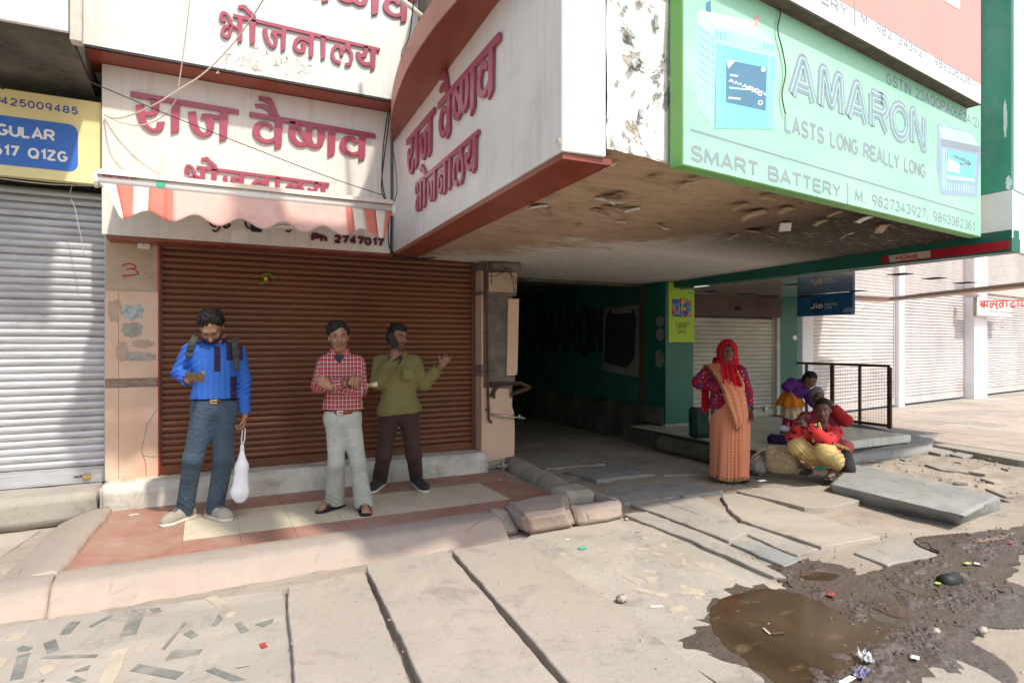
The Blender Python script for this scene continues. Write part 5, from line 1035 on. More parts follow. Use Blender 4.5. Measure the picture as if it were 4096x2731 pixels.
gp = thing('green_pillar', 'dark green pillar with a lime phone poster at the passage corner', 'pillar', (6.65, 7.5, SPZ))
m = MB(); m.box(6.36, 6.93, 7.40, 7.9, SPZ + .03, 2.5); m.build('shaft', M_GREEN, gp, bevel=.006)
m = MB(); m.box(6.34, 6.94, 7.385, 7.92, 0, SPZ + .03); m.build('base', M_GREYKERB, gp, bevel=.01)
PG = Plane((0, 7.396, 0), (1, 0, 0), (0, 0, 1)); po = thing('phone_poster', 'lime green poster of three phones on the green pillar', 'poster', (6.65, 7.39, 1.8))
M_LIME = simple('lime_print', (.36, .56, .03), .45, .06, 3, .02); pz = [PG.uv(*zH(*p)) for p in ((222, 455), (520, 490), (516, 1086), (218, 1083))]
pu0, pu1, pv0, pv1 = pz[3][0], pz[1][0], pz[3][1], pz[1][1]
m = MB(); put_poly(m, PG, [(pu0, pv0), (pu1, pv0), (pu1, pv1 + .02), (pu0, pv1 + .02)], 0, .003); m.build('sheet', M_LIME, po)
m = MB(); put_poly(m, PG, [(pu0, pv1 + .026), (pu1, pv1 + .026), (pu1, pv1 + .13), (pu0, pv1 + .13)], 0, .003); m.build('sheet', M_LIME, po)
def print_mat():
	t = NT('abstract_screen'); v = t.n('TexVoronoi'); t.lk(t.pos(), v.inputs['Vector']); v.inputs['Scale'].default_value = 16
	h = t.n('HueSaturation'); c = t.ramp(t.sep(v.outputs['Color'])[0], [(0, (.03, .05, .30)), (.25, (.02, .30, .50)), (.5, (.55, .10, .03)), (.7, (.70, .25, .02)), (.85, (.05, .12, .45)), (1, (.5, .6, .7))], 'CONSTANT')
	t.set(color=c, rough=.4); return t.m
M_SCREEN = print_mat()
for x0, x1, y0, y1 in ((258, 355, 580, 782), (428, 482, 592, 782), (355, 430, 570, 786)):
	a, b = PG.uv(*zH(x0, y1)), PG.uv(*zH(x1, y0)); ly = .001 if x0 != 355 else .003
	m = MB(); put_poly(m, PG, [(a[0], a[1]), (b[0], a[1]), (b[0], b[1]), (a[0], b[1])], .003, .004 + ly); ph = m.build('phone_picture', M_BLKPL, po)
	m = MB(); put_poly(m, PG, [(a[0] + .006, a[1] + .006), (b[0] - .006, a[1] + .006), (b[0] - .006, b[1] - .006), (a[0] + .006, b[1] - .006)], .004 + ly, .005 + ly); m.build('screen', M_SCREEN, ph)
def hindi(plane, text, u, v, h, mat, par, name='lettering', d=.0035):
	c = bpy.data.curves.new('tmp', 'FONT'); c.body = text; c.size = h * 1.3; c.extrude = .0006; c.align_x = 'CENTER'
	o = bpy.data.objects.new('tmp', c); link(o); dg = bpy.context.evaluated_depsgraph_get(); me = bpy.data.meshes.new_from_object(o.evaluated_get(dg)); bpy.data.objects.remove(o)
	for vtx in me.vertices: q = vtx.co.copy(); vtx.co = plane.at(u + q.x, v + q.y, d + q.z)
	me.materials.clear(); me.materials.append(mat); ob = bpy.data.objects.new(name, me); link(ob, par); ob.matrix_parent_inverse = pinv(par); return ob
M_INK = simple('black_ink', (.02, .025, .015), .6, .1, 9, 0)
for tx, yy, hh in (('रा स्टाइल', 888, .062), ('छाएगा', 922, .062), ('octa core', 955, .03), ('5000 mAh', 978, .03)):
	q = PG.uv(*zH(375, yy)); hindi(PG, tx, q[0], q[1], hh, M_INK, po)
q = PG.uv(*zH(478, 503)); m = MB(); put_poly(m, PG, [(q[0] - .045, q[1] - .004), (q[0] + .045, q[1] - .004), (q[0] + .045, q[1] + .006), (q[0] - .045, q[1] + .006)], .003, .0045); m.build('small_print', M_INK, po)
g2 = thing('far_green_pillar', 'dark green pillar between the cream shutter and the wire railing', 'pillar', (9.3, 7.8, SPZ))
m = MB(); m.box(9.20, 9.70, 7.70, 8.2, 0, 2.5); m.build('shaft', M_GREEN, g2, bevel=.006)
sticker(g2, Plane((0, 7.697, 0), (1, 0, 0), (0, 0, 1)), [zH(*p) for p in blob(1705, 1030, 24, 28, 16, .4, 2)][::-1], M_PRWHITE, .002)
shutter('cream_shutter', (6.96, 7.74), (9.10, 7.74), SPZ, 2.0, .072, .017, M_SHCREAM, 'closed cream rolling shutter behind the woman in the peach sari', bar=.13, seed=5)
M_WHT = simple('jamb_white', (.50, .48, .44), .8, .15, 4, .2, dirt=(.2, .18, .15), dirt_amt=.5)
m = MB(); m.box(9.12, 9.20, 7.66, 7.9, SPZ, 2.0); tag(m.build('door_jamb', M_WHT, bevel=.004), 'narrow grimy white jamb between cream shutter and green pillar', 'jamb')
fa = thing('shop_fascia', 'dark brown shutter hood above the cream shutter', 'hood', (8, 7.7, 2.2))
m = MB(); m.box(6.95, 9.2, 7.62, 7.9, 2.0, 2.36); m.build('hood_panel', M_BRNFASCIA, fa, bevel=.006)
c = onY(*zH(1035, 683), 7.615); m = MB(); m.box(c.x - .06, c.x + .06, 7.608, 7.63, c.z - .03, c.z + .03); m.build('vent', M_BLACK, fa)
q = onY(2600 + 655 / 2.613 * 1 + 0, 0, 7.7); q = onY(2600 + 1205 / 2.6133, 1400 + 612 / 2.6133, 7.70); t_ = thing('shutter_lock', 'steel lock on the bottom rail of the cream shutter', 'lock', q)
m = MB(); m.tube([q + Vector((0, -.03, 0)), q + Vector((0, .03, 0))], .045, 14); m.build('lock_body', M_STEEL, t_, bevel=.006)
# railing with wire mesh, running towards the street
RX = 9.22; zJ = zoomf(3100, 1400, 1882 / 600)
rl = thing('mesh_railing', 'brown iron railing with square wire mesh at the platform end', 'railing', (RX, 6.6, SPZ))
ra, rb_, rc, rd = onX(*zJ(275, 150), RX), onX(*zJ(1440, 212), RX), onX(*zJ(1435, 990), RX), onX(*zJ(275, 800), RX)
RY1, RY0, RZ1 = ra.y, rb_.y, (ra.z + rb_.z) / 2; RZ0 = SPZ + .02
M_RAIL = simple('brown_iron_paint', (.075, .032, .026), .55, .3, 14, .2, 80)
for n_, (y0, y1, z0, z1, w) in {'top_rail': (RY0, RY1, RZ1 - .02, RZ1 + .02, .02), 'bottom_rail': (RY0, RY1, RZ0 - .0, RZ0 + .04, .02)}.items():
	m = MB(); m.box(RX - w, RX + w, y0, y1, z0, z1); m.build(n_, M_RAIL, rl, bevel=.003)
for x_ in (395, 718, 1065, 1438):
	y = onX(*zJ(x_, 500), RX).y; w = .028 if x_ in (718, 1438) else .016
	m = MB(); m.box(RX - .022, RX + .022, y - w, y + w, SPZ - .0, RZ1 - .021); m.build('post', M_RAIL, rl, bevel=.003)
m = MB(); st = .042; y = RY0
while y < RY1: m.tube([(RX, y, RZ0 + .02), (RX, y, RZ1)], .0016, 4, False); y += st
z = RZ0 + .03
while z < RZ1: m.tube([(RX + .003, RY0, z), (RX + .003, RY1, z)], .0016, 4, False); z += st
tag(m.build('wire_mesh', M_RUSTIRON, rl), kind='stuff')
# blue shop sign over the railing
jz = zoomf(2600, 1000, 2132 / 1496); PJ = Plane((RX - .02, 0, 0), (0, -1, 0), (0, 0, 1)); jl, jr = PJ.uv(*jz(838, 380)), PJ.uv(*jz(1155, 368))
ji = thing('blue_shop_sign', 'small blue telecom sign hanging under the arcade ceiling', 'sign', (RX, 6.7, 2))
M_JBLUE = simple('print_blue', (.012, .10, .26), .4, .1, 3, .02, dirt=(.02, .2, .3), dirt_amt=.4, dscale=2)
m = MB(); m.box(RX - .02, RX + .04, -jr[0], -jl[0], jl[1], CZ2 - .005); m.build('panel', M_JBLUE, ji)
def jt(text, p0, p1, pt, w, cw, gap, mat):
	a, b, c = PJ.uv(*zH(*p0)), PJ.uv(*zH(*p1)), PJ.uv(*zH(*pt)); write(None, PJ, text, a[0], a[1], c[1] - a[1], w, cw, gap, 0, .002, width=b[0] - a[0], par=ji, mat=mat)
M_JW = simple('sign_white_print', (.62, .60, .52), .6, .05, 5, 0)
m = MB(); c = PJ.uv(*zH(1962, 655)); put_poly(m, PJ, [(c[0] + .13 * math.cos(t), c[1] + .13 * math.sin(t)) for t in [2 * math.pi * i / 24 for i in range(24)]], 0, .001); m.build('round_badge', simple('print_navy', (.012, .05, .16), .4, .05, 3, 0), ji)
a, b, c = PJ.uv(*zH(1892, 695)), PJ.uv(*zH(2028, 695)), PJ.uv(*zH(1892, 622)); write(None, PJ, 'Jio', a[0], a[1], c[1] - a[1], .26, .72, .24, .001, .003, width=b[0] - a[0], par=ji, mat=M_JW)
jt('DIGITAL', (2057, 655), (2203, 648), (2057, 628), .2, .7, .25, M_JW); jt('LIFE', (2057, 690), (2135, 688), (2057, 664), .2, .7, .25, M_JW)
q = PJ.uv(*zH(2325, 735)); hindi(PJ, 'जियो', q[0], q[1], .07, M_JW, ji, d=.001)
# ================================================================== white shuttered shops beyond
WA, WB_ = Vector((13.95, 8.60, 0)), Vector((22.3, 9.72, 0)); WD = (WB_ - WA).normalized(); WZ = .15
WN = Vector((WD.y, -WD.x, 0))
def won(px_, py_): 
	d = ray(px_, py_); c = Vector((0, 0, CAMH)); n = WN; t = (WA - c).dot(n) / d.dot(n); return c + d * t
def ws(x): return (won(x, 1600) - WA).dot(WD)
s_edges = [(ws(3235), ws(3572), 'closed white rolling shutter behind the wire railing'), (ws(3597), ws(3851), 'closed white rolling shutter in the middle of the far row'), (ws(3906), ws(3906) + 6, 'closed white rolling shutter at the right edge under a red lettered sign')]
for i, (a, b, lab) in enumerate(s_edges):
	p, q = WA + WD * a, WA + WD * b; shutter('white_shutter', (p.x, p.y), (q.x, q.y), WZ, 2.95, .073, .018, M_SHWHITE, lab, bar=.16, seed=10 + i)['group'] = 'white rolling shutters'
for i, (a, b, dd, lab) in enumerate(((ws(3575), ws(3597), .12, 'narrow white pillar between the first two white shutters'), (ws(3853), ws(3905), .25, 'broad white pillar between the last two white shutters'), (ws(3190), ws(3235), .1, 'white wall strip left of the first white shutter'))):
	m = MB(); c0 = WA + WD * a; c1 = WA + WD * b; m.hexa([(c0 + WN * dd), (c1 + WN * dd), (c1 - WN * .3), (c0 - WN * .3)], [(c0 + WN * dd) + Vector((0, 0, 3.2)), (c1 + WN * dd) + Vector((0, 0, 3.2)), (c1 - WN * .3) + Vector((0, 0, 3.2)), (c0 - WN * .3) + Vector((0, 0, 3.2))]); tag(m.build('white_pillar', M_WHITEWALL, bevel=.01), lab, 'pillar', 'white pillars')
lt_ = thing('shop_lintel', 'pale pink plaster wall above the far white shutters', 'wall', tuple(WA))
m = MB(); c0, c1 = WA - WD * 5 + WN * .06, WA + WD * 12 + WN * .06; m.hexa([c0 + Vector((0, 0, 2.92)), c1 + Vector((0, 0, 2.92)), c1 - WN * .5 + Vector((0, 0, 2.92)), c0 - WN * .5 + Vector((0, 0, 2.92))], [c0 + Vector((0, 0, 6)), c1 + Vector((0, 0, 6)), c1 - WN * .5 + Vector((0, 0, 6)), c0 - WN * .5 + Vector((0, 0, 6))]); m.build('wall_face', M_PINKPL, lt_)
# red lettered sign
PT = Plane(WA + WN * .45, WD, (0, 0, 1)); ts = thing('tyre_shop_sign', 'white hanging sign with red Hindi letters at the right edge', 'sign', tuple(WA + WN * .45 + WD * 6))
a, b = PT.uv(*zL(1605, 1130)), PT.uv(*zL(1605, 915)); ue = a[0] + 2.4
m = MB(); put_poly(m, PT, [(a[0], a[1]), (ue, a[1] + .0), (ue, b[1]), (a[0], b[1])], -.05, 0); m.build('panel', simple('sign_white_flex', (.66, .58, .58), .6, .05, 3, .03), ts)
m = MB(); put_poly(m, PT, [(a[0] - .06, a[1] - .03), (a[0], a[1] - .03), (a[0], b[1] + .03), (a[0] - .06, b[1] + .03)], -.06, .01); m.build('frame_end', M_GREYKERB, ts)
RT = [[(1640, 950), (2195, 935), (2195, 950), (1640, 966)]]
ST_ = [([(1690, 965), (1700, 990), (1660, 985), (1650, 1000), (1700, 1030)], 14), ([(1660, 1020), (1735, 1000)], 12), ([(1735, 955), (1735, 1035)], 16), ([(1850, 955), (1848, 1030)], 16), ([(1790, 985), (1770, 990), (1768, 1020), (1790, 1030)], 13), ([(1795, 1030), (1800, 985), (1820, 985), (1848, 1010)], 13), ([(1840, 1035), (1870, 1050)], 12), ([(1900, 980), (1880, 1000), (1895, 1030), (1920, 1010), (1920, 985)], 13), ([(1930, 955), (1930, 1032)], 16), ([(1900, 975), (1930, 975)], 10), ([(1978, 952), (1975, 1030)], 18),
      ([(2060, 950), (2055, 975), (2025, 990), (2030, 1020), (2060, 1028), (2085, 1010)], 15), ([(2120, 948), (2118, 1028)], 18), ([(2165, 950), (2165, 985), (2150, 1000)], 14), ([(2150, 985), (2160, 1015), (2195, 1012)], 14)]
M_SRED = simple('print_red_bright', (.60, .035, .018), .5, .05, 5, 0)
for p in RT: m = MB(); put_poly(m, PT, [PT.uv(*zL(*q)) for q in p][::-1], 0, .006); m.build('headline_bar', M_SRED, ts)
for i, (pts, w) in enumerate(ST_):
	m = MB(); put_ribbon(m, PT, smooth2([PT.uv(*zL(*q)) for q in pts], 3) if len(pts) > 2 else [PT.uv(*zL(*q)) for q in pts], w * .0031, 0, .007 + .0006 * (i % 6)); m.build('letter_stroke', M_SRED, ts)
a, b, c = PT.uv(*zL(1760, 1088)), PT.uv(*zL(2050, 1085)), PT.uv(*zL(1760, 1070)); m = MB(); write(m, PT, 'OH (M) 7054154290', a[0], a[1], c[1] - a[1], .18, .6, .25, 0, .003, slant=.2, width=b[0] - a[0]); m.build('phone_number', M_INK, ts)
m = MB(); c = PT.at(*PT.uv(*zL(1590, 905))); m.box(c.x - .08, c.x + .08, c.y - .1, c.y + .2, c.z, c.z + .08); m.build('bracket', M_WHT, ts)
# ================================================================== neighbour at the left: dark slab, yellow sign
nb = thing('left_balcony', 'sooty concrete balcony slab with white parapet panel at the upper left', 'balcony', (-2, 5.5, 3.6))
def lsl(a, b): x = -4.6 + 3.74 * a; y = 5.40 + 2.0 * b; return (x, y, 3.78 + .02 * fbm((x, y, 0), 1.5, 3) - .10 * max(0, b - .5))
m = MB(); m.grid(lsl, 60, 40); m.build('underside', M_DARKCONC, nb, smooth=True)
m = MB(); m.box(-4.6, -.865, 5.405, 7.4, 3.84, 3.98); m.build('slab', M_DARKCONC, nb)
m = MB(); m.box(-4.6, onY(274, 140, 5.38).x, 5.36, 5.40, 3.78, 5.8); m.build('parapet_panel', M_WHV, nb)
a, b = onY(278, 140, 5.36), onY(326, 160, 5.36); m = MB(); m.box(a.x, b.x, 5.36, 5.45, 3.72, 5.8); m.build('corner_post', M_WHITEWASH, nb, bevel=.006)
m = MB(); m.box(-4.6, -.80, 6.72, 7.4, 3.50, 3.80); m.build('back_beam', M_DARKCONC, nb)
m = MB(); m.box(-4.6, -.4, 6.92, 7.3, 2.6, 6.5); m.build('back_wall', M_DARKCONC, nb)
for xx in (-1.15, -1.75, -2.3):
	m = MB(); m.tube([(xx - .5, 6.3, 3.76), (xx, 6.75, 3.46)], .012, 6); m.build('rebar', M_RUSTIRON, nb)
YY = 6.45; PY = Plane((0, YY, 0), (1, 0, 0), (0, 0, 1)); ys = thing('yellow_sign', 'pale yellow shop sign with blue panel and phone number at the left edge', 'sign', (-1.8, YY, 2.6))
a, b = PY.uv(404, 412), PY.uv(400, 738)
M_YEL = simple('yellow_vinyl', (.74, .66, .33), .5, .08, 2, .03, dirt=(.6, .55, .3), dirt_amt=.3); M_BLU = simple('blue_vinyl', (.035, .15, .52), .45, .06, 2, .02); M_NVY = simple('navy_vinyl', (.05, .09, .33), .5, .05, 3, 0)
yl = PY.uv(-300, 700)[0]
m = MB(); put_poly(m, PY, [(yl, b[1]), (a[0], b[1]), (a[0], a[1]), (yl, a[1])], -.08, 0); m.build('panel', M_YEL, ys)
pb, pt_ = PY.uv(312, 690), PY.uv(312, 502); r = .07
rr_ = [(yl, pb[1])] + [(pb[0] - r + r * math.cos(t), pb[1] + r + r * math.sin(t)) for t in np.linspace(-math.pi / 2, 0, 6)] + [(pb[0] - r + r * math.cos(t), pt_[1] - r + r * math.sin(t)) for t in np.linspace(0, math.pi / 2, 6)] + [(yl, pt_[1])]
m = MB(); put_poly(m, PY, rr_, 0, .003); m.build('blue_panel', M_BLU, ys)
def yt(text, right, y_b, y_t, w, cw, gap, mat, x_l, d0=0):
	a, b, c = PY.uv(*zQ(x_l, y_b)), PY.uv(*zQ(right, y_b + 0)), PY.uv(*zQ(x_l, y_t)); write(None, PY, text, a[0], a[1], c[1] - a[1], w, cw, gap, d0, d0 + .002, width=b[0] - a[0], par=ys, mat=mat)
yt('425009485', 472, 640, 592, .17, .62, .24, M_NVY, 8); yt('9', 0, 627, 580, .17, .62, .24, M_NVY, -38)
yt('GULAR', 330, 828, 755, .2, .62, .2, M_WHV, -15, .003); yt('REG', -40, 808, 742, .2, .62, .2, M_WHV, -190, .003)
yt('617 Q1ZG', 410, 948, 880, .2, .56, .2, M_WHV, -35, .003)
m = MB(); q = PY.uv(*zQ(620, 650)); put_poly(m, PY, [(a[0], b[1] + .02), (a[0] + .045, b[1] + .02), (a[0] + .045, a[1] - .03), (a[0], a[1] - .03)], -.06, -.01); m.build('edge_board', simple('ochre_edge', (.45, .32, .12), .8, .3, 9, .2, dirt=(.2, .15, .1), dirt_amt=.5), ys)
wire('string', [onY(*zQ(*p), 6.55) for p in ((440, 1140), (430, 1200), (460, 1280), (480, 1380), (500, 1470), (515, 1568))], .004, simple('blue_string', (.35, .42, .46), .7, .2, 20, 0), 'thin blue string hanging in front of the grey shutter')
for k_, (p_, q_) in enumerate((((0, 1078), (600, 1135)), ((-30, 1090), (600, 1140)))):
	wire('shutter_wire', [onY(*zQ(*p_), 6.5), onY(*zQ((p_[0] + q_[0]) / 2, (p_[1] + q_[1]) / 2 + 6 * (k_ + 1)), 6.5), onY(*zQ(*q_), 6.5)], .004, M_WIREW, ['pale wire strung under the yellow sign, upper', 'pale wire strung under the yellow sign, lower'][k_])
# ================================================================== people: fields of tapered limbs, meshed as one skin
def rot(yaw=0, pitch=0, roll=0):
	"""columns: right, back, up of a part whose front is -y; yaw turns front towards +x, pitch nods down, roll tilts to +x"""
	return np.array((Matrix.Rotation(math.radians(yaw), 3, 'Z') @ Matrix.Rotation(math.radians(pitch), 3, 'X') @ Matrix.Rotation(math.radians(roll), 3, 'Y')), float)
class Field:
	def __init__(s, lo, hi, h=.006):
		s.h = h; s.lo = np.array(lo, float); s.n = np.maximum(4, np.ceil((np.array(hi) - s.lo) / h).astype(int) + 1)
		s.f = np.full(s.n, .2, np.float32); s.ax = [(s.lo[i] + h * np.arange(s.n[i])).astype(np.float32) for i in range(3)]
	def sub(s, lo, hi):
		a = np.clip(np.floor((np.array(lo) - s.lo) / s.h).astype(int), 0, s.n - 1); b = np.clip(np.ceil((np.array(hi) - s.lo) / s.h).astype(int) + 1, 1, s.n)
		if (b <= a).any(): return None
		sl = tuple(slice(a[i], b[i]) for i in range(3)); X, Y, Z = np.meshgrid(*[s.ax[i][sl[i]] for i in range(3)], indexing='ij', sparse=True)
		return sl, X, Y, Z
	def merge(s, sl, d, k, op):
		g = s.f[sl]
		if op == '+':
			if k > 0:
				hh = np.clip(.5 + .5 * (g - d) / k, 0, 1); s.f[sl] = g + (d - g) * hh - k * hh * (1 - hh)
			else: s.f[sl] = np.minimum(g, d)
		else:
			d = -d; hh = np.clip(.5 - .5 * (g - d) / max(k, 1e-4), 0, 1); s.f[sl] = g + (d - g) * hh + k * hh * (1 - hh)
	def cone(s, a, b, ra, rb, k=.02, squash=None, op='+'):
		"""round tapered limb; squash=(axis, factor) flattens it along an axis"""
		a, b = np.array(a, float), np.array(b, float); R = max(ra, rb) * (1.3 if squash else 1) + max(k, .0) + 3 * s.h
		q = s.sub(np.minimum(a, b) - R, np.maximum(a, b) + R)
		if q is None: return
		sl, X, Y, Z = q; d = b - a; L = float(d @ d) + 1e-9
		t = np.clip(((X - a[0]) * d[0] + (Y - a[1]) * d[1] + (Z - a[2]) * d[2]) / L, 0, 1)
		dx, dy, dz = X - a[0] - t * d[0], Y - a[1] - t * d[1], Z - a[2] - t * d[2]
		if squash:
			n, fct = np.array(squash[0], float), squash[1]; n = n / np.linalg.norm(n); p = (dx * n[0] + dy * n[1] + dz * n[2]) * (1 / fct - 1)
			dx, dy, dz = dx + p * n[0], dy + p * n[1], dz + p * n[2]
		s.merge(sl, (np.sqrt(dx * dx + dy * dy + dz * dz) - (ra + t * (rb - ra))).astype(np.float32), k, op)
	def ell(s, c, r, k=.02, R=None, op='+'):
		c, r = np.array(c, float), np.array(r, float); m = r.max() + k + 3 * s.h; q = s.sub(c - m, c + m)
		if q is None: return
		sl, X, Y, Z = q; X, Y, Z = X - c[0], Y - c[1], Z - c[2]
		if R is not None: X, Y, Z = X * R[0, 0] + Y * R[1, 0] + Z * R[2, 0], X * R[0, 1] + Y * R[1, 1] + Z * R[2, 1], X * R[0, 2] + Y * R[1, 2] + Z * R[2, 2]
		k0 = np.sqrt((X / r[0]) ** 2 + (Y / r[1]) ** 2 + (Z / r[2]) ** 2); k1 = np.sqrt((X / r[0] ** 2) ** 2 + (Y / r[1] ** 2) ** 2 + (Z / r[2] ** 2) ** 2) + 1e-6
		s.merge(sl, (k0 * (k0 - 1) / k1).astype(np.float32), k, op)
	def cut(s, p, n, k=.004):
		"""keep the side the normal points away from"""
		n = np.array(n, float); n /= np.linalg.norm(n); X, Y, Z = np.meshgrid(*s.ax, indexing='ij', sparse=True)
		d = ((X - p[0]) * n[0] + (Y - p[1]) * n[1] + (Z - p[2]) * n[2]).astype(np.float32); s.f = np.maximum(s.f, d)
	def folds(s, fn):
		X, Y, Z = np.meshgrid(*s.ax, indexing='ij', sparse=True); m = np.abs(s.f) < .035; s.f = np.where(m, s.f + fn(X, Y, Z).astype(np.float32), s.f)
	def mesh(s):
		f = s.f; h = s.h; ins = f < 0; nx, ny, nz = f.shape
		c = np.zeros((nx - 1, ny - 1, nz - 1), np.uint8)
		for i in (0, 1):
			for j in (0, 1):
				for k in (0, 1): c += ins[i:nx - 1 + i, j:ny - 1 + j, k:nz - 1 + k]
		act = (c > 0) & (c < 8); idx = np.argwhere(act); vid = np.full(act.shape, -1, np.int64); vid[act] = np.arange(len(idx))
		acc = np.zeros((len(idx), 3)); cnt = np.zeros(len(idx)); I, J, K = idx.T
		for ax in range(3):
			for u in (0, 1):
				for v in (0, 1):
					o = [0, 0, 0]; o[(ax + 1) % 3] = u; o[(ax + 2) % 3] = v; e = list(o); e[ax] = 1
					a = f[I + o[0], J + o[1], K + o[2]]; b = f[I + e[0], J + e[1], K + e[2]]; m = (a < 0) != (b < 0); t = np.where(m, a / np.where(a == b, 1, a - b), 0)
					p = np.array(o, float)[None].repeat(len(idx), 0); p[:, ax] += t; acc[m] += p[m]; cnt[m] += 1
		V = s.lo + h * (idx + acc / np.maximum(cnt, 1)[:, None]); F = []
		for ax in range(3):
			a = [slice(None)] * 3; b = [slice(None)] * 3; a[ax] = slice(0, -1); b[ax] = slice(1, None)
			A, B = ins[tuple(a)], ins[tuple(b)]; E = np.argwhere(A != B); u, v = (ax + 1) % 3, (ax + 2) % 3
			ok = (E[:, u] > 0) & (E[:, v] > 0) & (E[:, u] < f.shape[u] - 1) & (E[:, v] < f.shape[v] - 1); E = E[ok]; sgn = A[tuple(E.T)]
			def g(du, dv): q = E.copy(); q[:, u] += du; q[:, v] += dv; return vid[tuple(q.T)]
			q = np.stack([g(-1, -1), g(0, -1), g(0, 0), g(-1, 0)], 1); q[~sgn] = q[~sgn][:, ::-1]; F.append(q)
		return V, np.concatenate(F)
def np_obj(name, V, F, mat, parent, attrs=None, relax=1):
	if relax:
		n = len(V); e = np.concatenate([F[:, [0, 1]], F[:, [1, 2]], F[:, [2, 3]], F[:, [3, 0]]]); 
		for _ in range(relax):
			acc = np.zeros_like(V); c = np.zeros(n)
			np.add.at(acc, e[:, 0], V[e[:, 1]]); np.add.at(acc, e[:, 1], V[e[:, 0]]); np.add.at(c, e[:, 0], 1); np.add.at(c, e[:, 1], 1)
			V = V * .5 + .5 * acc / np.maximum(c, 1)[:, None]
	me = bpy.data.meshes.new(name); me.vertices.add(len(V)); me.vertices.foreach_set('co', V.astype(np.float32).ravel())
	me.loops.add(len(F) * 4); me.loops.foreach_set('vertex_index', F.astype(np.int32).ravel()); me.polygons.add(len(F))
	me.polygons.foreach_set('loop_start', np.arange(0, 4 * len(F), 4, dtype=np.int32)); me.update(calc_edges=True)
	me.polygons.foreach_set('use_smooth', np.ones(len(F), bool))
	for k, fn in (attrs or {}).items():
		d = fn(V); a = me.attributes.new(k, 'FLOAT_VECTOR' if d.shape[1] == 3 else 'FLOAT_COLOR', 'POINT'); a.data.foreach_set('vector' if d.shape[1] == 3 else 'color', d.astype(np.float32).ravel())
	me.materials.append(mat); o = bpy.data.objects.new(name, me); link(o, parent); return o
def wob(seed, n=7, lo=6, hi=22, stretch=(1, 1, 1)):
	"""soft cloth unevenness: a few warped sine waves"""
	r = np.random.default_rng(seed); W = [(r.normal(size=3) * np.array(stretch), r.uniform(lo, hi), r.uniform(0, 6.3)) for _ in range(n)]
	def f(X, Y, Z):
		t = 0
		for i, (d, w, p) in enumerate(W):
			d = d / np.linalg.norm(d); e = np.array((d[1], d[2], d[0])); q = w * (d[0] * X + d[1] * Y + d[2] * Z) + p + .8 * np.sin(.45 * w * (e[0] * X + e[1] * Y + e[2] * Z) + 2 * p)
			t = t + (np.sin(q) if i % 2 else 1.3 - 2.4 * np.sqrt(np.abs(np.sin(.5 * q))))
		return t / n ** .5
	return f
def crease(seed, tilt=.35, w=95, zs=1.0):
	"""long thin folds that come and go"""
	r = np.random.default_rng(seed); p = r.uniform(0, 6.3, 8)
	def f(X, Y, Z):
		m1 = np.sin(9 * X + 7 * Z + p[0]) + np.sin(11 * Y - 6 * Z + p[1]) + np.sin(5 * Z + p[2]); m1 = np.clip(m1 * .5, 0, 1); m2 = np.sin(-8 * X + 9 * Z + p[3]) + np.sin(10 * Y + 5 * Z + p[4]); m2 = np.clip(m2 * .6, 0, 1)
		wp = 1.2 * np.sin(8 * X + p[5]) + .8 * np.sin(13 * Z * zs + p[6]); a = np.sin(w * (zs * Z + tilt * X + .2 * Y) + wp); b = np.sin(w * .8 * (zs * Z - tilt * 1.3 * X + .25 * Y) + wp + p[7])
		return m1 * (1 - 2 * np.sqrt(np.abs(a)) + .35) + m2 * (1 - 2 * np.sqrt(np.abs(b)) + .35)
	return f
class Person:
	"""local frame: x to the viewer's right, y away from the viewer, z up; joints measured in the photo"""
	def __init__(s, name, label, px, py, z, turn=0):
		s.O = onz(px, py, z); d = Vector((s.O.x, s.O.y, 0)).normalized(); s.ey = d; s.ex = Vector((d.y, -d.x, 0)); s.z = z
		s.e = bpy.data.objects.new(name, None); s.e.empty_display_size = .1; link(s.e); s.e.location = s.O; s.e.rotation_euler = (0, 0, math.atan2(s.ex.y, s.ex.x)); tag(s.e, label, 'person')
		s.D = math.hypot(s.O.x, s.O.y)
	def J(s, px, py, dy=0):
		d = ray(px, py); t = (s.D + dy) / (d.x * s.ey.x + d.y * s.ey.y); P = d * t + Vector((0, 0, CAMH)); q = P - s.O
		return np.array((q.dot(s.ex), q.dot(s.ey), P.z - s.z))
	def world(s, q): return s.O + s.ex * q[0] + s.ey * q[1] + Vector((0, 0, q[2]))
def skin_mat(name, col):
	t = NT(name); n = t.noise(9, 5, .6, t.obj()); c = t.mix(t.ramp(n, [(.3, 0), (.7, 1)]), sc3(col, .82), sc3(col, 1.12)); v = t.attr('paint')
	a = t.n('Attribute'); a.attribute_name = 'paint'
	c = t.mix(a.outputs['Alpha'], c, v); t.set(color=c, rough=.48, spec=.4); t.b.inputs['Subsurface Weight'].default_value = .08; t.b.inputs['Subsurface Radius'].default_value = (.4, .15, .08); t.b.inputs['Subsurface Scale'].default_value = .02
	t.bump(t.noise(120, 3, .6, t.obj()), .06, .003); return t.m
def hair_mat(name, col):
	t = NT(name); n = t.noise(16, 6, .7, t.mapv(t.obj(), (6, 6, 1))); t.set(color=t.mix(n, sc3(col, .5), sc3(col, 1.6)), rough=.55, spec=.22); t.bump(t.noise(55, 4, .7, t.mapv(t.obj(), (3, 3, .6))), .8, .006); return t.m
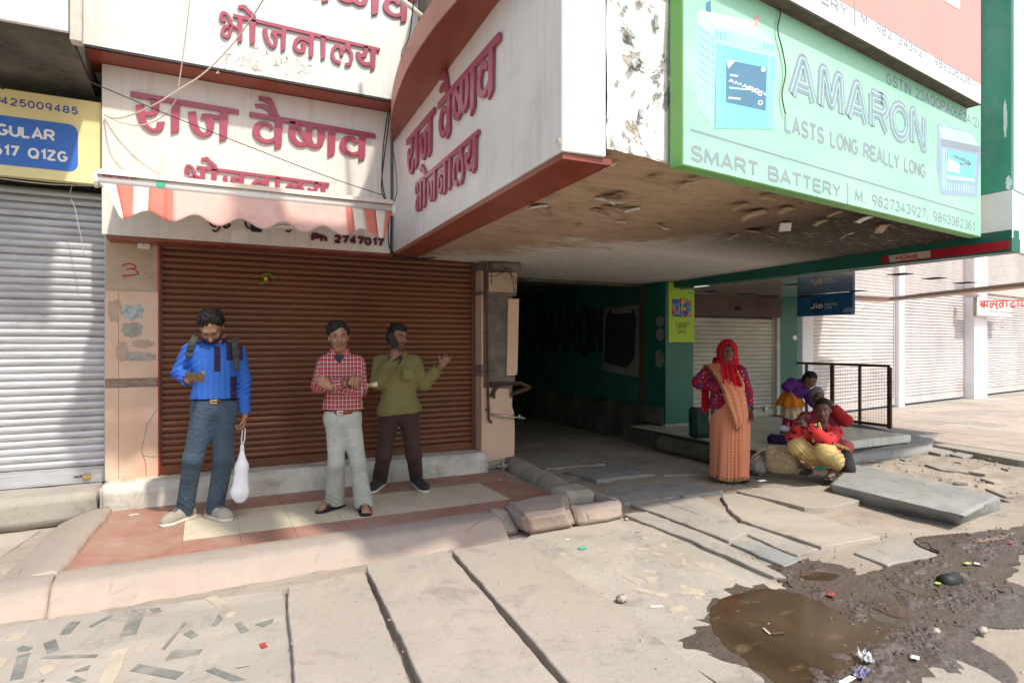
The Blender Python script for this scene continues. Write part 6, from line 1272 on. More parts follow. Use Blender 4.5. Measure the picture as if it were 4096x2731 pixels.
def cloth_mat(name, col, rough=.85, var=.18, weave=.12, scale=5, dirt=None):
	t = NT(name); n = t.noise(scale, 6, .6, t.obj()); c = t.mix(t.ramp(n, [(.3, 0), (.7, 1)]), sc3(col, 1 - var), sc3(col, 1 + var * .6))
	if dirt: c = t.mix(t.ramp(t.noise(2.6, 6, .6, t.obj()), [(.5, 0), (.75, .6)]), c, dirt)
	t.set(color=c, rough=rough, spec=.25); t.b.inputs['Sheen Weight'].default_value = .06; t.bump(t.math('ADD', t.noise(9, 4, .6, t.mapv(t.obj(), (.8, .8, 2.2), (0, .5, .3)), dist=1.2), t.math('MULTIPLY', t.noise(220, 2, .5, t.obj()), .15)), .5, .03); return t.m
M_HAIR = hair_mat('black_hair', (.012, .011, .011)); M_HAIRG = hair_mat('grey_hair', (.20, .20, .205))
M_EYE = simple('eye_white', (.30, .26, .24), .2, .05, 30, 0); M_IRIS = simple('eye_dark', (.012, .008, .006), .15, .05, 30, 0)
def build_head(B, P, c, R, s=1.0, jaw=1.0, neck=None, nr=.055, fem=False):
	"""skull, face and ears into field B; c head centre, R head axes, s scale"""
	q = lambda x, y, z: np.array(c) + R @ (np.array((x, y, z)) * s)
	B.ell(q(0, .012, .035), np.array((.076, .095, .092)) * s, .02, R); B.ell(q(0, -.022, -.030), np.array((.060 * jaw, .070, .085)) * s, .03, R)
	B.cone(q(-.022, -.045, -.098), q(.022, -.045, -.098), .024 * s, .024 * s, .03)                          # chin
	B.cone(q(-.03, -.078, .035), q(.03, -.078, .035), .016 * s, .016 * s, .02)                              # brow
	for sx_ in (-1, 1): B.ell(q(.034 * sx_, -.064, -.02), np.array((.022, .02, .02)) * s, .025, R); B.ell(q(.031 * sx_, -.098, .012), np.array((.017, .014, .011)) * s, .014, R, '-')
	B.cone(q(0, -.088, .014), q(0, -.110, -.026), .008 * s, .014 * s, .012)                                  # nose
	for sx_ in (-1, 1): B.ell(q(.012 * sx_, -.097, -.030), np.array((.009, .010, .008)) * s, .008, R)
	B.ell(q(0, -.089, -.056), np.array((.026, .012, .007)) * s, .006, R); B.ell(q(0, -.087, -.068), np.array((.023, .012, .008)) * s, .006, R); B.ell(q(0, -.103, -.0615), np.array((.024, .008, .0028)) * s, .003, R, '-')
	for sx_ in (-1, 1):
		B.ell(q(.078 * sx_, .008, -.002), np.array((.010, .019, .031)) * s, .008, R); B.ell(q(.087 * sx_, .004, .0), np.array((.006, .009, .016)) * s, .006, R, '-')
	if neck is not None: B.cone(q(0, .012, -.06), neck, nr * s, nr * 1.12, .035)
def head_extras(P, c, R, s=1.0, brow=True):
	q = lambda x, y, z: np.array(c) + R @ (np.array((x, y, z)) * s)
	for sx_ in (-1, 1):
		for nm, off, r, mt in (('eye', (.031 * sx_, -.079, .012), .0118, M_EYE), ('iris', (.031 * sx_, -.0862, .0118), .0058, M_IRIS)):
			m = MB(); k = 8; cc = q(*off)
			for i in range(k + 1):
				for j in range(12):
					t, u = math.pi * i / k, 2 * math.pi * j / 12; d = R @ np.array((math.sin(t) * math.cos(u), math.sin(t) * math.sin(u), math.cos(t) * (.46 if nm == 'eye' else .8))); m.v.append(Vector(cc + d * r * s))
			for i in range(k):
				for j in range(12): m.f.append([i * 12 + j, i * 12 + (j + 1) % 12, (i + 1) * 12 + (j + 1) % 12, (i + 1) * 12 + j])
			o = m.build(nm, mt, P.e, smooth=True); o.matrix_parent_inverse = Matrix()
def face_paint(c, R, s, lips=(.20, .07, .06), beard=0, brow=1, bindi=False, extra=None, skincol=(.2, .1, .06)):
	"""real colours of the face: brows, lips, stubble, moustache"""
	def f(V):
		L = ((V - np.array(c)) @ R) / s; x, y, z = L.T; col = np.zeros((len(V), 4)); fr = y < -.05
		def put(m, cc, a):
			m = np.clip(m, 0, 1) * a; col[:, :3] = col[:, :3] * (1 - m[:, None]) + np.array(cc) * m[:, None]; col[:, 3] = np.maximum(col[:, 3], m)
		g = lambda v, w: np.exp(-(v / w) ** 2)
		if beard:
			jw = ((z < -.025) & (z > -.125) & (y < .03)) * 1.0; put(jw * np.clip((-.02 - z) / .03, 0, 1) * (1 - g(np.hypot(x / 1.2, z + .062), .022)), (.03, .024, .02), beard); put(g(x, .030) * g(z + .046, .009) * fr, (.012, .01, .009), min(1, beard * 1.6))
		put(g(x, .026) * g(z + .062, .010) * fr, lips, .75)
		for sg in (-1, 1): put(g(x - .033 * sg, .019) * g(z - .033 + .006 * np.abs((x - .033 * sg) / .02) ** 2, .0055) * (y < -.055), (.012, .01, .009), .95 * brow); put(g(x - .031 * sg, .020) * g(z - .012, .011) * (y < -.05), (.035, .018, .014), .55)
		if bindi: put(g(x, .0065) * g(z - .045, .0065) * fr, (.08, .008, .01), 1.0)
		if extra: extra(L, put, g)
		return col
	return f
def hand(B, w, d, n, curls=(.3, .3, .35, .4), spread=.10, thumb=.6, s=1.0, side=1, tl=None):
	"""palm and five fingers; w wrist, d towards the knuckles, n out of the palm, side +1 puts the thumb on d x n side; returns finger tips"""
	d = np.array(d, float); d /= np.linalg.norm(d); n = np.array(n, float); n -= d * (n @ d); n /= np.linalg.norm(n); t = np.cross(d, n) * side; w = np.array(w, float); tips = []
	B.cone(w, w + d * .03 * s, .024 * s, .026 * s, .01, (n, .72)); pal = w + d * .052 * s
	B.cone(w + d * .02 * s + t * .012 * s, w + d * .085 * s + t * .022 * s, .023 * s, .021 * s, .012, (n, .6)); B.cone(w + d * .02 * s - t * .012 * s, w + d * .080 * s - t * .024 * s, .022 * s, .019 * s, .012, (n, .6)); B.cone(w + d * .04 * s, w + d * .085 * s, .026 * s, .024 * s, .012, (n, .55))
	for i, (o, L, r) in enumerate(((.029, .078, .0088), (.010, .088, .0090), (-.010, .082, .0086), (-.028, .066, .0078))):
		p = w + d * (.086 - .005 * abs(i - 1)) * s + t * o * s; a = spread * (1.5 - i); dd = d * math.cos(a) + t * math.sin(a); cu = curls[i]; q = 0; r_ = r * s
		for f in (.42, .32, .26):
			q += cu * (1.0 if f == .42 else 1.15); v = dd * math.cos(q) + n * math.sin(q); e = p + v * L * f * s; B.cone(p, e, r_, r_ * .9, .003); p = e; r_ *= .9
		tips.append(p)
	p = w + d * .022 * s + t * .026 * s; v = d * math.cos(thumb) * .9 + t * math.sin(thumb) + n * .35; v /= np.linalg.norm(v); e = p + v * .045 * s; B.cone(p, e, .0125 * s, .0105 * s, .008); v2 = v * .8 + d * .45 + n * (.25 if tl is None else tl); v2 /= np.linalg.norm(v2); B.cone(e, e + v2 * .034 * s, .0102 * s, .008 * s, .003)
	return tips
def foot(B, ank, toe, s=1.0, toes=True):
	"""bare foot from ankle point to toe tip (both local), sole at z of toe"""
	a, t = np.array(ank, float), np.array(toe, float); d = t - a; d[2] = 0; L = np.linalg.norm(d); d /= L; sd = np.array((-d[1], d[0], 0)); z0 = t[2]
	heel = a - d * .045 * s; heel[2] = z0 + .028 * s; ball = t - d * .05 * s; ball[2] = z0 + .020 * s
	B.cone(a, heel, .034 * s, .030 * s, .02); B.cone(heel, ball, .029 * s, .030 * s, .02, ((0, 0, 1), .75)); B.cone(a + np.array((0, 0, -.01)), ball + np.array((0, 0, .006)), .030 * s, .022 * s, .03)
	for i in range(5):
		o = (.030 - .015 * i) * s; l = (.05 - .006 * i) * s; B.cone(ball + sd * o * .9, ball + sd * o + d * l + np.array((0, 0, -.006)), .010 * s if i else .013 * s, .0085 * s if i else .011 * s, .006)
def shoe(P, ank, toe, mat, sole_mat, lace=None, s=1.0, name='shoe', parts=None):
	a, t = np.array(ank, float), np.array(toe, float); d = t - a; d[2] = 0; d /= np.linalg.norm(d); sd = np.array((-d[1], d[0], 0)); z0 = t[2]
	heel = a - d * .055 * s; heel[2] = z0 + .05; ball = t - d * .07 * s; ball[2] = z0 + .042; tp = t - d * .035 * s; tp[2] = z0 + .036
	lo = np.minimum(heel, t) - .1; hi = np.maximum(a, t) + .1; F = Field(lo, hi, .005)
	F.cone(heel, ball, .040 * s, .047 * s, .02); F.cone(ball, tp, .046 * s, .036 * s, .02); F.cone(a + d * .015 + np.array((0, 0, -.0)), heel + d * .03, .045 * s, .042 * s, .03); F.cone(a + d * .03 + np.array((0, 0, -.015)), ball, .040 * s, .034 * s, .03)
	F.cut((0, 0, a[2] + .03), (0, 0, 1)); F.cut((0, 0, z0 + .022), (0, 0, -1)); V, Q = F.mesh(); sh = np_obj(name, V, Q, mat, P.e)
	F = Field(lo, hi, .005); F.cone(heel * [1, 1, 0] + [0, 0, z0 + .014], ball * [1, 1, 0] + [0, 0, z0 + .014], .044 * s, .051 * s, .02); F.cone(ball * [1, 1, 0] + [0, 0, z0 + .014], tp * [1, 1, 0] + [0, 0, z0 + .014], .050 * s, .039 * s, .02); F.cut((0, 0, z0 + .028), (0, 0, 1)); F.cut((0, 0, z0 + .001), (0, 0, -1)); V, Q = F.mesh(); np_obj('sole', V, Q, sole_mat, sh, relax=0)
	if lace is not None:
		for i in range(4):
			f = .25 + .16 * i; c = (a + d * .05 + np.array((0, 0, -.0))) * (1 - f) + (ball + np.array((0, 0, .035))) * f; c[2] += .022; m = MB(); m.tube([Vector(c + sd * .028 * s), Vector(c + np.array((0, 0, .012))), Vector(c - sd * .028 * s)], .0035, 6); o = m.build('lace', lace, sh, smooth=True); o.matrix_parent_inverse = Matrix()
	return sh
def sandal(P, ank, toe, mat, s=1.0):
	a, t = np.array(ank, float), np.array(toe, float); d = t - a; d[2] = 0; d /= np.linalg.norm(d); sd = np.array((-d[1], d[0], 0)); z0 = t[2] - .018
	heel = a - d * .065 * s; ball = t - d * .045 * s; F = Field(np.minimum(heel, t) - .09, np.maximum(heel, t) + .09 + np.array((0, 0, .06)), .005)
	h3 = lambda v: np.array((v[0], v[1], z0 + .008)); F.cone(h3(heel), h3(ball), .036 * s, .050 * s, .02); F.cut((0, 0, z0 + .016), (0, 0, 1)); F.cut((0, 0, z0 + .001), (0, 0, -1)); V, Q = F.mesh(); so = np_obj('sandal', V, Q, mat, P.e, relax=0)
	for f, hgt, lean in ((.80, .062, .02), (.62, .075, -.01), (.62, .07, .04)):
		c = heel + (ball - heel) * f; c[2] = z0; m = MB(); pts = []
		for i in range(9):
			u = -1 + 2 * i / 8; pts.append(Vector(c + sd * u * .046 * s + d * lean * u + np.array((0, 0, .012 + hgt * s * math.sqrt(max(0, 1 - u * u)) * .82))))
		m.tube(pts, .0075 * s, 6); o = m.build('strap', mat, so, smooth=True); o.matrix_parent_inverse = Matrix()
	return so
def hair_cap(P, c, R, s, mat, seed=1, front=.055, low=-.06, thick=.014, tuft=.010, name='hair', part=None, bun=None):
	"""hair as its own shell over the skull, open at the face"""
	q = lambda x, y, z: np.array(c) + R @ (np.array((x, y, z)) * s); F = Field(np.array(c) - .19 * s, np.array(c) + .19 * s, .005)
	F.ell(q(0, .013, .036), np.array((.0785, .0975, .0945)) * s, .0, R); F.ell(q(0, .050, -.03), np.array((.066, .055, .075)) * s, .03, R)
	X, Y, Z = np.meshgrid(*F.ax, indexing='ij', sparse=True); X, Y, Z = (X - c[0]) / s, (Y - c[1]) / s, (Z - c[2]) / s
	x = X * R[0, 0] + Y * R[1, 0] + Z * R[2, 0]; y = X * R[0, 1] + Y * R[1, 1] + Z * R[2, 1]; z = X * R[0, 2] + Y * R[1, 2] + Z * R[2, 2]
	n = wob(seed, 6, 30, 60, (1.2, 1.2, .6))(x, y, z); n2 = wob(seed + 50, 6, 90, 170, (1.5, 1.5, .4))(x, y, z)
	fr = front + (part(x) if part else 0); ys = [-.13, -.055, -.038, -.022, -.010, .002, .010, .034, .046, .12]
	base = np.interp(y, ys, [0, 0, .0, .0, -.012, -.006, .036, .036, low, low - .02]); wgt = np.interp(y, ys, [1, 1, .80, .55, .1, 0, 0, 0, 0, 0]); line = base + wgt * fr + .004 * n2
	tp = np.clip((z - line) / .055, 0, 1); tp = tp * tp * (3 - 2 * tp)
	F.f = np.maximum(F.f - (s * (thick * tp + .002 + tuft * (.45 * n + .35 * n2) * (.25 + .75 * tp))).astype(np.float32), ((line - z) * s * .9).astype(np.float32))
	if bun is not None: F.ell(q(*bun[:3]), np.array((1, 1, 1)) * bun[3] * s, .02)
	V, Q = F.mesh(); return np_obj(name, V, Q, mat, P.e, relax=0)
def uv_limb(chains, torso=None):
	"""pattern coordinates that follow the limbs: (along, around, id)"""
	def f(V):
		best = np.full(len(V), 9.0); out = np.zeros((len(V), 3))
		for ci, ch in enumerate(chains):
			run = 0
			for a, b, r in ch:
				a, b = np.array(a, float), np.array(b, float); d = b - a; L = np.linalg.norm(d); d /= L; t = np.clip((V - a) @ d, 0, L); p = V - a - t[:, None] * d; dist = np.linalg.norm(p, axis=1) - r
				ref = np.cross(d, (0, 1, 0.01)); ref /= np.linalg.norm(ref); r2 = np.cross(d, ref); ang = np.arctan2(p @ r2, p @ ref); m = dist < best
				best[m] = dist[m]; out[m] = np.stack([run + t, ang * r, np.full(len(V), ci + 1.0)], 1)[m]; run += L
		if torso is not None:
			m = torso(V) < best; out[m] = np.stack([V[:, 2], V[:, 0] * 1.0, np.zeros(len(V))], 1)[m]
		return out
	return f
# ------------------------------------------------------------------ shared figure parts
def G(P, px, py, up=0):
	w = onz(px, py, P.z) - P.O; return np.array((w.dot(P.ex), w.dot(P.ey), up))
def bounds(*pts, pad=.2):
	a = np.array(pts); return a.min(0) - pad, a.max(0) + pad
def torso(F, N, SL, SR, HL, HR, t=0, deep=.86, bust=0, belly=0):
	"""ribcage, waist, pelvis between shoulder and hip joints; t cloth thickness"""
	N, SL, SR, HL, HR = [np.array(q, float) for q in (N, SL, SR, HL, HR)]; S = (SL + SR) / 2; H = (HL + HR) / 2; up = S - H; dn = -up / np.linalg.norm(up); sx_ = (SR - SL); sx_ /= np.linalg.norm(sx_); L = np.linalg.norm(up); fw = np.cross(sx_, dn); hw = np.linalg.norm(SR - SL) / 2; y = ((0, 1, 0), deep)
	F.cone(SL + sx_ * .03, SR - sx_ * .03, .060 + t, .060 + t, .04); F.cone(N, S + dn * .02, .06 + t, .09 + t, .05, y)
	for f, w, r in ((.20, hw - .105, .108), (.42, hw - .125, .106), (.66, hw - .135, .100 + belly * .6), (.86, hw - .125, .104 + belly)):
		c = S + dn * L * f; F.cone(c - sx_ * max(w, .02), c + sx_ * max(w, .02), r + t, r + t, .05, y)
	F.cone(HL - dn * .02, HR - dn * .02, .094 + t, .094 + t, .05, y)
	if bust:
		for k in (-1, 1): F.ell(S + dn * L * .32 + sx_ * k * .07 + np.array((0, -.085, 0)), np.array((.07, .06, .065)) * bust + t, .04)
def limb(F, pts, rs, t=0, k=.02):
	for i in range(len(pts) - 1): F.cone(pts[i], pts[i + 1], rs[i] + t, rs[i + 1] + t, k)
def vc_mat(name, rough=.85, spec=.25, var=.12, weave=.2):
	t = NT(name); a = t.attr('paint'); n = t.noise(7, 6, .6, t.obj()); c = t.mix(1.0, a, t.ramp(n, [(.3, 1 - var), (.7, 1.0)]), 'MULTIPLY'); t.set(color=c, rough=rough, spec=spec)
	t.bump(t.math('ADD', t.noise(26, 5, .6, t.obj()), t.math('MULTIPLY', t.noise(200, 2, .5, t.obj()), .4)), weave, .008); return t.m
def paintfn(fn):
	def f(V): c = np.ones((len(V), 4)); c[:, :3] = fn(V[:, 0], V[:, 1], V[:, 2], V); return c
	return f
def sel(base, *layers):
	out = np.array(base, float)
	for m, c in layers: out = np.where(np.asarray(m)[:, None], np.array(c), out)
	return out
def patch(P, name, fn, nu, nv, mat, par=None, uv=None, thick=.004, smooth=True):
	"""cloth sheet from a parametric surface, with pattern coordinates"""
	m = MB(); m.grid(lambda a, b: tuple(fn(a, b)), nu, nv); o = m.build(name, mat, par or P.e, smooth=smooth); o.matrix_parent_inverse = Matrix()
	if uv:
		d = np.array([uv(i / nu, j / nv) for i in range(nu + 1) for j in range(nv + 1)], np.float32)
		if len(d) == len(o.data.vertices): a = o.data.attributes.new('uvl', 'FLOAT_VECTOR', 'POINT'); a.data.foreach_set('vector', d.ravel())
	if thick: s_ = o.modifiers.new('t', 'SOLIDIFY'); s_.thickness = thick; s_.offset = 0
	return o
def lmesh(P, m, name, mat, par=None, **k):
	o = m.build(name, mat, par or P.e, **k); o.matrix_parent_inverse = Matrix(); return o
def trousers(P, HL, HR, KL, KR, AL, AR, waist, mat, seed, t=.014, flare=0, hem=.055, name='trousers', crotch=None, fold=.006):
	lo, hi = bounds(HL, HR, KL, KR, AL, AR, pad=.2); F = Field(lo, hi, .0065)
	H = (np.array(HL) + np.array(HR)) / 2; F.cone(HL, HR, .092 + t, .092 + t, .04, ((0, 1, 0), .98)); F.cone(np.array(HL) + [.01, 0, .08], np.array(HR) + [-.01, 0, .08], .082 + t, .082 + t, .05, ((0, 1, 0), .98))
	for h_, k_, a_ in ((HL, KL, AL), (HR, KR, AR)):
		h_, k_, a_ = map(np.array, (h_, k_, a_)); F.cone(h_, k_, .082 + t, .058 + t, .03); F.cone(k_, a_ + np.array((0, 0, -.03)), .056 + t, hem + flare, .03)
	F.cut((0, 0, waist), (0, 0, 1)); zc_ = min(AL[2], AR[2]) - .055; F.cut((0, 0, zc_), (0, 0, -1))
	w1_ = wob(seed, 6, 6, 14, (1, 1, .4)); w2_ = crease(seed + 9, .8, 70); kz = (KL[2] + KR[2]) / 2
	F.folds(lambda X, Y, Z: fold * .7 * w1_(X, Y, Z) + (.0006 + .004 * np.exp(-((Z - zc_ - .07) / .09) ** 2) + .0028 * np.exp(-((Z - kz) / .12) ** 2) + .002 * np.exp(-((Z - HL[2] + .08) / .1) ** 2)) * w2_(X, Y, Z)); V, Q = F.mesh(); return np_obj(name, V, Q, mat, P.e)
def belt(P, c, rx, ry, z, mat, buckle=None, hgt=.034, tilt=0):
	m = MB(); n = 36
	for zz in (z, z + hgt):
		for i in range(n): a = 2 * math.pi * i / n; m.v.append(Vector((c[0] + rx * math.cos(a), c[1] + ry * math.sin(a), zz + tilt * math.cos(a))))
	for i in range(n): m.f.append([i, (i + 1) % n, n + (i + 1) % n, n + i])
	o = lmesh(P, m, 'belt', mat, smooth=True); s_ = o.modifiers.new('t', 'SOLIDIFY'); s_.thickness = .006; s_.offset = 1
	if buckle:
		m = MB(); x = c[0] + buckle[1]; y = c[1] - ry - .008; m.box(x - .025, x + .025, y - .006, y + .004, z + .002, z + .012); m.box(x - .025, x + .025, y - .006, y + .004, z + .022, z + .034); m.box(x - .027, x - .017, y - .0065, y + .004, z + .002, z + .034); lmesh(P, m, 'buckle', buckle[0], o)
	return o
# ================================================================== man in blue, reading his phone
P = Person('person', 'man in a blue sweater and jeans looking down at his phone', 780, 2090, PZ)
J = P.J
N_, SL, SR = J(856, 1378, .02), J(762, 1405, .0), J(952, 1411, .0); EL, WL = J(718, 1492, .0), J(754, 1522, -.22); ER, WR = J(972, 1512, .03), J(980, 1662, -.04)
HL, HR, KL, KR = J(822, 1640, .0), J(896, 1640, .0), J(772, 1835, -.03), J(893, 1838, -.04); AL, AR = G(P, 738, 2078, .10), G(P, 858, 2070, .10); TL, TR = G(P, 645, 2110), G(P, 922, 2086)
hc, hR, hs = J(845, 1310, -.07), rot(-8, 47, -3), 1.10
SKIN1 = skin_mat('skin_blue_man', (.30, .155, .095)); lo, hi = bounds(hc, AL, AR, WL, WR, pad=.24)
B = Field(lo, hi, .006); build_head(B, P, hc, hR, hs, neck=N_); torso(B, N_, SL, SR, HL, HR, -.032); limb(B, (SL, EL, WL), (.05, .042, .028)); limb(B, (SR, ER, WR), (.05, .042, .028)); limb(B, (HL, KL, AL), (.065, .05, .035)); limb(B, (HR, KR, AR), (.065, .05, .035))
hand(B, WL, (1, -.35, .10), (-.1, -.1, 1), (.55, .6, .65, .7), .05, .9, 1.02, 1); hand(B, WR, (-.12, -.12, -1), (-1, .1, .1), (.75, .8, .85, .9), .04, .5, 1.02, -1)
V, Q = B.mesh(); np_obj('body', V, Q, SKIN1, P.e, {'paint': face_paint(hc, hR, hs, beard=.25)}); head_extras(P, hc, hR, hs); hair_cap(P, hc, hR, hs, M_HAIR, 3, .070, -.045, .024, .021, part=lambda x: .018 * np.sin(x * 34 + 1))
# face mask pulled under the nose
F = Field(hc - .17, hc + .17, .005); q = lambda x, y, z: np.array(hc) + hR @ (np.array((x, y, z)) * hs); F.ell(q(0, -.025, -.052), np.array((.070, .080, .060)) * hs, 0, hR); F.cut(q(0, 0, -.038), hR @ np.array((0, .12, 1))); F.cut(q(0, .02, 0), hR @ np.array((0, 1, 0))); V, Q = F.mesh(); np_obj('face_mask', V, Q, cloth_mat('navy_mask', (.018, .025, .07)), P.e)
# sweater: blue stripes, navy shoulder, placket and side
F = Field(*bounds(SL, SR, EL, ER, WL, WR, HL, HR, pad=.17), h=.006); torso(F, N_ - [0, 0, .0], SL, SR, HL + [0, 0, .03], HR + [0, 0, .03], .016, belly=.006); F.ell(N_ + [0, .02, .02], (.085, .085, .05), .03); hemz = J(856, 1592)[2]; F.cut((0, 0, hemz), (0, 0, -1)); limb(F, (SL, EL, WL), (.054, .047, .036), .008, .02); limb(F, (SR, ER, WR), (.054, .047, .034), .008, .02)
for w_, e_ in ((WL, EL), (WR, ER)): d = w_ - e_; d /= np.linalg.norm(d); F.cone(w_ + d * .02, w_ + d * .16, .055, .055, .0, op='-')
F.cone(N_ + [0, -.03, .06], N_ + [0, -.055, .14], .052, .075, .008, op='-'); F.cone(N_ + [0, -.10, -.02], N_ + [0, -.09, .08], .012, .050, .008, op='-')
w1_ = wob(11, 6, 6, 14); w2_ = crease(12, .45, 80); F.folds(lambda X, Y, Z: .005 * w1_(X, Y, Z) + .003 * w2_(X, Y, Z) + .006 * np.exp(-((Z - hemz - .07) / .09) ** 2) * w2_(X, Y, Z) + .006 * np.exp(-((X - EL[0]) / .08) ** 2) * w2_(X, Y, Z)); V, Q = F.mesh()
mx_ = (SL[0] + SR[0]) / 2; tz = (SL[2] + SR[2]) / 2
def sweater(x, y, z, V):
	b = sel(np.tile((.030, .115, .46), (len(x), 1))); st = (np.floor((x - mx_) / .021) % 2 == 0) & (np.abs(x - mx_) < .155) & (y < .02) & ((z < tz - .05)); arm = (x < SL[0] + .01) | (x > SR[0] - .005)
	u = x - mx_; d = np.linalg.norm(V - np.array(N_), axis=1)
	return sel(b, (st & ~arm, (.038, .138, .51)), ((np.abs(u - .018) < .024) & (y < 0) & (z > tz - .16) & (z < tz + .05), (.022, .018, .055)), ((u > .085) & (z > tz - .07) & ~((u > .10) & (z < tz - .02) & (z < 0)) & (y < .2) & (x < SR[0] + .035), (.030, .020, .065)), ((u > .115) & (u < .165) & (z < tz - .20) & ~arm, (.030, .020, .065)))
np_obj('sweater', V, Q, vc_mat('knit_sweater'), P.e, {'paint': paintfn(sweater)})
# collars
def ring(P, name, c, rx, ry, h, lean, mat, a0, a1, th=.007, par=None, zoff=0):
	return patch(P, name, lambda a, b: (c[0] + (rx + lean * b) * math.sin(a0 + (a1 - a0) * a), c[1] - (ry + lean * b) * math.cos(a0 + (a1 - a0) * a), c[2] + h * b + zoff * abs(math.sin((a0 + (a1 - a0) * a) / 2))), 24, 4, mat, par, thick=th)
M_ORANGE = cloth_mat('orange_shirt', (.62, .16, .06)); M_NAVYC = cloth_mat('navy_knit', (.022, .02, .06))
ring(P, 'shirt_collar', N_ + [0, -.005, .012], .084, .088, .052, -.004, M_ORANGE, .30, 2 * math.pi - .30, zoff=.02); ring(P, 'sweater_collar', N_ + [0, -.0, .0], .096, .096, .048, -.006, M_NAVYC, .62, 2 * math.pi - .62, zoff=.02)
M_JEANS = cloth_mat('blue_jeans', (.045, .072, .105), .9, .35, .2, 4, (.10, .14, .19)); trousers(P, HL, HR, KL, KR, AL, AR, J(856, 1600)[2], M_JEANS, 21, hem=.066)
hcx = (HL + HR) / 2; M_BLTH = simple('black_leather', (.018, .015, .014), .4, .2, 20, .1); belt(P, (hcx[0], hcx[1]), .160, .101, J(856, 1610)[2], M_BLTH, (M_BRASS, -.01))
M_SHOEG = cloth_mat('grey_trainer', (.33, .30, .25), .8); M_SOLEW = simple('pale_sole', (.58, .54, .46), .7, .1, 20, .1); M_LACE = simple('dark_lace', (.08, .085, .10), .8, .2, 20, .1)
shoe(P, AL, TL, M_SHOEG, M_SOLEW, M_LACE, 1.12); shoe(P, AR, TR, M_SHOEG, M_SOLEW, M_LACE, 1.12)
# backpack straps, backpack
M_STRAP = cloth_mat('charcoal_strap', (.05, .052, .05), .8)
def strap(pts, w, mat, par=None, name='backpack_strap', nrm=(0, -1, 0), th=.008):
	P2 = [np.array(p, float) for p in smooth3(pts)]
	def fn(a, b):
		i = min(len(P2) - 1, int(round(a * (len(P2) - 1)))); d = P2[min(i + 1, len(P2) - 1)] - P2[max(i - 1, 0)]; sd = np.cross(d, nrm); sd /= np.linalg.norm(sd) + 1e-9; return P2[i] + sd * w * (b - .5)
	return patch(P, name, fn, len(P2) - 1, 3, mat, par, thick=th)
def smooth3(pts, k=6):
	A = [np.array(p, float) for p in pts]; A = [2 * A[0] - A[1]] + A + [2 * A[-1] - A[-2]]; out = []
	for i in range(1, len(A) - 2):
		for j in range(k):
			t = j / k; a, b, c, d = A[i - 1:i + 3]; out.append(.5 * ((2 * b) + (-a + c) * t + (2 * a - 5 * b + 4 * c - d) * t * t + (-a + 3 * b - 3 * c + d) * t ** 3))
	out.append(A[-2]); return out
bpk = thing('backpack', 'dark backpack worn by the man in blue, its straps over his shoulders', 'backpack', P.O); bpk.rotation_euler = P.e.rotation_euler
zf_ = zoomf(630, 1200, 1297 / 430)
for pts in (((455, 440), (425, 500), (395, 580), (378, 690)), ((935, 470), (935, 540), (945, 640), (950, 760), (945, 840))):
	cl_ = [J(*zf_(*p), -.155 if i else -.085) for i, p in enumerate(pts)]; cl_ = [cl_[0] + [0, .10, .012]] + cl_
	o = strap(cl_, .047, M_STRAP, bpk); b_ = J(*zf_(*pts[2]), -.166); m = MB(); m.box(b_[0] - .026, b_[0] + .026, b_[1] - .006, b_[1] + .006, b_[2] - .02, b_[2] + .02); lmesh(P, m, 'strap_buckle', M_BLKPL, o, bevel=.003)
F = Field(*bounds(SL + [.08, .2, -.05], SR + [-.08, .3, -.42], pad=.16), h=.008); cb = (SL + SR) / 2 + [0, .21, -.24]; F.ell(cb, (.135, .09, .22), .0); V, Q = F.mesh(); np_obj('pack_body', V, Q, M_STRAP, bpk)
# phone and white carrier bag
ph = thing('mobile_phone', 'bronze mobile phone held by the man in blue', 'phone', P.O); ph.rotation_euler = P.e.rotation_euler
def slab_obj(P, name, c, u, v, n, su, sv, sn, mat, par, bevel=.004):
	c, u, v, n = [np.array(q, float) for q in (c, u, v, n)]; u /= np.linalg.norm(u); v -= u * (v @ u); v /= np.linalg.norm(v); n = np.cross(u, v); m = MB()
	k = [(-1, -1), (1, -1), (1, 1), (-1, 1)]; m.hexa([Vector(c + u * a * su / 2 + v * b * sv / 2 - n * sn / 2) for a, b in k], [Vector(c + u * a * su / 2 + v * b * sv / 2 + n * sn / 2) for a, b in k]); return lmesh(P, m, name, mat, par, bevel=bevel)
pc_ = J(779, 1507, -.315); bd = slab_obj(P, 'case', pc_, (1, -.35, -.22), (.2, -.6, .75), (0, 0, 1), .145, .072, .009, simple('bronze_case', (.20, .155, .10), .35, .1, 20, .02, metal=.5), ph)
slab_obj(P, 'screen', pc_ + [-.0, .004, .004], (1, -.35, -.22), (.2, -.6, .75), (0, 0, 1), .138, .066, .008, M_BLKPL, ph, .002)
bg = thing('carrier_bag', 'white plastic carrier bag hanging from the hand of the man in blue', 'bag', P.O); bg.rotation_euler = P.e.rotation_euler
bt, bb = J(968, 1790, -.05), J(962, 2008, -.05); F = Field(*bounds(bt, bb, pad=.14), h=.006); bl_ = (bt[2] - bb[2])
F.cone(bt + [0, 0, -.01], bt + [0, 0, -bl_ * .35], .012, .050, .02, ((0, 1, 0), .75)); F.cone(bt + [0, 0, -bl_ * .35], bb + [0, 0, .085], .050, .066, .03, ((0, 1, 0), .7)); F.cone(bb + [-.005, 0, .085], bb + [.0, 0, .04], .066, .045, .03, ((0, 1, 0), .7)); F.cone(bt + [0, 0, -.005], bt + [0, 0, .012], .016, .016, .01)
w1_ = wob(31, 8, 25, 60, (2, 2, .5)); F.folds(lambda X, Y, Z: .0035 * w1_(X, Y, Z))
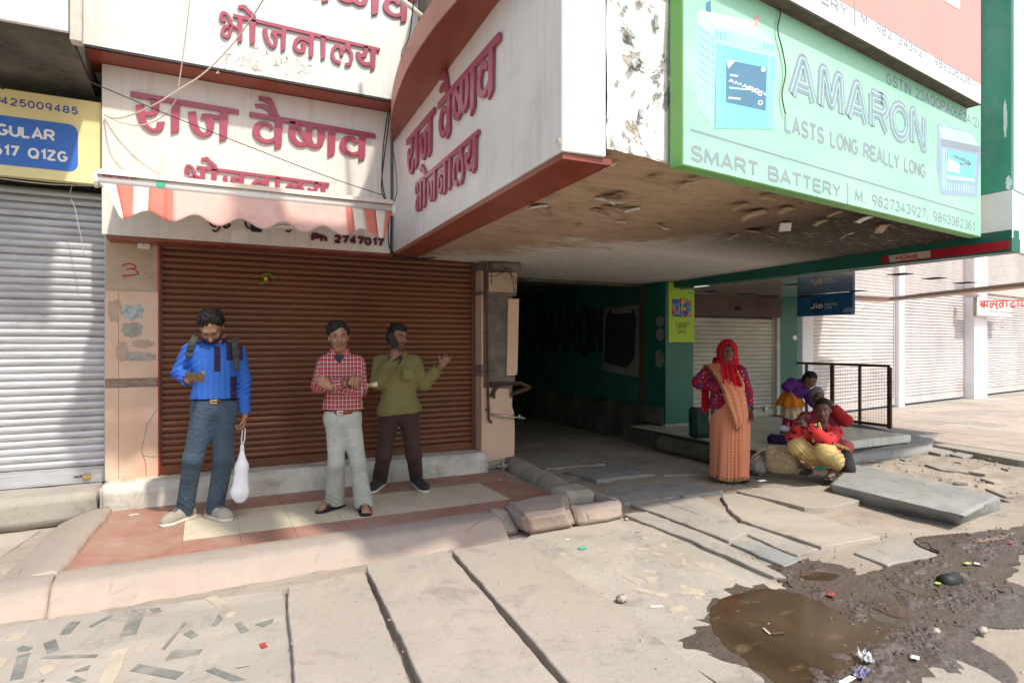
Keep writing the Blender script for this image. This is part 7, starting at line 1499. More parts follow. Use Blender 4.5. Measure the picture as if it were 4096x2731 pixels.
M_BAGW = NT('thin_white_plastic'); M_BAGW.set(color=(.74, .76, .80), rough=.35, spec=.5); M_BAGW.b.inputs['Subsurface Weight'].default_value = .1; M_BAGW.bump(M_BAGW.noise(40, 5, .7, M_BAGW.mapv(M_BAGW.obj(), (2, 2, .6))), .5, .008); M_BAGW = M_BAGW.m
V, Q = F.mesh(); np_obj('bag_body', V, Q, M_BAGW, bg)
for k in (-1, 1): m = MB(); m.tube([Vector(bt), Vector(bt * .5 + J(976, 1725, -.05) * .5 + [.012 * k, 0, 0]), Vector(J(976, 1712, -.06) + [.010 * k, 0, 0])], [.007, .005, .004], 6); lmesh(P, m, 'handle', M_BAGW, bg, smooth=True)
# ================================================================== man in the checked shirt, arms crossed
P = Person('person', 'man in a red checked shirt and pale jeans with crossed arms and a brown belt', 1365, 2052, PZ)
J = P.J
N_, SL, SR = J(1358, 1425, .02), J(1300, 1454, .0), J(1430, 1454, .0); EL, WL = J(1276, 1545, -.05), J(1392, 1532, -.235); ER, WR = J(1440, 1560, -.05), J(1322, 1548, -.17)
HL, HR, KL, KR = J(1342, 1672, .0), J(1398, 1672, .0), J(1345, 1852, -.02), J(1432, 1852, -.02); AL, AR = G(P, 1340, 2032, .09), G(P, 1455, 2042, .09); TL, TR = G(P, 1268, 2054, .018), G(P, 1466, 2066, .018)
hc, hR, hs = J(1354, 1350, -.01), rot(4, 2, -5), 1.02; SKIN2 = skin_mat('skin_checked_man', (.32, .165, .10))
B = Field(*bounds(hc, AL, AR, TL, TR, EL, ER, WL, pad=.22), h=.006); build_head(B, P, hc, hR, hs, neck=N_); torso(B, N_, SL, SR, HL, HR, -.032); limb(B, (SL, EL, WL), (.05, .042, .028)); limb(B, (SR, ER, WR), (.05, .042, .028)); limb(B, (HL, KL, AL), (.065, .05, .035)); limb(B, (HR, KR, AR), (.065, .05, .035))
hand(B, WL, (1, .55, .08), (0, 1, .1), (.25, .25, .3, .35), .05, .5, 1.0, 1); hand(B, WR + [0, -.0, 0], (-.75, -.25, .55), (-.2, .9, -.1), (.15, .18, .2, .25), .10, .3, 1.0, -1); foot(B, AL, TL, 1.0); foot(B, AR, TR, 1.0)
V, Q = B.mesh(); np_obj('body', V, Q, SKIN2, P.e, {'paint': face_paint(hc, hR, hs, beard=.22)}); head_extras(P, hc, hR, hs); hair_cap(P, hc, hR, hs, M_HAIR, 5, .066, -.050, .026, .021, part=lambda x: .016 * np.cos((x - .03) * 40))
F = Field(*bounds(SL, SR, EL, ER, WL, HL, HR, pad=.16), h=.006); torso(F, N_, SL, SR, HL + [0, 0, .06], HR + [0, 0, .06], .014); limb(F, (SL, EL, WL), (.052, .046, .036), .008, .02); limb(F, (SR, ER, WR), (.052, .046, .036), .008, .02)
for w_, e_ in ((WL, EL), (WR, ER)): d = w_ - e_; d /= np.linalg.norm(d); F.cone(w_ + d * .0, w_ + d * .14, .05, .05, .0, op='-')
F.cone(N_ + [0, -.03, .05], N_ + [0, -.05, .14], .050, .075, .008, op='-'); F.cone(N_ + [0, -.11, -.10], N_ + [0, -.09, .08], .006, .045, .006, op='-'); hemz = J(1365, 1632)[2]; F.cut((0, 0, hemz), (0, 0, -1))
w1_ = wob(41, 6, 7, 15); w2_ = crease(42, .5, 90); F.folds(lambda X, Y, Z: .006 * w1_(X, Y, Z) + .0035 * w2_(X, Y, Z)); V, Q = F.mesh()
def plaid_mat():
	t = NT('checked_cotton'); s = t.sep(t.attr('uvl', 'Vector')); st = [(0, (.30, .018, .030)), (.14, (.04, .014, .035)), (.30, (.62, .58, .58)), (.42, (.04, .014, .035)), (.52, (.36, .022, .030)), (.72, (.44, .10, .045)), (.86, (.34, .02, .03))]
	f = lambda v, p: t.ramp(t.math('FRACT', t.math('MULTIPLY', v, 1 / p)), st, 'CONSTANT'); c = t.mix(.5, f(s[0], .036), f(s[1], .031)); w = lambda v, p: t.ramp(t.math('FRACT', t.math('MULTIPLY', v, 1 / p)), [(0, 0), (.31, 1), (.41, 0)], 'CONSTANT')
	c = t.mix(t.math('MULTIPLY', t.math('MAXIMUM', w(s[0], .036), w(s[1], .031)), .62), c, (.72, .68, .68)); t.set(color=c, rough=.85, spec=.2); t.bump(t.noise(26, 5, .6, t.obj()), .2, .008); return t.m
cx_ = (SL + SR) / 2; tors = lambda V: np.where((np.abs(V[:, 0] - cx_[0]) < .17) & (V[:, 1] > -.135), -.03, 9)
np_obj('checked_shirt', V, Q, plaid_mat(), P.e, {'uvl': uv_limb([[(SL, EL, .06), (EL, WL, .05)], [(SR, ER, .06), (ER, WR, .05)]], tors)})
M_PINKC = cloth_mat('pink_lining', (.58, .14, .18)); M_TSH = cloth_mat('dark_tshirt', (.035, .035, .045)); ring(P, 'shirt_collar', N_ + [0, .0, .0], .072, .070, .052, .004, M_PINKC, .5, 2 * math.pi - .5, zoff=.02)
F = Field(*bounds(N_, pad=.16), h=.006); F.ell(N_ + [0, -.045, -.06], (.07, .07, .10), .0); F.cone(N_ + [0, -.04, .03], N_ + [0, -.06, .12], .045, .06, .01, op='-'); V, Q = F.mesh(); np_obj('tshirt_neck', V, Q, M_TSH, P.e)
M_PALEJ = cloth_mat('pale_jeans', (.40, .42, .38), .9, .22, .2, 4, (.29, .29, .25)); trousers(P, HL, HR, KL, KR, AL, AR, J(1365, 1640)[2] + .0, M_PALEJ, 51, t=.008, flare=.026, hem=.055, name='jeans')
hcx = (HL + HR) / 2; M_BRNL = simple('brown_leather', (.19, .055, .03), .45, .15, 20, .08); belt(P, (hcx[0], hcx[1]), .150, .101, J(1365, 1652)[2], M_BRNL, (M_STEEL, -.02), .045, .006)
M_BLKR = simple('black_rubber', (.022, .022, .024), .6, .2, 20, .1); sandal(P, AL, TL, M_BLKR, 1.08); sandal(P, AR, TR, M_BLKR, 1.08)
m = MB(); wv = WL - EL; wv /= np.linalg.norm(wv); cw = WL + wv * .012; m.tube([Vector(cw - wv * .006), Vector(cw + wv * .006)], .032, 16); lmesh(P, m, 'wristband', M_BLKPL, smooth=True)
npz = thing('rolled_newspaper', 'rolled newspaper sticking out from under the arm of the man in checks', 'newspaper', P.O); npz.rotation_euler = P.e.rotation_euler
a, b = J(1425, 1546, .02), J(1509, 1537, .02); M_NEWS = NT('newsprint'); M_NEWS.set(color=M_NEWS.mix(M_NEWS.ramp(M_NEWS.noise(60, 3, .7, M_NEWS.mapv(M_NEWS.obj(), (3, 1, .6))), [(.5, 0), (.6, .4)]), (.66, .65, .63), (.25, .25, .26)), rough=.85); m = MB(); m.tube([Vector(a), Vector(b)], .021, 16); lmesh(P, m, 'paper_roll', M_NEWS.m, npz)
m = MB(); m.tube([Vector(a * .45 + b * .55), Vector(a * .2 + b * .8)], .0217, 16, False); lmesh(P, m, 'printed_photo', simple('news_photo', (.45, .25, .14), .8, .4, 40, 0), npz); m = MB(); m.tube([Vector(b - (b - a) * .13), Vector(b - (b - a) * .115)], .0222, 16); lmesh(P, m, 'fold_edge', M_BLKPL, npz)
# ================================================================== man in olive, telephoning
P = Person('person', 'man in an olive shirt and brown trousers telephoning with one hand raised', 1592, 1962, PZ)
J = P.J
N_, SL, SR = J(1592, 1428, .02), J(1520, 1450, -.02), J(1662, 1452, .04); EL, WL = J(1512, 1530, -.10), J(1570, 1436, -.20); ER, WR = J(1694, 1535, .02), J(1766, 1462, -.08)
HL, HR, KL, KR = J(1560, 1655, .0), J(1634, 1655, .0), J(1535, 1822, -.03), J(1655, 1822, -.03); AL, AR = G(P, 1520, 1946, .10), G(P, 1664, 1938, .10); TL, TR = G(P, 1476, 1976), G(P, 1706, 1972)
hc, hR, hs = J(1592, 1350, -.02), rot(38, 6, 4), 1.02; SKIN3 = skin_mat('skin_olive_man', (.25, .122, .075))
B = Field(*bounds(hc, AL, AR, EL, ER, WL, WR + [.1, 0, .1], pad=.22), h=.006); build_head(B, P, hc, hR, hs, neck=N_); torso(B, N_, SL, SR, HL, HR, -.032); limb(B, (SL, EL, WL), (.05, .042, .028)); limb(B, (SR, ER, WR), (.05, .042, .028)); limb(B, (HL, KL, AL), (.065, .05, .035)); limb(B, (HR, KR, AR), (.065, .05, .035))
hand(B, WL, (.22, .15, 1), (.35, .95, .0), (.45, .5, .55, .6), .10, .5, 1.02, -1); hand(B, WR, (.55, -.05, .8), (-.2, -1, .1), (.12, .10, .12, .2), .20, .8, 1.02, -1)
V, Q = B.mesh(); np_obj('body', V, Q, SKIN3, P.e, {'paint': face_paint(hc, hR, hs, beard=.55)}); head_extras(P, hc, hR, hs); hair_cap(P, hc, hR, hs, M_HAIR, 8, .068, -.055, .024, .021)
F = Field(*bounds(SL, SR, EL, ER, WL, WR, HL, HR, pad=.17), h=.006); torso(F, N_, SL, SR, HL + [0, 0, -.0], HR + [0, 0, -.0], .020, belly=.012); limb(F, (SL, EL, WL), (.054, .050, .040), .010, .03); limb(F, (SR, ER, WR), (.054, .048, .042), .010, .03); F.cone(HL + [-.0, 0, .03], HR + [.0, 0, .03], .118, .118, .04, ((0, 1, 0), .95))
for w_, e_ in ((WL, EL), (WR, ER)): d = w_ - e_; d /= np.linalg.norm(d); F.cone(w_ - d * .005, w_ + d * .14, .060, .06, .0, op='-')
F.cone(N_ + [0, -.03, .05], N_ + [0, -.05, .14], .050, .075, .008, op='-'); F.cone(N_ + [.01, -.12, -.10], N_ + [0, -.09, .08], .006, .042, .006, op='-'); hemz = J(1594, 1652)[2]; F.cut((0, 0, hemz), (.1, 0, -1))
w1_ = wob(61, 6, 6, 14); w2_ = crease(62, .6, 75); F.folds(lambda X, Y, Z: .007 * w1_(X, Y, Z) + .006 * w2_(X, Y, Z) * np.exp(-((X - ER[0]) / .09) ** 2) + .003 * w2_(X, Y, Z) - .005 * np.exp(-((X - N_[0] - .005) / .006) ** 2) * (Y < 0)); V, Q = F.mesh(); M_OLIVE = cloth_mat('olive_cotton', (.20, .175, .07), .88, .14); np_obj('olive_shirt', V, Q, M_OLIVE, P.e)
ring(P, 'shirt_collar', N_ + [0, .0, .0], .074, .072, .05, .006, M_OLIVE, .55, 2 * math.pi - .55, zoff=.02); F = Field(*bounds(N_, pad=.16), h=.006); F.ell(N_ + [0, -.045, -.06], (.07, .07, .11), .0); F.cone(N_ + [0, -.04, .03], N_ + [0, -.06, .12], .045, .06, .01, op='-'); V, Q = F.mesh(); np_obj('vest_neck', V, Q, M_TSH, P.e)
M_BRTR = cloth_mat('brown_trousers', (.058, .030, .026), .8, .2); trousers(P, HL, HR, KL, KR, AL, AR, J(1594, 1640)[2], M_BRTR, 71, t=.018, hem=.068)
patch(P, 'shirt_pocket', lambda a, b: J(*zoomf(1450, 1270, 3.647)(580 + 165 * a, 745 + 160 * b), -.148 - .012 * math.sin(a * 3.1)), 8, 8, M_OLIVE, thick=.004)
M_SHB = cloth_mat('black_trainer', (.025, .026, .03), .6); sh1 = shoe(P, AL, TL, M_SHB, M_SOLEW, None, 1.08); sh2 = shoe(P, AR, TR, M_SHB, M_SOLEW, None, 1.08); M_REDC = cloth_mat('red_cloth_trim', (.45, .015, .03))
for A_, T_, so_ in ((AL, TL, sh1), (AR, TR, sh2)): m = MB(); d = T_ - A_; d[2] = 0; d /= np.linalg.norm(d); c = A_ + d * .045; m.tube([Vector(c + [0, 0, .02]), Vector(c + d * .02 + [0, 0, .0])], .03, 10); lmesh(P, m, 'red_tongue', M_REDC, so_, smooth=True)
ph = thing('black_phone', 'black mobile phone held to the ear by the man in olive', 'phone', P.O); ph.rotation_euler = P.e.rotation_euler
pc_ = J(1570, 1364, -.115); slab_obj(P, 'case', pc_, (.32, -.12, -1), (1, -.6, .3), (0, 0, 1), .14, .068, .012, M_BLKPL, ph, .004)
# ================================================================== woman in the peach sari
P = Person('person', 'woman in a peach checked sari with red scarf over her head, standing before the passage', 2912, 1922, 0)
J = P.J
zd = zoomf(2760, 1340, 1307 / 300)
N_, SL, SR = J(2908, 1462, .02), J(2836, 1486, .0), J(2960, 1488, .0); EL, WL = J(2795, 1530, .0), J(2880, 1548, -.15); ER, WR = J(2984, 1572, .03), J(2995, 1640, -.02)
HL, HR, KL, KR = J(2875, 1640, .0), J(2945, 1640, .0), J(2875, 1770, -.02), J(2945, 1770, -.02); AL, AR = np.array((-.10, .02, .09)), np.array((.13, .04, .09)); TL, TR = np.array((-.10, -.16, .02)), np.array((.20, -.07, .02))
hc, hR, hs = J(2910, 1408, -.01), rot(8, -8, 2), .98; SKIN4 = skin_mat('skin_sari_woman', (.175, .085, .058))
B = Field(*bounds(hc, AL, AR, TL, TR, EL, ER, WR, pad=.2), h=.006); build_head(B, P, hc, hR, hs, 1.08, neck=N_, fem=True); torso(B, N_, SL, SR, HL, HR, -.03); limb(B, (SL, EL, WL), (.048, .042, .028)); limb(B, (SR, ER, WR), (.048, .042, .026)); limb(B, (HL, KL, AL), (.09, .06, .035)); limb(B, (HR, KR, AR), (.09, .06, .035))
hand(B, WR, (.35, -.2, -1), (-.6, -.5, .1), (.15, .35, .45, .5), .14, .7, .95, -1); hand(B, WL, (1, .0, .0), (0, 1, 0), (.3, .3, .3, .3), .05, .5, .95, 1); foot(B, AL, TL, .92); foot(B, AR, TR, .92)
V, Q = B.mesh(); np_obj('body', V, Q, SKIN4, P.e, {'paint': face_paint(hc, hR, hs, (.13, .05, .045), bindi=True)}); head_extras(P, hc, hR, hs); hair_cap(P, hc, hR, hs, M_HAIR, 9, .060, -.06, .008, .004); sandal(P, AR, TR, M_BLKR, .95)
# printed cardigan
F = Field(*bounds(SL, SR, EL, ER, WL, WR, HL, pad=.17), h=.006); torso(F, N_, SL, SR, HL + [0, 0, .02], HR + [0, 0, .02], .018, bust=.9, belly=.01); F.cut((0, 0, HL[2] + .02), (0, 0, -1)); limb(F, (SL, EL, WL), (.056, .056, .044), .014, .02); limb(F, (SR, ER, WR), (.056, .052, .040), .014, .02)
for w_, e_ in ((WL, EL), (WR, ER)): d = w_ - e_; d /= np.linalg.norm(d); F.cone(w_, w_ + d * .12, .055, .055, .0, op='-')
w1_ = wob(81, 8, 9, 26); F.folds(lambda X, Y, Z: .0065 * w1_(X, Y, Z)); V, Q = F.mesh()
def floral_mat(name, base, spots, dots, sc=13, thr=.30):
	t = NT(name); v = t.obj(); n = t.n('TexVoronoi'); t.lk(v, n.inputs['Vector']); n.inputs['Scale'].default_value = sc; w = t.noise(60, 3, .6, v); d = t.math('ADD', n.outputs['Distance'], t.math('MULTIPLY', t.math('SUBTRACT', w, .5), .12)); c = t.mix(t.ramp(d, [(thr - .02, 1), (thr, 0)]), base, t.mix(t.ramp(d, [(.12, 0), (.2, 1)]), sc3(spots, 2.2), spots))
	n2 = t.vor(sc * 2.3, t.mapv(v, loc=(.3, .2, .1))); c = t.mix(t.ramp(n2, [(.17, 1), (.20, 0)]), c, dots); t.set(color=c, rough=.85, spec=.2); t.bump(t.noise(30, 5, .6, v), .2, .008); return t.m
np_obj('printed_cardigan', V, Q, floral_mat('red_blue_print', (.26, .012, .035), (.03, .05, .20), (.62, .52, .50)), P.e)
# sari skirt: pleated loft
def sari_mat(name, base, line, p1, p2, w=.07):
	t = NT(name); s = t.sep(t.attr('uvl', 'Vector')); g = lambda v, p: t.ramp(t.math('FRACT', t.math('MULTIPLY', v, 1 / p)), [(0, 1), (w, 0)], 'CONSTANT'); n = t.noise(6, 5, .6, t.obj())
	c = t.mix(n, sc3(base, .86), sc3(base, 1.1)); c = t.mix(t.math('MULTIPLY', t.math('MAXIMUM', g(s[0], p1), g(s[1], p2)), .65), c, line); t.set(color=c, rough=.75, spec=.3); t.b.inputs['Sheen Weight'].default_value = .1; t.bump(t.noise(30, 4, .6, t.obj()), .15, .006); return t.m
M_SARI = sari_mat('peach_checks', (.70, .265, .145), (.30, .07, .04), .028, .034, .08); M_BORDER = simple('gold_border', (.46, .26, .10), .45, .5, 30, .3, 120, metal=.2, dirt=(.22, .035, .02), dirt_amt=.9, dscale=22)
wz = J(2910, 1590)[2]; hemL = .045
def skirt(a, b):
	th = 2 * math.pi * a; z = wz + (hemL - wz) * b; rx = .182 + .042 * math.sin(min(1, b * 2.2) * 1.57) - .02 * b; ry = .135 + .05 * math.sin(min(1, b * 2) * 1.57)
	pl = math.exp(-((th - 5.15) / .42) ** 2); f = .016 * b ** .6 * pl * math.sin(th * 34) + .008 * b * math.sin(th * 7 + 1.3 + b * 1.5) + .005 * math.sin(th * 13 + b * 3) * b + .012 * b * math.sin(3 * th)
	cx = .02 - .01 * b; zz = z - (.018 * b ** 8 * math.cos(th - 4.9)) + .004 * b ** 6 * math.sin(5 * th); return (cx + (rx + f) * math.cos(th), .02 + (ry + f) * math.sin(th), zz)
patch(P, 'sari_skirt', skirt, 160, 60, M_SARI, uv=lambda a, b: (a * 1.25, b * (wz - hemL), 0))
def hemb(a, b): 
	q = skirt(.70 + .22 * a, .955 + .045 * b); d = np.array((math.cos(2 * math.pi * (.70 + .22 * a)), math.sin(2 * math.pi * (.70 + .22 * a)), 0)) * .006; return np.array(q) + d
patch(P, 'sari_border', hemb, 60, 4, M_BORDER)
# pallu: broad folded band from the shoulder to the opposite hip
ctr = smooth3([J(*zd(*p), y) for p, y in (((300, 560), .10), ((345, 490), .0), ((430, 560), -.15), ((560, 800), -.215), ((700, 1060), -.225), ((800, 1300), -.215), ((850, 1500), -.205), ((835, 1640), -.20))], 8)
rgt = smooth3([J(*zd(*p), y) for p, y in (((480, 500), .10), ((500, 470), .0), ((560, 560), -.15), ((800, 850), -.21), ((950, 1000), -.17), ((1000, 1260), -.15), ((1010, 1420), -.15), ((900, 1600), -.18))], 8)
lft = smooth3([J(*zd(*p), y) for p, y in (((215, 590), .10), ((250, 520), .0), ((370, 640), -.15), ((520, 870), -.215), ((590, 1080), -.23), ((690, 1330), -.23), ((770, 1560), -.22), ((800, 1700), -.21))], 8)
def pallu(a, b):
	i = a * (len(ctr) - 1); i0 = int(min(len(ctr) - 2, i)); t = i - i0; L, R_ = lft[i0] * (1 - t) + lft[i0 + 1] * t, rgt[i0] * (1 - t) + rgt[i0 + 1] * t; p = L * (1 - b) + R_ * b; p[1] += -.012 - .018 * math.sin(b * math.pi) + .010 * math.sin(b * 19 + a * 3) * (1 - .5 * a); return p
patch(P, 'sari_pallu', pallu, 60, 26, M_SARI, uv=lambda a, b: (b * .20, a * .85, 0), thick=.005)
patch(P, 'pallu_border', lambda a, b: np.array(pallu(.04 + .96 * a, .0 + .17 * b)) + [0, -.008, 0], 60, 6, M_BORDER, thick=.003); patch(P, 'pallu_hem', lambda a, b: np.array(pallu(.945 + .055 * b, a)) + [0, -.007, 0], 20, 4, M_BORDER, thick=.003)
patch(P, 'bodice_cloth', lambda a, b: J(*zd(700 + (120 + 130 * min(1, b * 1.6)) * a + 60 * b * (1 - a), 560 + 40 * a + 400 * b), -.165 - .03 * math.sin(a * 3.14) - .0 * b + .05 * a * a), 16, 16, M_SARI, uv=lambda a, b: (a * .12, b * .22, 0))
# red scarf: hood, neck wrap, hanging ends
def scarf_mat():
	t = NT('red_scarf'); v = t.obj(); d = t.vor(17, v); c = t.mix(t.noise(8, 4, .6, v), (.36, .006, .016), (.52, .012, .026)); c = t.mix(t.ramp(d, [(.14, 1), (.17, 0)]), c, (.34, .30, .10)); t.set(color=c, rough=.8, spec=.2); t.bump(t.noise(26, 4, .6, t.mapv(v, (2, 2, 1))), .3, .01); return t.m
M_SCARF = scarf_mat(); F = Field(hc - .24, hc + .24, .006); q = lambda x, y, z: np.array(hc) + hR @ (np.array((x, y, z)) * hs)
F.ell(q(0, .022, .030), np.array((.105, .122, .122)) * hs, .0, hR); F.cone(q(0, .03, .0), q(0, .05, -.17), .105 * hs, .125 * hs, .05); F.cone(q(.06, .0, -.05), q(.07, .01, -.15), .05, .06, .03); F.ell(q(-.006, -.10, -.022), np.array((.070, .12, .105)) * hs, .01, hR, '-'); F.cut(q(0, 0, -.155), (0, 0, -1)); F.cut(q(0, -.085, 0), hR @ np.array((0, -1, 0)))
w1_ = wob(91, 6, 18, 40); F.folds(lambda X, Y, Z: .003 * w1_(X, Y, Z)); V, Q = F.mesh(); np_obj('head_scarf', V, Q, M_SCARF, P.e)
patch(P, 'scarf_wrap', lambda a, b: (lambda th: np.array(N_) + [(.135 + .02 * b) * math.cos(th) - .01, (.115 + .02 * b) * math.sin(th) - .0, .055 - .105 * b + .03 * math.cos(th) * -1 - .05 * (math.sin(th) < 0) * abs(math.sin(th)) * (.4) + .012 * math.sin(th * 3 + b * 9)])(2 * math.pi * a), 60, 14, M_SCARF, thick=.012)
patch(P, 'scarf_end', lambda a, b: J(*zd(530 + 250 * a + 110 * b * (.5 + a) - 20 * a * b, 520 + (430 - 130 * abs(a - .45)) * b), -.215 - .012 * math.sin(a * 20 + b * 2) - .03 * math.sin(b * 3)), 30, 16, M_SCARF, thick=.005)
patch(P, 'scarf_tail', lambda a, b: J(*zd(200 + 130 * a, 700 + 640 * b + 20 * math.sin(a * 9)), .10 - .012 * math.sin(a * 16 + b * 2)), 16, 20, M_SCARF, thick=.005)
gbag = thing('green_sack', 'dark green sack standing behind the woman in the peach sari', 'sack', onz(2810, 1758, SPZ))
c = onz(2805, 1752, SPZ); rough_solid('sack_body', [(c.x - .12, c.y - .02, SPZ), (c.x + .14, c.y - .06, SPZ), (c.x + .16, c.y + .14, SPZ), (c.x - .10, c.y + .16, SPZ), (c.x - .13, c.y + .0, SPZ + .42), (c.x + .13, c.y - .04, SPZ + .40), (c.x + .15, c.y + .12, SPZ + .40), (c.x - .11, c.y + .14, SPZ + .42)], cloth_mat('dark_green_sack', (.012, .035, .03), .6), gbag, cell=.05, amp=.02, bevel=.03)
# ================================================================== squatting woman with clasped hands
P = Person('person', 'woman squatting with clasped hands in a red spotted cardigan and pale yellow sari', 3278, 1912, .05)
J = P.J; ze = zoomf(3040, 1460, 3.135)
N_, SL, SR = J(3288, 1706, .0), J(3222, 1732, .02), J(3345, 1730, .02); EL, WL = J(3172, 1748, -.20), J(3196, 1694, -.28); ER, WR = J(3308, 1768, -.26), J(3234, 1708, -.30)
HL, HR = J(3262, 1845, .20), J(3338, 1848, .20); KL, KR = J(3190, 1782, -.22), J(3300, 1800, -.26); AL, AR = G(P, 3232, 1893, .085), G(P, 3332, 1912, .085); TL, TR = G(P, 3208, 1908, .02), G(P, 3306, 1930, .02)
TL, TR = AL * [1, 1, 0] + [-.06, -.15, .02], AR * [1, 1, 0] + [-.06, -.15, .02]
hc, hR, hs = J(3292, 1640, -.05), rot(-4, 4, 0), .98; SKIN5 = skin_mat('skin_squatting_woman', (.17, .082, .056))
B = Field(*bounds(hc, AL, AR, TL, TR, EL, ER, HL, pad=.2), h=.006); build_head(B, P, hc, hR, hs, 1.0, neck=N_, nr=.048); torso(B, N_, SL, SR, HL + [0, 0, .06], HR + [0, 0, .06], -.03); limb(B, (SL, EL, WL), (.046, .04, .026)); limb(B, (SR, ER, WR), (.046, .04, .026)); limb(B, (HL, KL, AL), (.08, .055, .032)); limb(B, (HR, KR, AR), (.08, .055, .032))
hand(B, WL, (.35, .05, .8), (1, -.2, -.3), (.5, .55, .6, .6), .1, .4, .98, -1); hand(B, WR, (-.7, -.15, .7), (-.5, .2, -.6), (.45, .5, .55, .6), .1, .4, .98, 1); foot(B, AL, TL, .95); foot(B, AR, TR, .95)
V, Q = B.mesh(); np_obj('body', V, Q, SKIN5, P.e, {'paint': face_paint(hc, hR, hs, (.12, .045, .04), bindi=True)}); head_extras(P, hc, hR, hs); hair_cap(P, hc, hR, hs, M_HAIR, 19, .082, -.05, .008, .003, bun=(.02, .11, .0, .045)); sandal(P, AL, TL, simple('grey_sandal', (.10, .09, .08), .7, .3, 20, .1), .98); sandal(P, AR, TR, simple('tan_sandal', (.20, .17, .14), .7, .3, 20, .1), .98)
F = Field(*bounds(SL, SR, EL, ER, WL, WR, HL, pad=.16), h=.006); torso(F, N_ + [0, .02, -.03], SL, SR, HL + [0, 0, .10], HR + [0, 0, .10], .012); limb(F, (SL, EL, WL), (.054, .052, .038), .014, .03); limb(F, (SR, ER, WR), (.054, .052, .036), .014, .03)
for w_, e_ in ((WL, EL), (WR, ER)): d = w_ - e_; d /= np.linalg.norm(d); F.cone(w_ - d * .01, w_ + d * .12, .05, .05, .0, op='-')
F.cone(N_ + [0, -.03, .03], N_ + [0, -.05, .14], .052, .08, .008, op='-'); F.cone(N_ + [-.02, -.16, -.25], N_ + [0, -.09, .06], .03, .055, .01, op='-'); w1_ = wob(101, 8, 10, 30); F.folds(lambda X, Y, Z: .0065 * w1_(X, Y, Z)); V, Q = F.mesh()
def spot_mat():
	t = NT('red_square_spots'); v = t.obj(); n = t.n('TexVoronoi'); n.distance = 'CHEBYCHEV'; t.lk(v, n.inputs['Vector']); n.inputs['Scale'].default_value = 12; n.inputs['Randomness'].default_value = .7; c = t.mix(t.noise(12, 5, .6, v), (.45, .022, .03), (.62, .05, .04)); c = t.mix(t.ramp(n.outputs['Distance'], [(.26, 1), (.28, 0)]), c, (.05, .012, .05)); t.set(color=c, rough=.85, spec=.2); t.bump(t.noise(30, 5, .6, v), .2, .008); return t.m
M_SPOT = spot_mat(); np_obj('spotted_cardigan', V, Q, M_SPOT, P.e)
# yellow lower cloth over knees and thighs
F = Field(*bounds(KL, KR, HL, HR, AL, AR, pad=.2), h=.006); F.cone(HL, KL, .12, .082, .05); F.cone(HR, KR, .12, .090, .05); F.cone(KL, AL + [0, .0, .11], .080, .066, .05); F.cone(KR, AR + [.0, .02, .10], .086, .078, .05); F.cone(HL, HR, .12, .12, .05); F.cone((KL + HL) / 2 + [0, .04, -.02], (KR + HR) / 2 + [0, .04, -.02], .08, .08, .06); F.cone(HR + [.02, 0, -.06], AR + [.05, .10, .05], .09, .055, .05); F.cone((KL + KR) / 2 + [0, .06, -.06], (AL + AR) / 2 + [0, .02, .12], .07, .07, .05)
F.cut((0, 0, .075), (0, 0, -1)); w1_ = wob(111, 6, 6, 14); w2_ = crease(112, .9, 62); F.folds(lambda X, Y, Z: .007 * w1_(X, Y, Z) + .009 * w2_(X, Y, Z)); V, Q = F.mesh(); np_obj('yellow_sari', V, Q, cloth_mat('pale_yellow_cloth', (.56, .42, .17), .8, .16), P.e)
F = Field(*bounds(HR, AR, pad=.25), h=.007); F.cone(HR + [.09, -.04, .08], AR + [.15, .04, .03], .085, .07, .05); F.cone(HR + [.02, .02, .10], HR + [.08, .05, -.02], .10, .10, .05); w1_ = wob(121, 7, 12, 30); F.folds(lambda X, Y, Z: .005 * w1_(X, Y, Z)); F.cut((0, 0, .03), (0, 0, -1)); V, Q = F.mesh(); np_obj('black_drape', V, Q, cloth_mat('black_cloth', (.020, .019, .022), .75), P.e)
M_GOLD = simple('gold_trim', (.48, .36, .13), .45, .4, 40, .3, 120, metal=.3)
patch(P, 'gold_neck_border', lambda a, b: J(*ze(*(np.array((640, 735)) * (1 - a) + np.array((650, 970)) * a + np.array((70 - 30 * a, -5)) * b)), -.16 - .10 * a - .02 * math.sin(a * 3)), 20, 4, M_GOLD); patch(P, 'gold_neck_border', lambda a, b: J(*ze(*(np.array((712, 735)) * (1 - a) + np.array((745, 830)) * a + np.array((35, -25)) * b)), -.15 - .03 * a), 12, 3, M_GOLD)
patch(P, 'gold_hem', lambda a, b: J(*ze(905 + 215 * a, 960 + 75 * a + (40 - 5 * a) * b), -.03 + .10 * a), 12, 4, M_GOLD); patch(P, 'green_petticoat', lambda a, b: J(*ze(700 + 130 * a, 1268 + 12 * a + 32 * b), -.20), 10, 4, cloth_mat('green_petticoat', (.02, .22, .14)))
for k, (p0_, p1_) in enumerate((((490, 1080), (560, 1180)), ((500, 1190), (680, 1275)))): patch(P, 'sari_border', lambda a, b: J(*ze(*(np.array(p0_) * (1 - a) + np.array(p1_) * a + np.array((10, 26)) * b)), -.30 + .02 * math.sin(a * 6)), 14, 4, M_BORDER)
m = MB(); m.tube([Vector(WR + [.034 * math.cos(t), .012 * math.sin(t), .034 * math.sin(t) - .02]) for t in [i * .45 for i in range(15)]], .004, 6); lmesh(P, m, 'bangle', M_BRASS, smooth=True); m = MB(); m.tube([Vector(WL + [.036 * math.cos(t), .036 * math.sin(t), -.015 + .008 * math.cos(t)]) for t in [i * .45 for i in range(15)]], .004, 6); lmesh(P, m, 'bangle', M_BRASS, smooth=True)
SQ = P
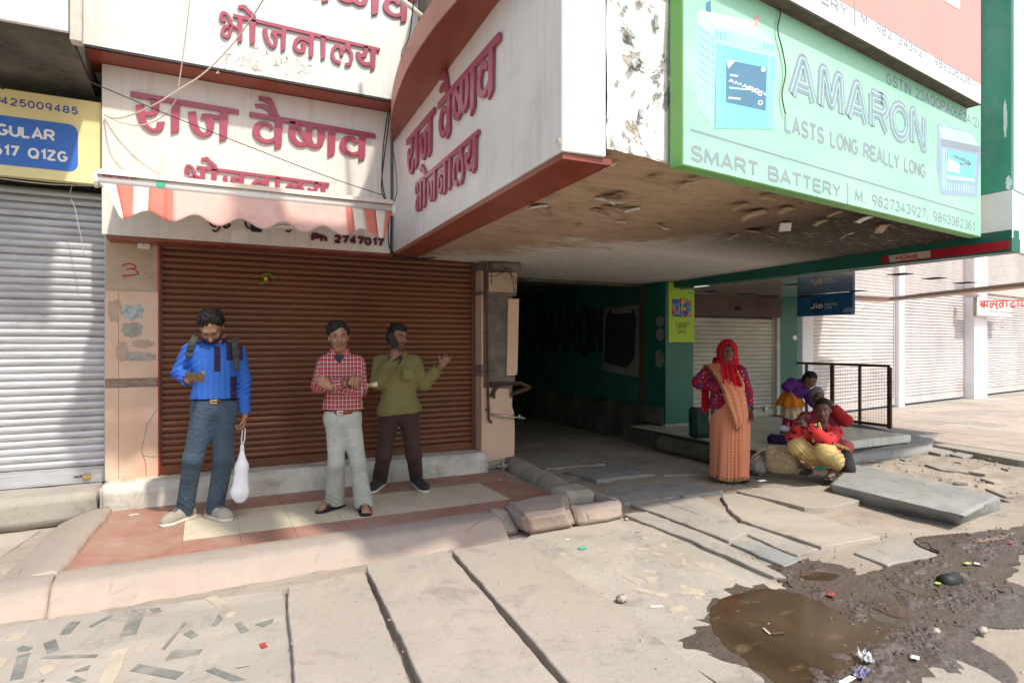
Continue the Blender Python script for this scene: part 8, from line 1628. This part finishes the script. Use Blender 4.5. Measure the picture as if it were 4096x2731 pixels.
# ================================================================== old woman behind her
P = Person('person', 'grey haired old woman in red sitting behind the squatting woman, hand raised to her head', 3312, 1770, SPZ)
J = P.J
N_, SL, SR = J(3276, 1640, .02), J(3218, 1668, .05), J(3348, 1668, .05); ER, WR = J(3385, 1682, -.06), J(3338, 1632, -.10); EL, WL = J(3205, 1740, .0), J(3250, 1770, -.15); HL, HR, KL, KR = J(3265, 1790, .10), J(3345, 1790, .10), J(3260, 1790, -.25), J(3375, 1790, -.20)
ft = onz(3420, 1845, 0.03); fl = np.array(((ft - P.O).dot(P.ex), (ft - P.O).dot(P.ey), .03 - SPZ)); AR = fl + [-.08, .06, .08]; TR = fl + [.05, -.0, .0]; AL = KL + [-.03, .05, -.30]
hc, hR, hs = J(3270, 1588, -.02), rot(28, 4, 0), .97; SKIN6 = skin_mat('skin_old_woman', (.15, .072, .052))
B = Field(*bounds(hc, AL, AR, TR, EL, ER, HL, pad=.2), h=.0065); build_head(B, P, hc, hR, hs, .96, neck=N_, nr=.045); torso(B, N_, SL, SR, HL, HR, -.03); limb(B, (SL, EL, WL), (.044, .038, .026)); limb(B, (SR, ER, WR), (.044, .036, .025)); limb(B, (HL, KL, AL), (.075, .05, .03)); limb(B, (HR, KR, AR), (.075, .05, .03)); hand(B, WR, (-.42, .0, .9), (-.9, .0, -.3), (.25, .3, .4, .5), .14, .5, .98, 1); hand(B, WL, (.8, -.3, -.2), (0, 0, -1), (.3, .3, .3, .3), .05, .5, .95, 1); foot(B, AR, TR, .92)
V, Q = B.mesh(); np_obj('body', V, Q, SKIN6, P.e, {'paint': face_paint(hc, hR, hs, (.11, .045, .04), brow=.5)}); head_extras(P, hc, hR, hs); hair_cap(P, hc, hR, hs, M_HAIRG, 23, .078, -.05, .009, .004, bun=(.0, .10, -.02, .04))
F = Field(*bounds(SL, SR, ER, EL, WR, HL, HR, pad=.18), h=.0065); torso(F, N_, SL, SR, HL, HR, .016); limb(F, (SL, EL, WL), (.052, .048, .036), .014, .03); F.cut((0, 0, HL[2] - .02), (0, 0, -1)); F.cone(N_ + [0, -.03, .03], N_ + [0, -.05, .14], .05, .07, .01, op='-'); w1_ = wob(131, 8, 10, 28); F.folds(lambda X, Y, Z: .0065 * w1_(X, Y, Z)); V, Q = F.mesh(); np_obj('rose_blouse', V, Q, cloth_mat('rose_cloth', (.32, .035, .06)), P.e)
F = Field(*bounds(SR, ER, WR, pad=.14), h=.006); limb(F, (SR, ER, WR), (.062, .056, .040), .014, .03); d = WR - ER; d /= np.linalg.norm(d); F.cone(WR - d * .005, WR + d * .12, .055, .055, .0, op='-'); F.folds(lambda X, Y, Z: .0065 * w1_(X, Y, Z)); V, Q = F.mesh(); np_obj('red_sleeve', V, Q, cloth_mat('red_knit', (.42, .022, .022)), P.e)
F = Field(*bounds(HL, HR, KL, KR, AR, AL, pad=.2), h=.007); F.cone(HL, KL, .12, .09, .05); F.cone(HR, KR, .12, .09, .05); F.cone(HL, HR, .12, .12, .05); F.cone(KR, AR + [0, 0, .10], .085, .07, .05); F.cone(KL, AL, .085, .07, .05); F.folds(lambda X, Y, Z: .005 * w1_(X, Y, Z)); V, Q = F.mesh(); np_obj('rose_skirt', V, Q, cloth_mat('rose_skirt', (.50, .09, .11)), P.e)
# ================================================================== small child leaning on the old woman
P = Person('person', 'small child in a purple jacket and orange skirt leaning forward on the platform', 3140, 1738, SPZ)
J = P.J
hc, hR, hs = J(3238, 1520, -.06), rot(62, 30, 12), .90; N_ = J(3208, 1538, .0); SL, SR = J(3166, 1532, -.08), J(3222, 1560, .06); EL, WL = J(3146, 1545, -.13), J(3158, 1562, -.16); ER, WR = J(3236, 1590, -.02), J(3250, 1620, -.05)
HL, HR, KL, KR = J(3150, 1612, -.04), J(3176, 1616, .04), J(3146, 1670, -.04), J(3172, 1672, .04); AL, AR = np.array((J(3134, 1722)[0], -.02, .07)), np.array((J(3168, 1722)[0], .10, .07)); TL, TR = AL * [1, 1, 0] + [.10, -.05, .015], AR * [1, 1, 0] + [.10, -.05, .015]; SKIN7 = skin_mat('skin_child', (.19, .092, .06))
B = Field(*bounds(hc, AL, AR, TL, TR, EL, ER, WR, pad=.16), h=.006); build_head(B, P, hc, hR, hs, .95, neck=N_, nr=.04); B.cone(N_, (HL + HR) / 2, .06, .075, .03); limb(B, (SL, EL, WL), (.034, .028, .02)); limb(B, (SR, ER, WR), (.034, .028, .02)); limb(B, (HL, KL, AL), (.05, .036, .025)); limb(B, (HR, KR, AR), (.05, .036, .025)); hand(B, WL, (.5, -.1, -.7), (-.5, .3, -.4), (.2, .25, .3, .35), .15, .6, .62, 1); hand(B, WR, (.2, 0, -1), (1, 0, 0), (.2, .2, .3, .3), .1, .5, .6, 1); foot(B, AL, TL, .65); foot(B, AR, TR, .65)
V, Q = B.mesh(); np_obj('body', V, Q, SKIN7, P.e, {'paint': face_paint(hc, hR, hs, (.14, .05, .045))}); head_extras(P, hc, hR, hs); hair_cap(P, hc, hR, hs, M_HAIR, 29, .068, -.055, .012, .005)
F = Field(*bounds(SL, SR, EL, ER, N_, HL, pad=.14), h=.006); F.cone(N_ + [-.01, 0, -.02], (HL + HR) / 2 + [.01, 0, .05], .085, .105, .04); F.cone(SL, SR, .065, .065, .04); limb(F, (SL, EL, WL + (EL - WL) * .2), (.052, .05, .034), .004, .03); limb(F, (SR, ER, WR), (.05, .046, .032), .004, .03); F.ell(N_ + [-.045, .03, .02], (.055, .06, .045), .03); w1_ = wob(141, 8, 14, 34); F.folds(lambda X, Y, Z: .0065 * w1_(X, Y, Z)); V, Q = F.mesh(); np_obj('purple_jacket', V, Q, cloth_mat('purple_fleece', (.085, .018, .165)), P.e)
Hc = (HL + HR) / 2
def cskirt(r0, r1, z0, z1, n, amp, cx=0): return lambda a, b: (Hc[0] + cx * b + (r0 + (r1 - r0) * b + amp * b * math.sin(2 * math.pi * a * n)) * math.cos(2 * math.pi * a), Hc[1] + (r0 + (r1 - r0) * b + amp * b * math.sin(2 * math.pi * a * n)) * .85 * math.sin(2 * math.pi * a), z0 + (z1 - z0) * b + .012 * b * math.sin(2 * math.pi * a * 5))
zz = lambda py: J(3150, py)[2]
patch(P, 'orange_skirt', cskirt(.11, .185, zz(1568), zz(1622), 9, .014, -.01), 100, 14, cloth_mat('orange_cloth', (.66, .20, .012))); patch(P, 'print_skirt', cskirt(.115, .125, zz(1605), zz(1672), 8, .012, .005), 90, 14, floral_mat('cream_orange_print', (.60, .52, .34), (.60, .17, .02), (.62, .5, .3), 11, .34))
F = Field(*bounds(KL, KR, AL, AR, pad=.1), h=.006); limb(F, (KL, AL), (.045, .034)); limb(F, (KR, AR), (.045, .034)); V, Q = F.mesh(); np_obj('magenta_leggings', V, Q, cloth_mat('magenta_knit', (.42, .012, .13)), P.e)
m = MB(); m.tube([Vector(AL + [.034 * math.cos(t), .034 * math.sin(t), .02]) for t in [i * .42 for i in range(16)]], .006, 6); lmesh(P, m, 'anklet', M_STEEL, smooth=True)
# ================================================================== belongings beside the women
hb_ = onz(3124, 1890, .05); HBE = (hb_.x, hb_.y)
def world_frame(o): d = Vector((o.x, o.y, 0)).normalized(); return Vector((d.y, -d.x, 0)), d
ex_, ey_ = world_frame(hb_)
def handbag_mat():
	t = NT('ring_print_canvas'); v = t.obj(); d = t.vor(19, v, rand=.6); c = t.mix(t.ramp(d, [(.22, 0), (.25, 1), (.36, 1), (.39, 0)]), (.52, .39, .24), (.66, .58, .42)); t.set(color=c, rough=.8, spec=.25); t.bump(t.noise(60, 4, .6, v), .2, .005); return t.m
hbg = thing('handbag', 'cream ring patterned handbag leaning beside the squatting woman', 'handbag', hb_); hbg.rotation_euler = (0, 0, math.atan2(ex_.y, ex_.x)); hbg.scale = (1.15, 1.1, 1.08)
F = Field((-.22, -.14, -.02), (.22, .16, .42), .006); F.cone((-.06, 0, .07), (.07, 0, .07), .075, .07, .03, ((0, 1, 0), .7)); F.cone((-.085, .01, .22), (.08, .01, .22), .055, .05, .05, ((0, 1, 0), .8)); F.cone((-.07, 0, .10), (-.085, .01, .25), .07, .05, .04, ((0, 1, 0), .8)); F.cone((.07, 0, .10), (.085, .01, .25), .07, .05, .04, ((0, 1, 0), .8)); F.cone((-.03, 0, .1), (.03, 0, .24), .08, .05, .04, ((0, 1, 0), .8)); F.cut((0, 0, .0), (0, 0, -1)); F.cut((0, 0, .285), (0, .0, 1)); w1_ = wob(151, 7, 14, 34); F.folds(lambda X, Y, Z: .0065 * w1_(X, Y, Z)); V, Q = F.mesh(); np_obj('bag_body', V, Q, handbag_mat(), hbg)
m = MB(); m.tube([(-.10, 0, .27), (-.18, -.02, .24), (-.26, -.03, .16), (-.30, -.03, .11), (-.25, -.02, .12), (-.20, -.01, .18)], .012, 6); o = m.build('shoulder_strap', cloth_mat('cream_strap', (.52, .44, .32)), hbg, smooth=True); o.matrix_parent_inverse = Matrix()
m = MB(); m.tube([(.02, -.062, .225), (.11, -.055, .215)], .003, 5); o = m.build('zip', M_BRASS, hbg); o.matrix_parent_inverse = Matrix()
pb_ = onz(3118, 1772, .30); ex_, ey_ = world_frame(pb_); bd = thing('purple_bundle', 'folded dark purple cloth bundle on the platform edge above the handbag', 'bundle', onz(3118, 1775, SPZ)); bd.rotation_euler = (0, 0, math.atan2(ex_.y, ex_.x))
F = Field((-.2, -.14, -.02), (.2, .16, .2), .006); F.cone((-.09, 0, .055), (.09, 0, .05), .055, .05, .02, ((0, 1, 0), 1.2)); F.cone((-.08, .0, .085), (.08, .0, .08), .035, .035, .02, ((0, 1, 0), 1.3)); F.cut((0, 0, 0), (0, 0, -1)); w1_ = wob(161, 7, 20, 50); F.folds(lambda X, Y, Z: .0065 * w1_(X, Y, Z)); V, Q = F.mesh(); np_obj('folded_cloth', V, Q, cloth_mat('dark_purple_cloth', (.030, .008, .055)), bd)
pk = thing('plastic_pouch', 'crumpled white plastic pouch on top of the purple bundle', 'pouch', onz(3135, 1752, SPZ)); pk.rotation_euler = bd.rotation_euler
F = Field((-.14, -.1, .05), (.14, .14, .22), .006); F.ell((.01, .01, .125), (.085, .05, .035), 0); w1_ = wob(171, 8, 30, 80); F.folds(lambda X, Y, Z: .006 * w1_(X, Y, Z)); V, Q = F.mesh(); np_obj('pouch_body', V, Q, M_BAGW, pk)
st_ = rough_box('painted_stone', 5.78, 5.98, 5.10, 5.30, 0, .20, simple('flaking_white_stone', (.55, .53, .49), .9, .5, 14, .6, 30, dirt=(.04, .038, .035), dirt_amt=1.0, dscale=7), cell=.04, amp=.02, bevel=.04); tag(st_, 'lump of stone with flaking white paint beside the handbag', 'stone')
# ================================================================== puddle, mud and litter
def smoothpoly(pts, k=5, jit=.02, sd=0):
	P_ = smooth2(list(pts) + [pts[0]], k)[:-1]; return [(x + jit * mnoise.noise(Vector((x * 14, y * 14, sd))), y + jit * mnoise.noise(Vector((x * 14, y * 14, sd + 7)))) for x, y in P_]
PUD = [(2.61, 2.7), (3.0, 2.86), (3.2, 2.8), (3.33, 2.67), (3.43, 2.88), (3.84, 3.0), (3.98, 2.76), (3.9, 2.64), (4.29, 2.61), (4.79, 2.6), (5.06, 2.86), (5.57, 2.78), (6.25, 2.73), (6.6, 2.6), (5.58, 2.43), (4.74, 2.16), (4.39, 2.05), (3.77, 1.93), (3.34, 1.85), (2.9, 1.62), (2.45, 1.2), (2.1, 1.3), (2.28, 2.0), (2.33, 2.12), (2.23, 2.29), (2.2, 2.44), (2.44, 2.54)]
WATERP = [onz(*ZA4(*p), .01) for p in ((215, 1090), (330, 1010), (560, 960), (760, 985), (900, 1030), (1010, 1080), (1130, 1110), (1280, 1160), (1420, 1190), (1480, 1240), (1420, 1310), (1300, 1380), (1180, 1440), (1050, 1500), (940, 1568), (700, 1568), (560, 1500), (430, 1400), (300, 1300), (240, 1200))]
def wet_mat():
	t = NT('wet_earth'); a = t.noise(5, 8, .7); b = t.noise(40, 6, .7); c = t.mix(a, (.070, .052, .039), (.115, .09, .07)); c = t.mix(t.ramp(b, [(.55, 0), (.7, .7)]), c, (.065, .05, .042))
	t.set(color=c, rough=t.ramp(t.noise(9, 5), [(.35, .30), (.65, .75)]), spec=.5); t.bump(t.math('ADD', b, t.noise(14, 6, .7)), .7, .02); return t.m
def water_mat():
	t = NT('muddy_water'); a = t.noise(1.6, 6, .6, dist=.6); b = t.noise(4, 5, .6, t.mapv(t.pos(), (1, 2.5, 1), (0, 0, .5))); c = t.mix(t.ramp(a, [(.4, 0), (.65, 1)]), (.050, .033, .018), (.085, .058, .034)); c = t.mix(t.ramp(b, [(.60, 0), (.70, .6)]), c, (.17, .12, .07))
	t.set(color=c, rough=.06, spec=.6); t.bump(t.noise(6, 2), .02, .01); return t.m
M_WET, M_WATER = wet_mat(), water_mat()
m = MB(); pl = smoothpoly(PUD, 12, .09, 1); m.prism([(x, y, -.02) for x, y in pl], (0, 0, .0245)); tag(m.build('wet_ground', M_WET), kind='structure')
m = MB(); pl = smoothpoly([(p.x, p.y) for p in WATERP], 4, .03, 2); m.prism([(x, y, 0) for x, y in pl], (0, 0, .0068)); tag(m.build('puddle', M_WATER), kind='structure')
for k, pts in enumerate(([(1370, 900), (1450, 890), (1560, 940), (1700, 990), (1600, 1010), (1440, 960)], [(800, 870), (900, 850), (1060, 880), (960, 910), (850, 905)], [(1780, 870), (1840, 860), (1950, 915), (1880, 930)], [(1900, 650), (2050, 630), (2180, 600), (2100, 640), (1950, 665)], [(1180, 1040), (1330, 1010), (1420, 1060), (1500, 1130), (1400, 1140), (1250, 1080)])):
	q = [onz(*ZA4(*p), .01) for p in pts]; m = MB(); m.prism([(x, y, 0) for x, y in smoothpoly([(p.x, p.y) for p in q], 4, .02, k)], (0, 0, .0072 + k * .0003)); tag(m.build('puddle', M_WATER), kind='structure')
# churned mud: uneven clods along the right side of the water, one mass
def mudmat():
	t = NT('wet_mud'); b = t.noise(30, 6, .7); t.set(color=t.mix(b, (.055, .042, .036), (.125, .098, .082)), rough=t.ramp(b, [(.35, .12), (.65, .5)]), spec=.7); t.bump(t.noise(60, 6, .7), .8, .012); return t.m
M_MUD = mudmat(); rm = random.Random(5); m = MB()
MUDP = [((1290, 910), (1420, 980), 30), ((1440, 900), (1750, 960), 60), ((1500, 1010), (1900, 1060), 110), ((1600, 1080), (1880, 1000), 110), ((1400, 1230), (1640, 1380), 130), ((1150, 1130), (1330, 1060), 50), ((1180, 1380), (1560, 1300), 110), ((950, 1540), (1400, 1450), 110), ((1750, 880), (2040, 960), 90), ((1780, 680), (2220, 640), 90), ((1900, 800), (2000, 700), 50), ((1060, 1110), (1180, 1150), 30), ((700, 850), (900, 830), 40), ((900, 960), (1150, 1050), 60), ((1640, 1180), (1560, 1240), 60), ((1700, 800), (1500, 850), 40)]
for (a, b, n) in MUDP:
	for i in range(int(n * .5)):
		t = rm.random(); c = onz(*ZA4(a[0] + (b[0] - a[0]) * t + rm.gauss(0, 60), a[1] + (b[1] - a[1]) * t + rm.gauss(0, 30)), .012); s_ = rm.uniform(.006, .017) * (1.6 if rm.random() < .12 else 1); k = len(m.v)
		for j in range(6):
			an = j * math.pi / 3 + rm.random() * .5; m.v.append(Vector((c.x + s_ * 1.2 * math.cos(an) * rm.uniform(.6, 1.3), c.y + s_ * 1.2 * math.sin(an) * rm.uniform(.6, 1.3), -.002)))
		for j in range(6):
			an = j * math.pi / 3 + rm.random() * .7; m.v.append(Vector((c.x + s_ * .7 * math.cos(an) * rm.uniform(.5, 1.2), c.y + s_ * .7 * math.sin(an) * rm.uniform(.5, 1.2), +.006 + s_ * rm.uniform(.2, .6))))
		for j in range(6): m.f.append([k + j, k + (j + 1) % 6, k + 6 + (j + 1) % 6, k + 6 + j])
		m.f.append([k + 6 + j for j in range(6)])
tag(m.build('mud_clods', M_MUD, smooth=False), 'churned wet black mud around the puddle', 'mud', kind='stuff')
SEG = [(np.array(onz(*ZA4(*p), .01))[:2], np.array(onz(*ZA4(*q), .01))[:2], n) for p, q, n in MUDP]
nx, ny = 400, 170; gx, gy = np.meshgrid(np.linspace(2.15, 6.75, nx), np.linspace(1.15, 3.05, ny), indexing='ij'); mk = np.zeros_like(gx)
for p, q, n in SEG:
	d = q - p; t = np.clip(((gx - p[0]) * d[0] + (gy - p[1]) * d[1]) / (d @ d), 0, 1); r = np.hypot(gx - p[0] - t * d[0], gy - p[1] - t * d[1]); mk = np.maximum(mk, np.exp(-(r / (.05 + .0011 * n)) ** 2))
hz = np.zeros_like(gx)
for i in range(nx):
	for j in range(ny):
		if mk[i, j] > .05: v = Vector((gx[i, j], gy[i, j], 0)); hz[i, j] = mk[i, j] * (.007 + .019 * fbm(v, 7, 3) + .011 * (1 - 2 * abs(mnoise.noise(v * 21))))
hz = np.where(mk > .05, hz - .006, -.03); vv = np.stack([gx, gy, hz], 2).reshape(-1, 3); id_ = np.arange(nx * ny).reshape(nx, ny); ff = np.stack([id_[:-1, :-1], id_[1:, :-1], id_[1:, 1:], id_[:-1, 1:]], 2).reshape(-1, 4); kp = (mk[:-1, :-1] > .05).ravel()
tag(mesh_obj('mud_bed', vv, ff[kp], M_MUD, smooth=True), 'ridged wet mud bed along the right side of the puddle', 'mud', kind='stuff')
# small stones and crumbs over the ground, one mass
m = MB(); rm = random.Random(9)
def pebble(x, y, z, s_):
	k = len(m.v)
	for j in range(5): an = j * 1.257 + rm.random() * .5; m.v.append(Vector((x + s_ * math.cos(an) * rm.uniform(.7, 1.3), y + s_ * math.sin(an) * rm.uniform(.7, 1.3), z)))
	for j in range(5): an = j * 1.257 + rm.random() * .5; m.v.append(Vector((x + s_ * .7 * math.cos(an), y + s_ * .7 * math.sin(an), z + s_ * rm.uniform(.4, .9))))
	for j in range(5): m.f.append([k + j, k + (j + 1) % 5, k + 5 + (j + 1) % 5, k + 5 + j])
	m.f.append([k + 5 + j for j in range(5)])
for i in range(900):
	r_ = rm.random()
	if r_ < .30: x, y = rm.uniform(6.9, 9.2), rm.uniform(2.6, 5.0); z = .035
	elif r_ < .55: x, y = rm.uniform(3.4, 8.5), rm.uniform(1.2, 3.8); z = -.006
	elif r_ < .75: x, y = rm.uniform(3.3, 5.7), rm.uniform(4.8, 6.6); z = .0
	else: x, y = rm.uniform(-3, 3.3), rm.uniform(1.3, 4.2); z = .001 if not (.4 < x < 2.2) else .05
	pebble(x, y, z, rm.uniform(.004, .011) if r_ > .30 else rm.uniform(.006, .022))
tag(m.build('gravel_crumbs', M_STONE), 'small stones and crumbs scattered over the dusty ground', 'gravel', kind='stuff')
# flat shards in the rubble, counted things
rm = random.Random(21); LBS = ['thin pale shard near the largest broken tile', 'pale shard nearest the pavement edge', 'grey shard close to the heavy slab end', 'pale brick chip in the middle of the rubble', 'light shard left of the triangular tile', 'small dark shard at the right side of the rubble', 'pale shard beside the old woman\'s foot', 'flat chip between two broken tiles']
for i, (px_, py_) in enumerate(((3820, 1815), (3960, 1830), (3850, 1925), (3830, 1845), (3620, 1835), (4020, 1870), (3480, 1835), (3760, 1870))):
	c = onz(px_, py_, .06); a = rm.random() * 3; L, W = rm.uniform(.05, .12), rm.uniform(.03, .06); tag(stone('stone_shard', [(c.x + L * u * math.cos(a) - W * v * math.sin(a), c.y + L * u * math.sin(a) + W * v * math.cos(a)) for u, v in ((-1, -.6), (.6, -1), (1, .5), (-.4, 1))], .03, .06, M_STONE, bevel=.003, jitter=.01), LBS[i], 'stone', 'shards in the rubble')
# single stones
def rock(px_, py_, s_, lab, z=0, mat=M_GREYKERB):
	c = onz(px_, py_, z + .01); o = rough_box('loose_stone', c.x - s_, c.x + s_, c.y - s_ * .8, c.y + s_ * .8, z, z + s_ * 1.3, mat or M_STONE, cell=s_ * .6, amp=s_ * .3, bevel=s_ * .35, seed=px_ % 7); tag(o, lab, 'stone')
rock(2488, 2402, .035, 'fist sized grey stone beside the right drain slab'); rock(2505, 2077, .02, 'small stone at the corner of the drain box'); rock(3930, 2526, .03, 'pale stone on the dusty ground right of the mud'); rock(3742, 2525, .02, 'small pale stone at the mud edge')
# litter
M_PAPW = simple('litter_white', (.70, .70, .68), .6, .1, 20, .1); M_RED2 = simple('litter_red', (.42, .06, .05), .4, .2, 20, .1); M_GRN2 = simple('litter_green', (.10, .40, .26), .5, .2, 20, .1); M_BLU2 = simple('litter_blue', (.12, .12, .26), .4, .3, 20, .1, dirt=(.6, .5, .05), dirt_amt=.6, dscale=30); M_ORG2 = simple('litter_orange', (.75, .20, .03), .6, .2, 20, .1); M_SILV = simple('litter_foil', (.55, .55, .56), .3, .3, 20, .3, metal=.6); M_LIME2 = simple('litter_lime', (.42, .52, .16), .5, .2, 20, .1)
def litter(name, f, px_, py_, w, d, rotz, mat, lab, z=.006, cat='litter', crumple=.25, parts=()):
	c = onz(*f(px_, py_), z); rr = random.Random(px_ * 7 + py_); m = MB()
	m.grid(lambda a, b: (c.x + w * (a - .5) * math.cos(rotz) - d * (b - .5) * math.sin(rotz), c.y + w * (a - .5) * math.sin(rotz) + d * (b - .5) * math.cos(rotz), z + crumple * min(w, d) * abs(mnoise.noise(Vector((a * 3 + px_, b * 3, py_)))) + .002), 6, 6)
	o = m.build(name, mat); s_ = o.modifiers.new('t', 'SOLIDIFY'); s_.thickness = .0015; tag(o, lab, cat); return o
w_ = litter('sweet_wrapper', ZA1, 1770, 1310, .028, .055, .15, M_RED2, 'small red and white wrapper on the terrazzo near the left drain slab', .007, crumple=.1)
litter('paper_scrap', ZA1, 898, 433, .07, .028, .3, M_PAPW, 'torn white paper scrap on the red tiles by the step', PZ + .003, crumple=.1)
litter('cigarette_end', ZA1, 1632, 1450, .06, .010, -.1, M_CHIPC, 'short pale stub on the terrazzo at the bottom', .007, crumple=.2)
litter('green_wrapper', ZA3, 690, 925, .06, .05, .2, M_GRN2, 'crumpled green wrapper on the worn terrazzo', .007)
litter('orange_petal', ZA3, 300, 457, .05, .03, 0, M_ORG2, 'orange petals on the red tiles near the passage kerb', PZ + .003)
litter('orange_scrap', ZA3, 1722, 425, .05, .035, .4, M_ORG2, 'orange and yellow scrap in front of the peach sari', .022)
litter('white_scrap', ZA3, 2190, 360, .10, .05, .1, M_PAPW, 'white paper scrap between the two women', .062, crumple=.1)
litter('pink_wrapper', ZA3, 1310, 1412, .075, .025, -.3, M_PAPW, 'white and pink strip wrapper on the ground left of the puddle', .004)
litter('white_disc', ZA3, 2222, 1087, .035, .03, 0, M_PAPW, 'small round white scrap above the puddle', .004)
litter('white_stick', ZA3, 565, 853, .04, .012, .1, M_PAPW, 'tiny white stick on the worn terrazzo', .006)
litter('grey_stick', ZA3, 1160, 788, .06, .012, -.1, M_SILV, 'thin silvery strip on the worn terrazzo', .006)
litter('blue_packet', ZA4, 1190, 1500, .13, .05, .35, M_BLU2, 'shiny blue and yellow snack packet in the mud at the bottom', .02, crumple=.5)
litter('foil_packet', ZA4, 1215, 1405, .09, .06, .9, M_SILV, 'crumpled silver foil packet in the mud', .03, crumple=.9)
litter('red_packet', ZA4, 998, 1000, .06, .04, .3, M_RED2, 'red scrap at the water edge', .02); litter('lime_scrap', ZA4, 1870, 803, .06, .03, 0, M_LIME2, 'lime and white scrap in the upper mud', .02); litter('yellow_scrap', ZA4, 1680, 930, .04, .03, .4, M_LIME2, 'yellow green scrap beside the dark mud hole', .02)
litter('white_packet', ZA4, 1930, 805, .04, .03, .5, M_PAPW, 'white scrap in the upper mud', .02); litter('pale_packet', ZA4, 1535, 1405, .04, .035, .5, M_PAPW, 'pale bluish scrap at the right mud edge', .02); litter('pale_leaf', ZA4, 585, 1235, .07, .015, 1.2, M_CHIPC, 'pale twig floating in the puddle', .013); litter('brown_leaf', ZA4, 660, 1250, .07, .02, -.3, M_RUSTIRON, 'dark twig floating in the puddle', .013)
litter('red_scrap', ZA4, 2150, 672, .05, .02, 0, M_RED2, 'small red scrap at the right end of the mud', .02); litter('clear_pouch', ZA4, 1100, 1550, .10, .03, .1, M_PAPW, 'whitish pouch at the bottom edge of the mud', .02)
hole = MB(); c = onz(*ZA4(1748, 915), .012); hole.tube([(c.x - .07, c.y, .014), (c.x + .07, c.y - .01, .014)], [.045, .05], 10); tag(hole.build('sandal_wreck', M_BLKR, smooth=True), 'black lump half sunk in the mud', 'litter')
rk = MB(); c = onz(*ZA2(1515, 137), PZ); rk.box(c.x - .02, c.x + .02, c.y - .015, c.y + .015, PZ, PZ + .03); tag(rk.build('brick_chip', M_PINKKERB, bevel=.006), 'tiny red brick chip at the foot of the step', 'stone')
litter('white_chip', ZA2, 1677, 200, .035, .015, 0, M_PAPW, 'tiny white scrap on the red tiles near the right pillar', PZ + .004)
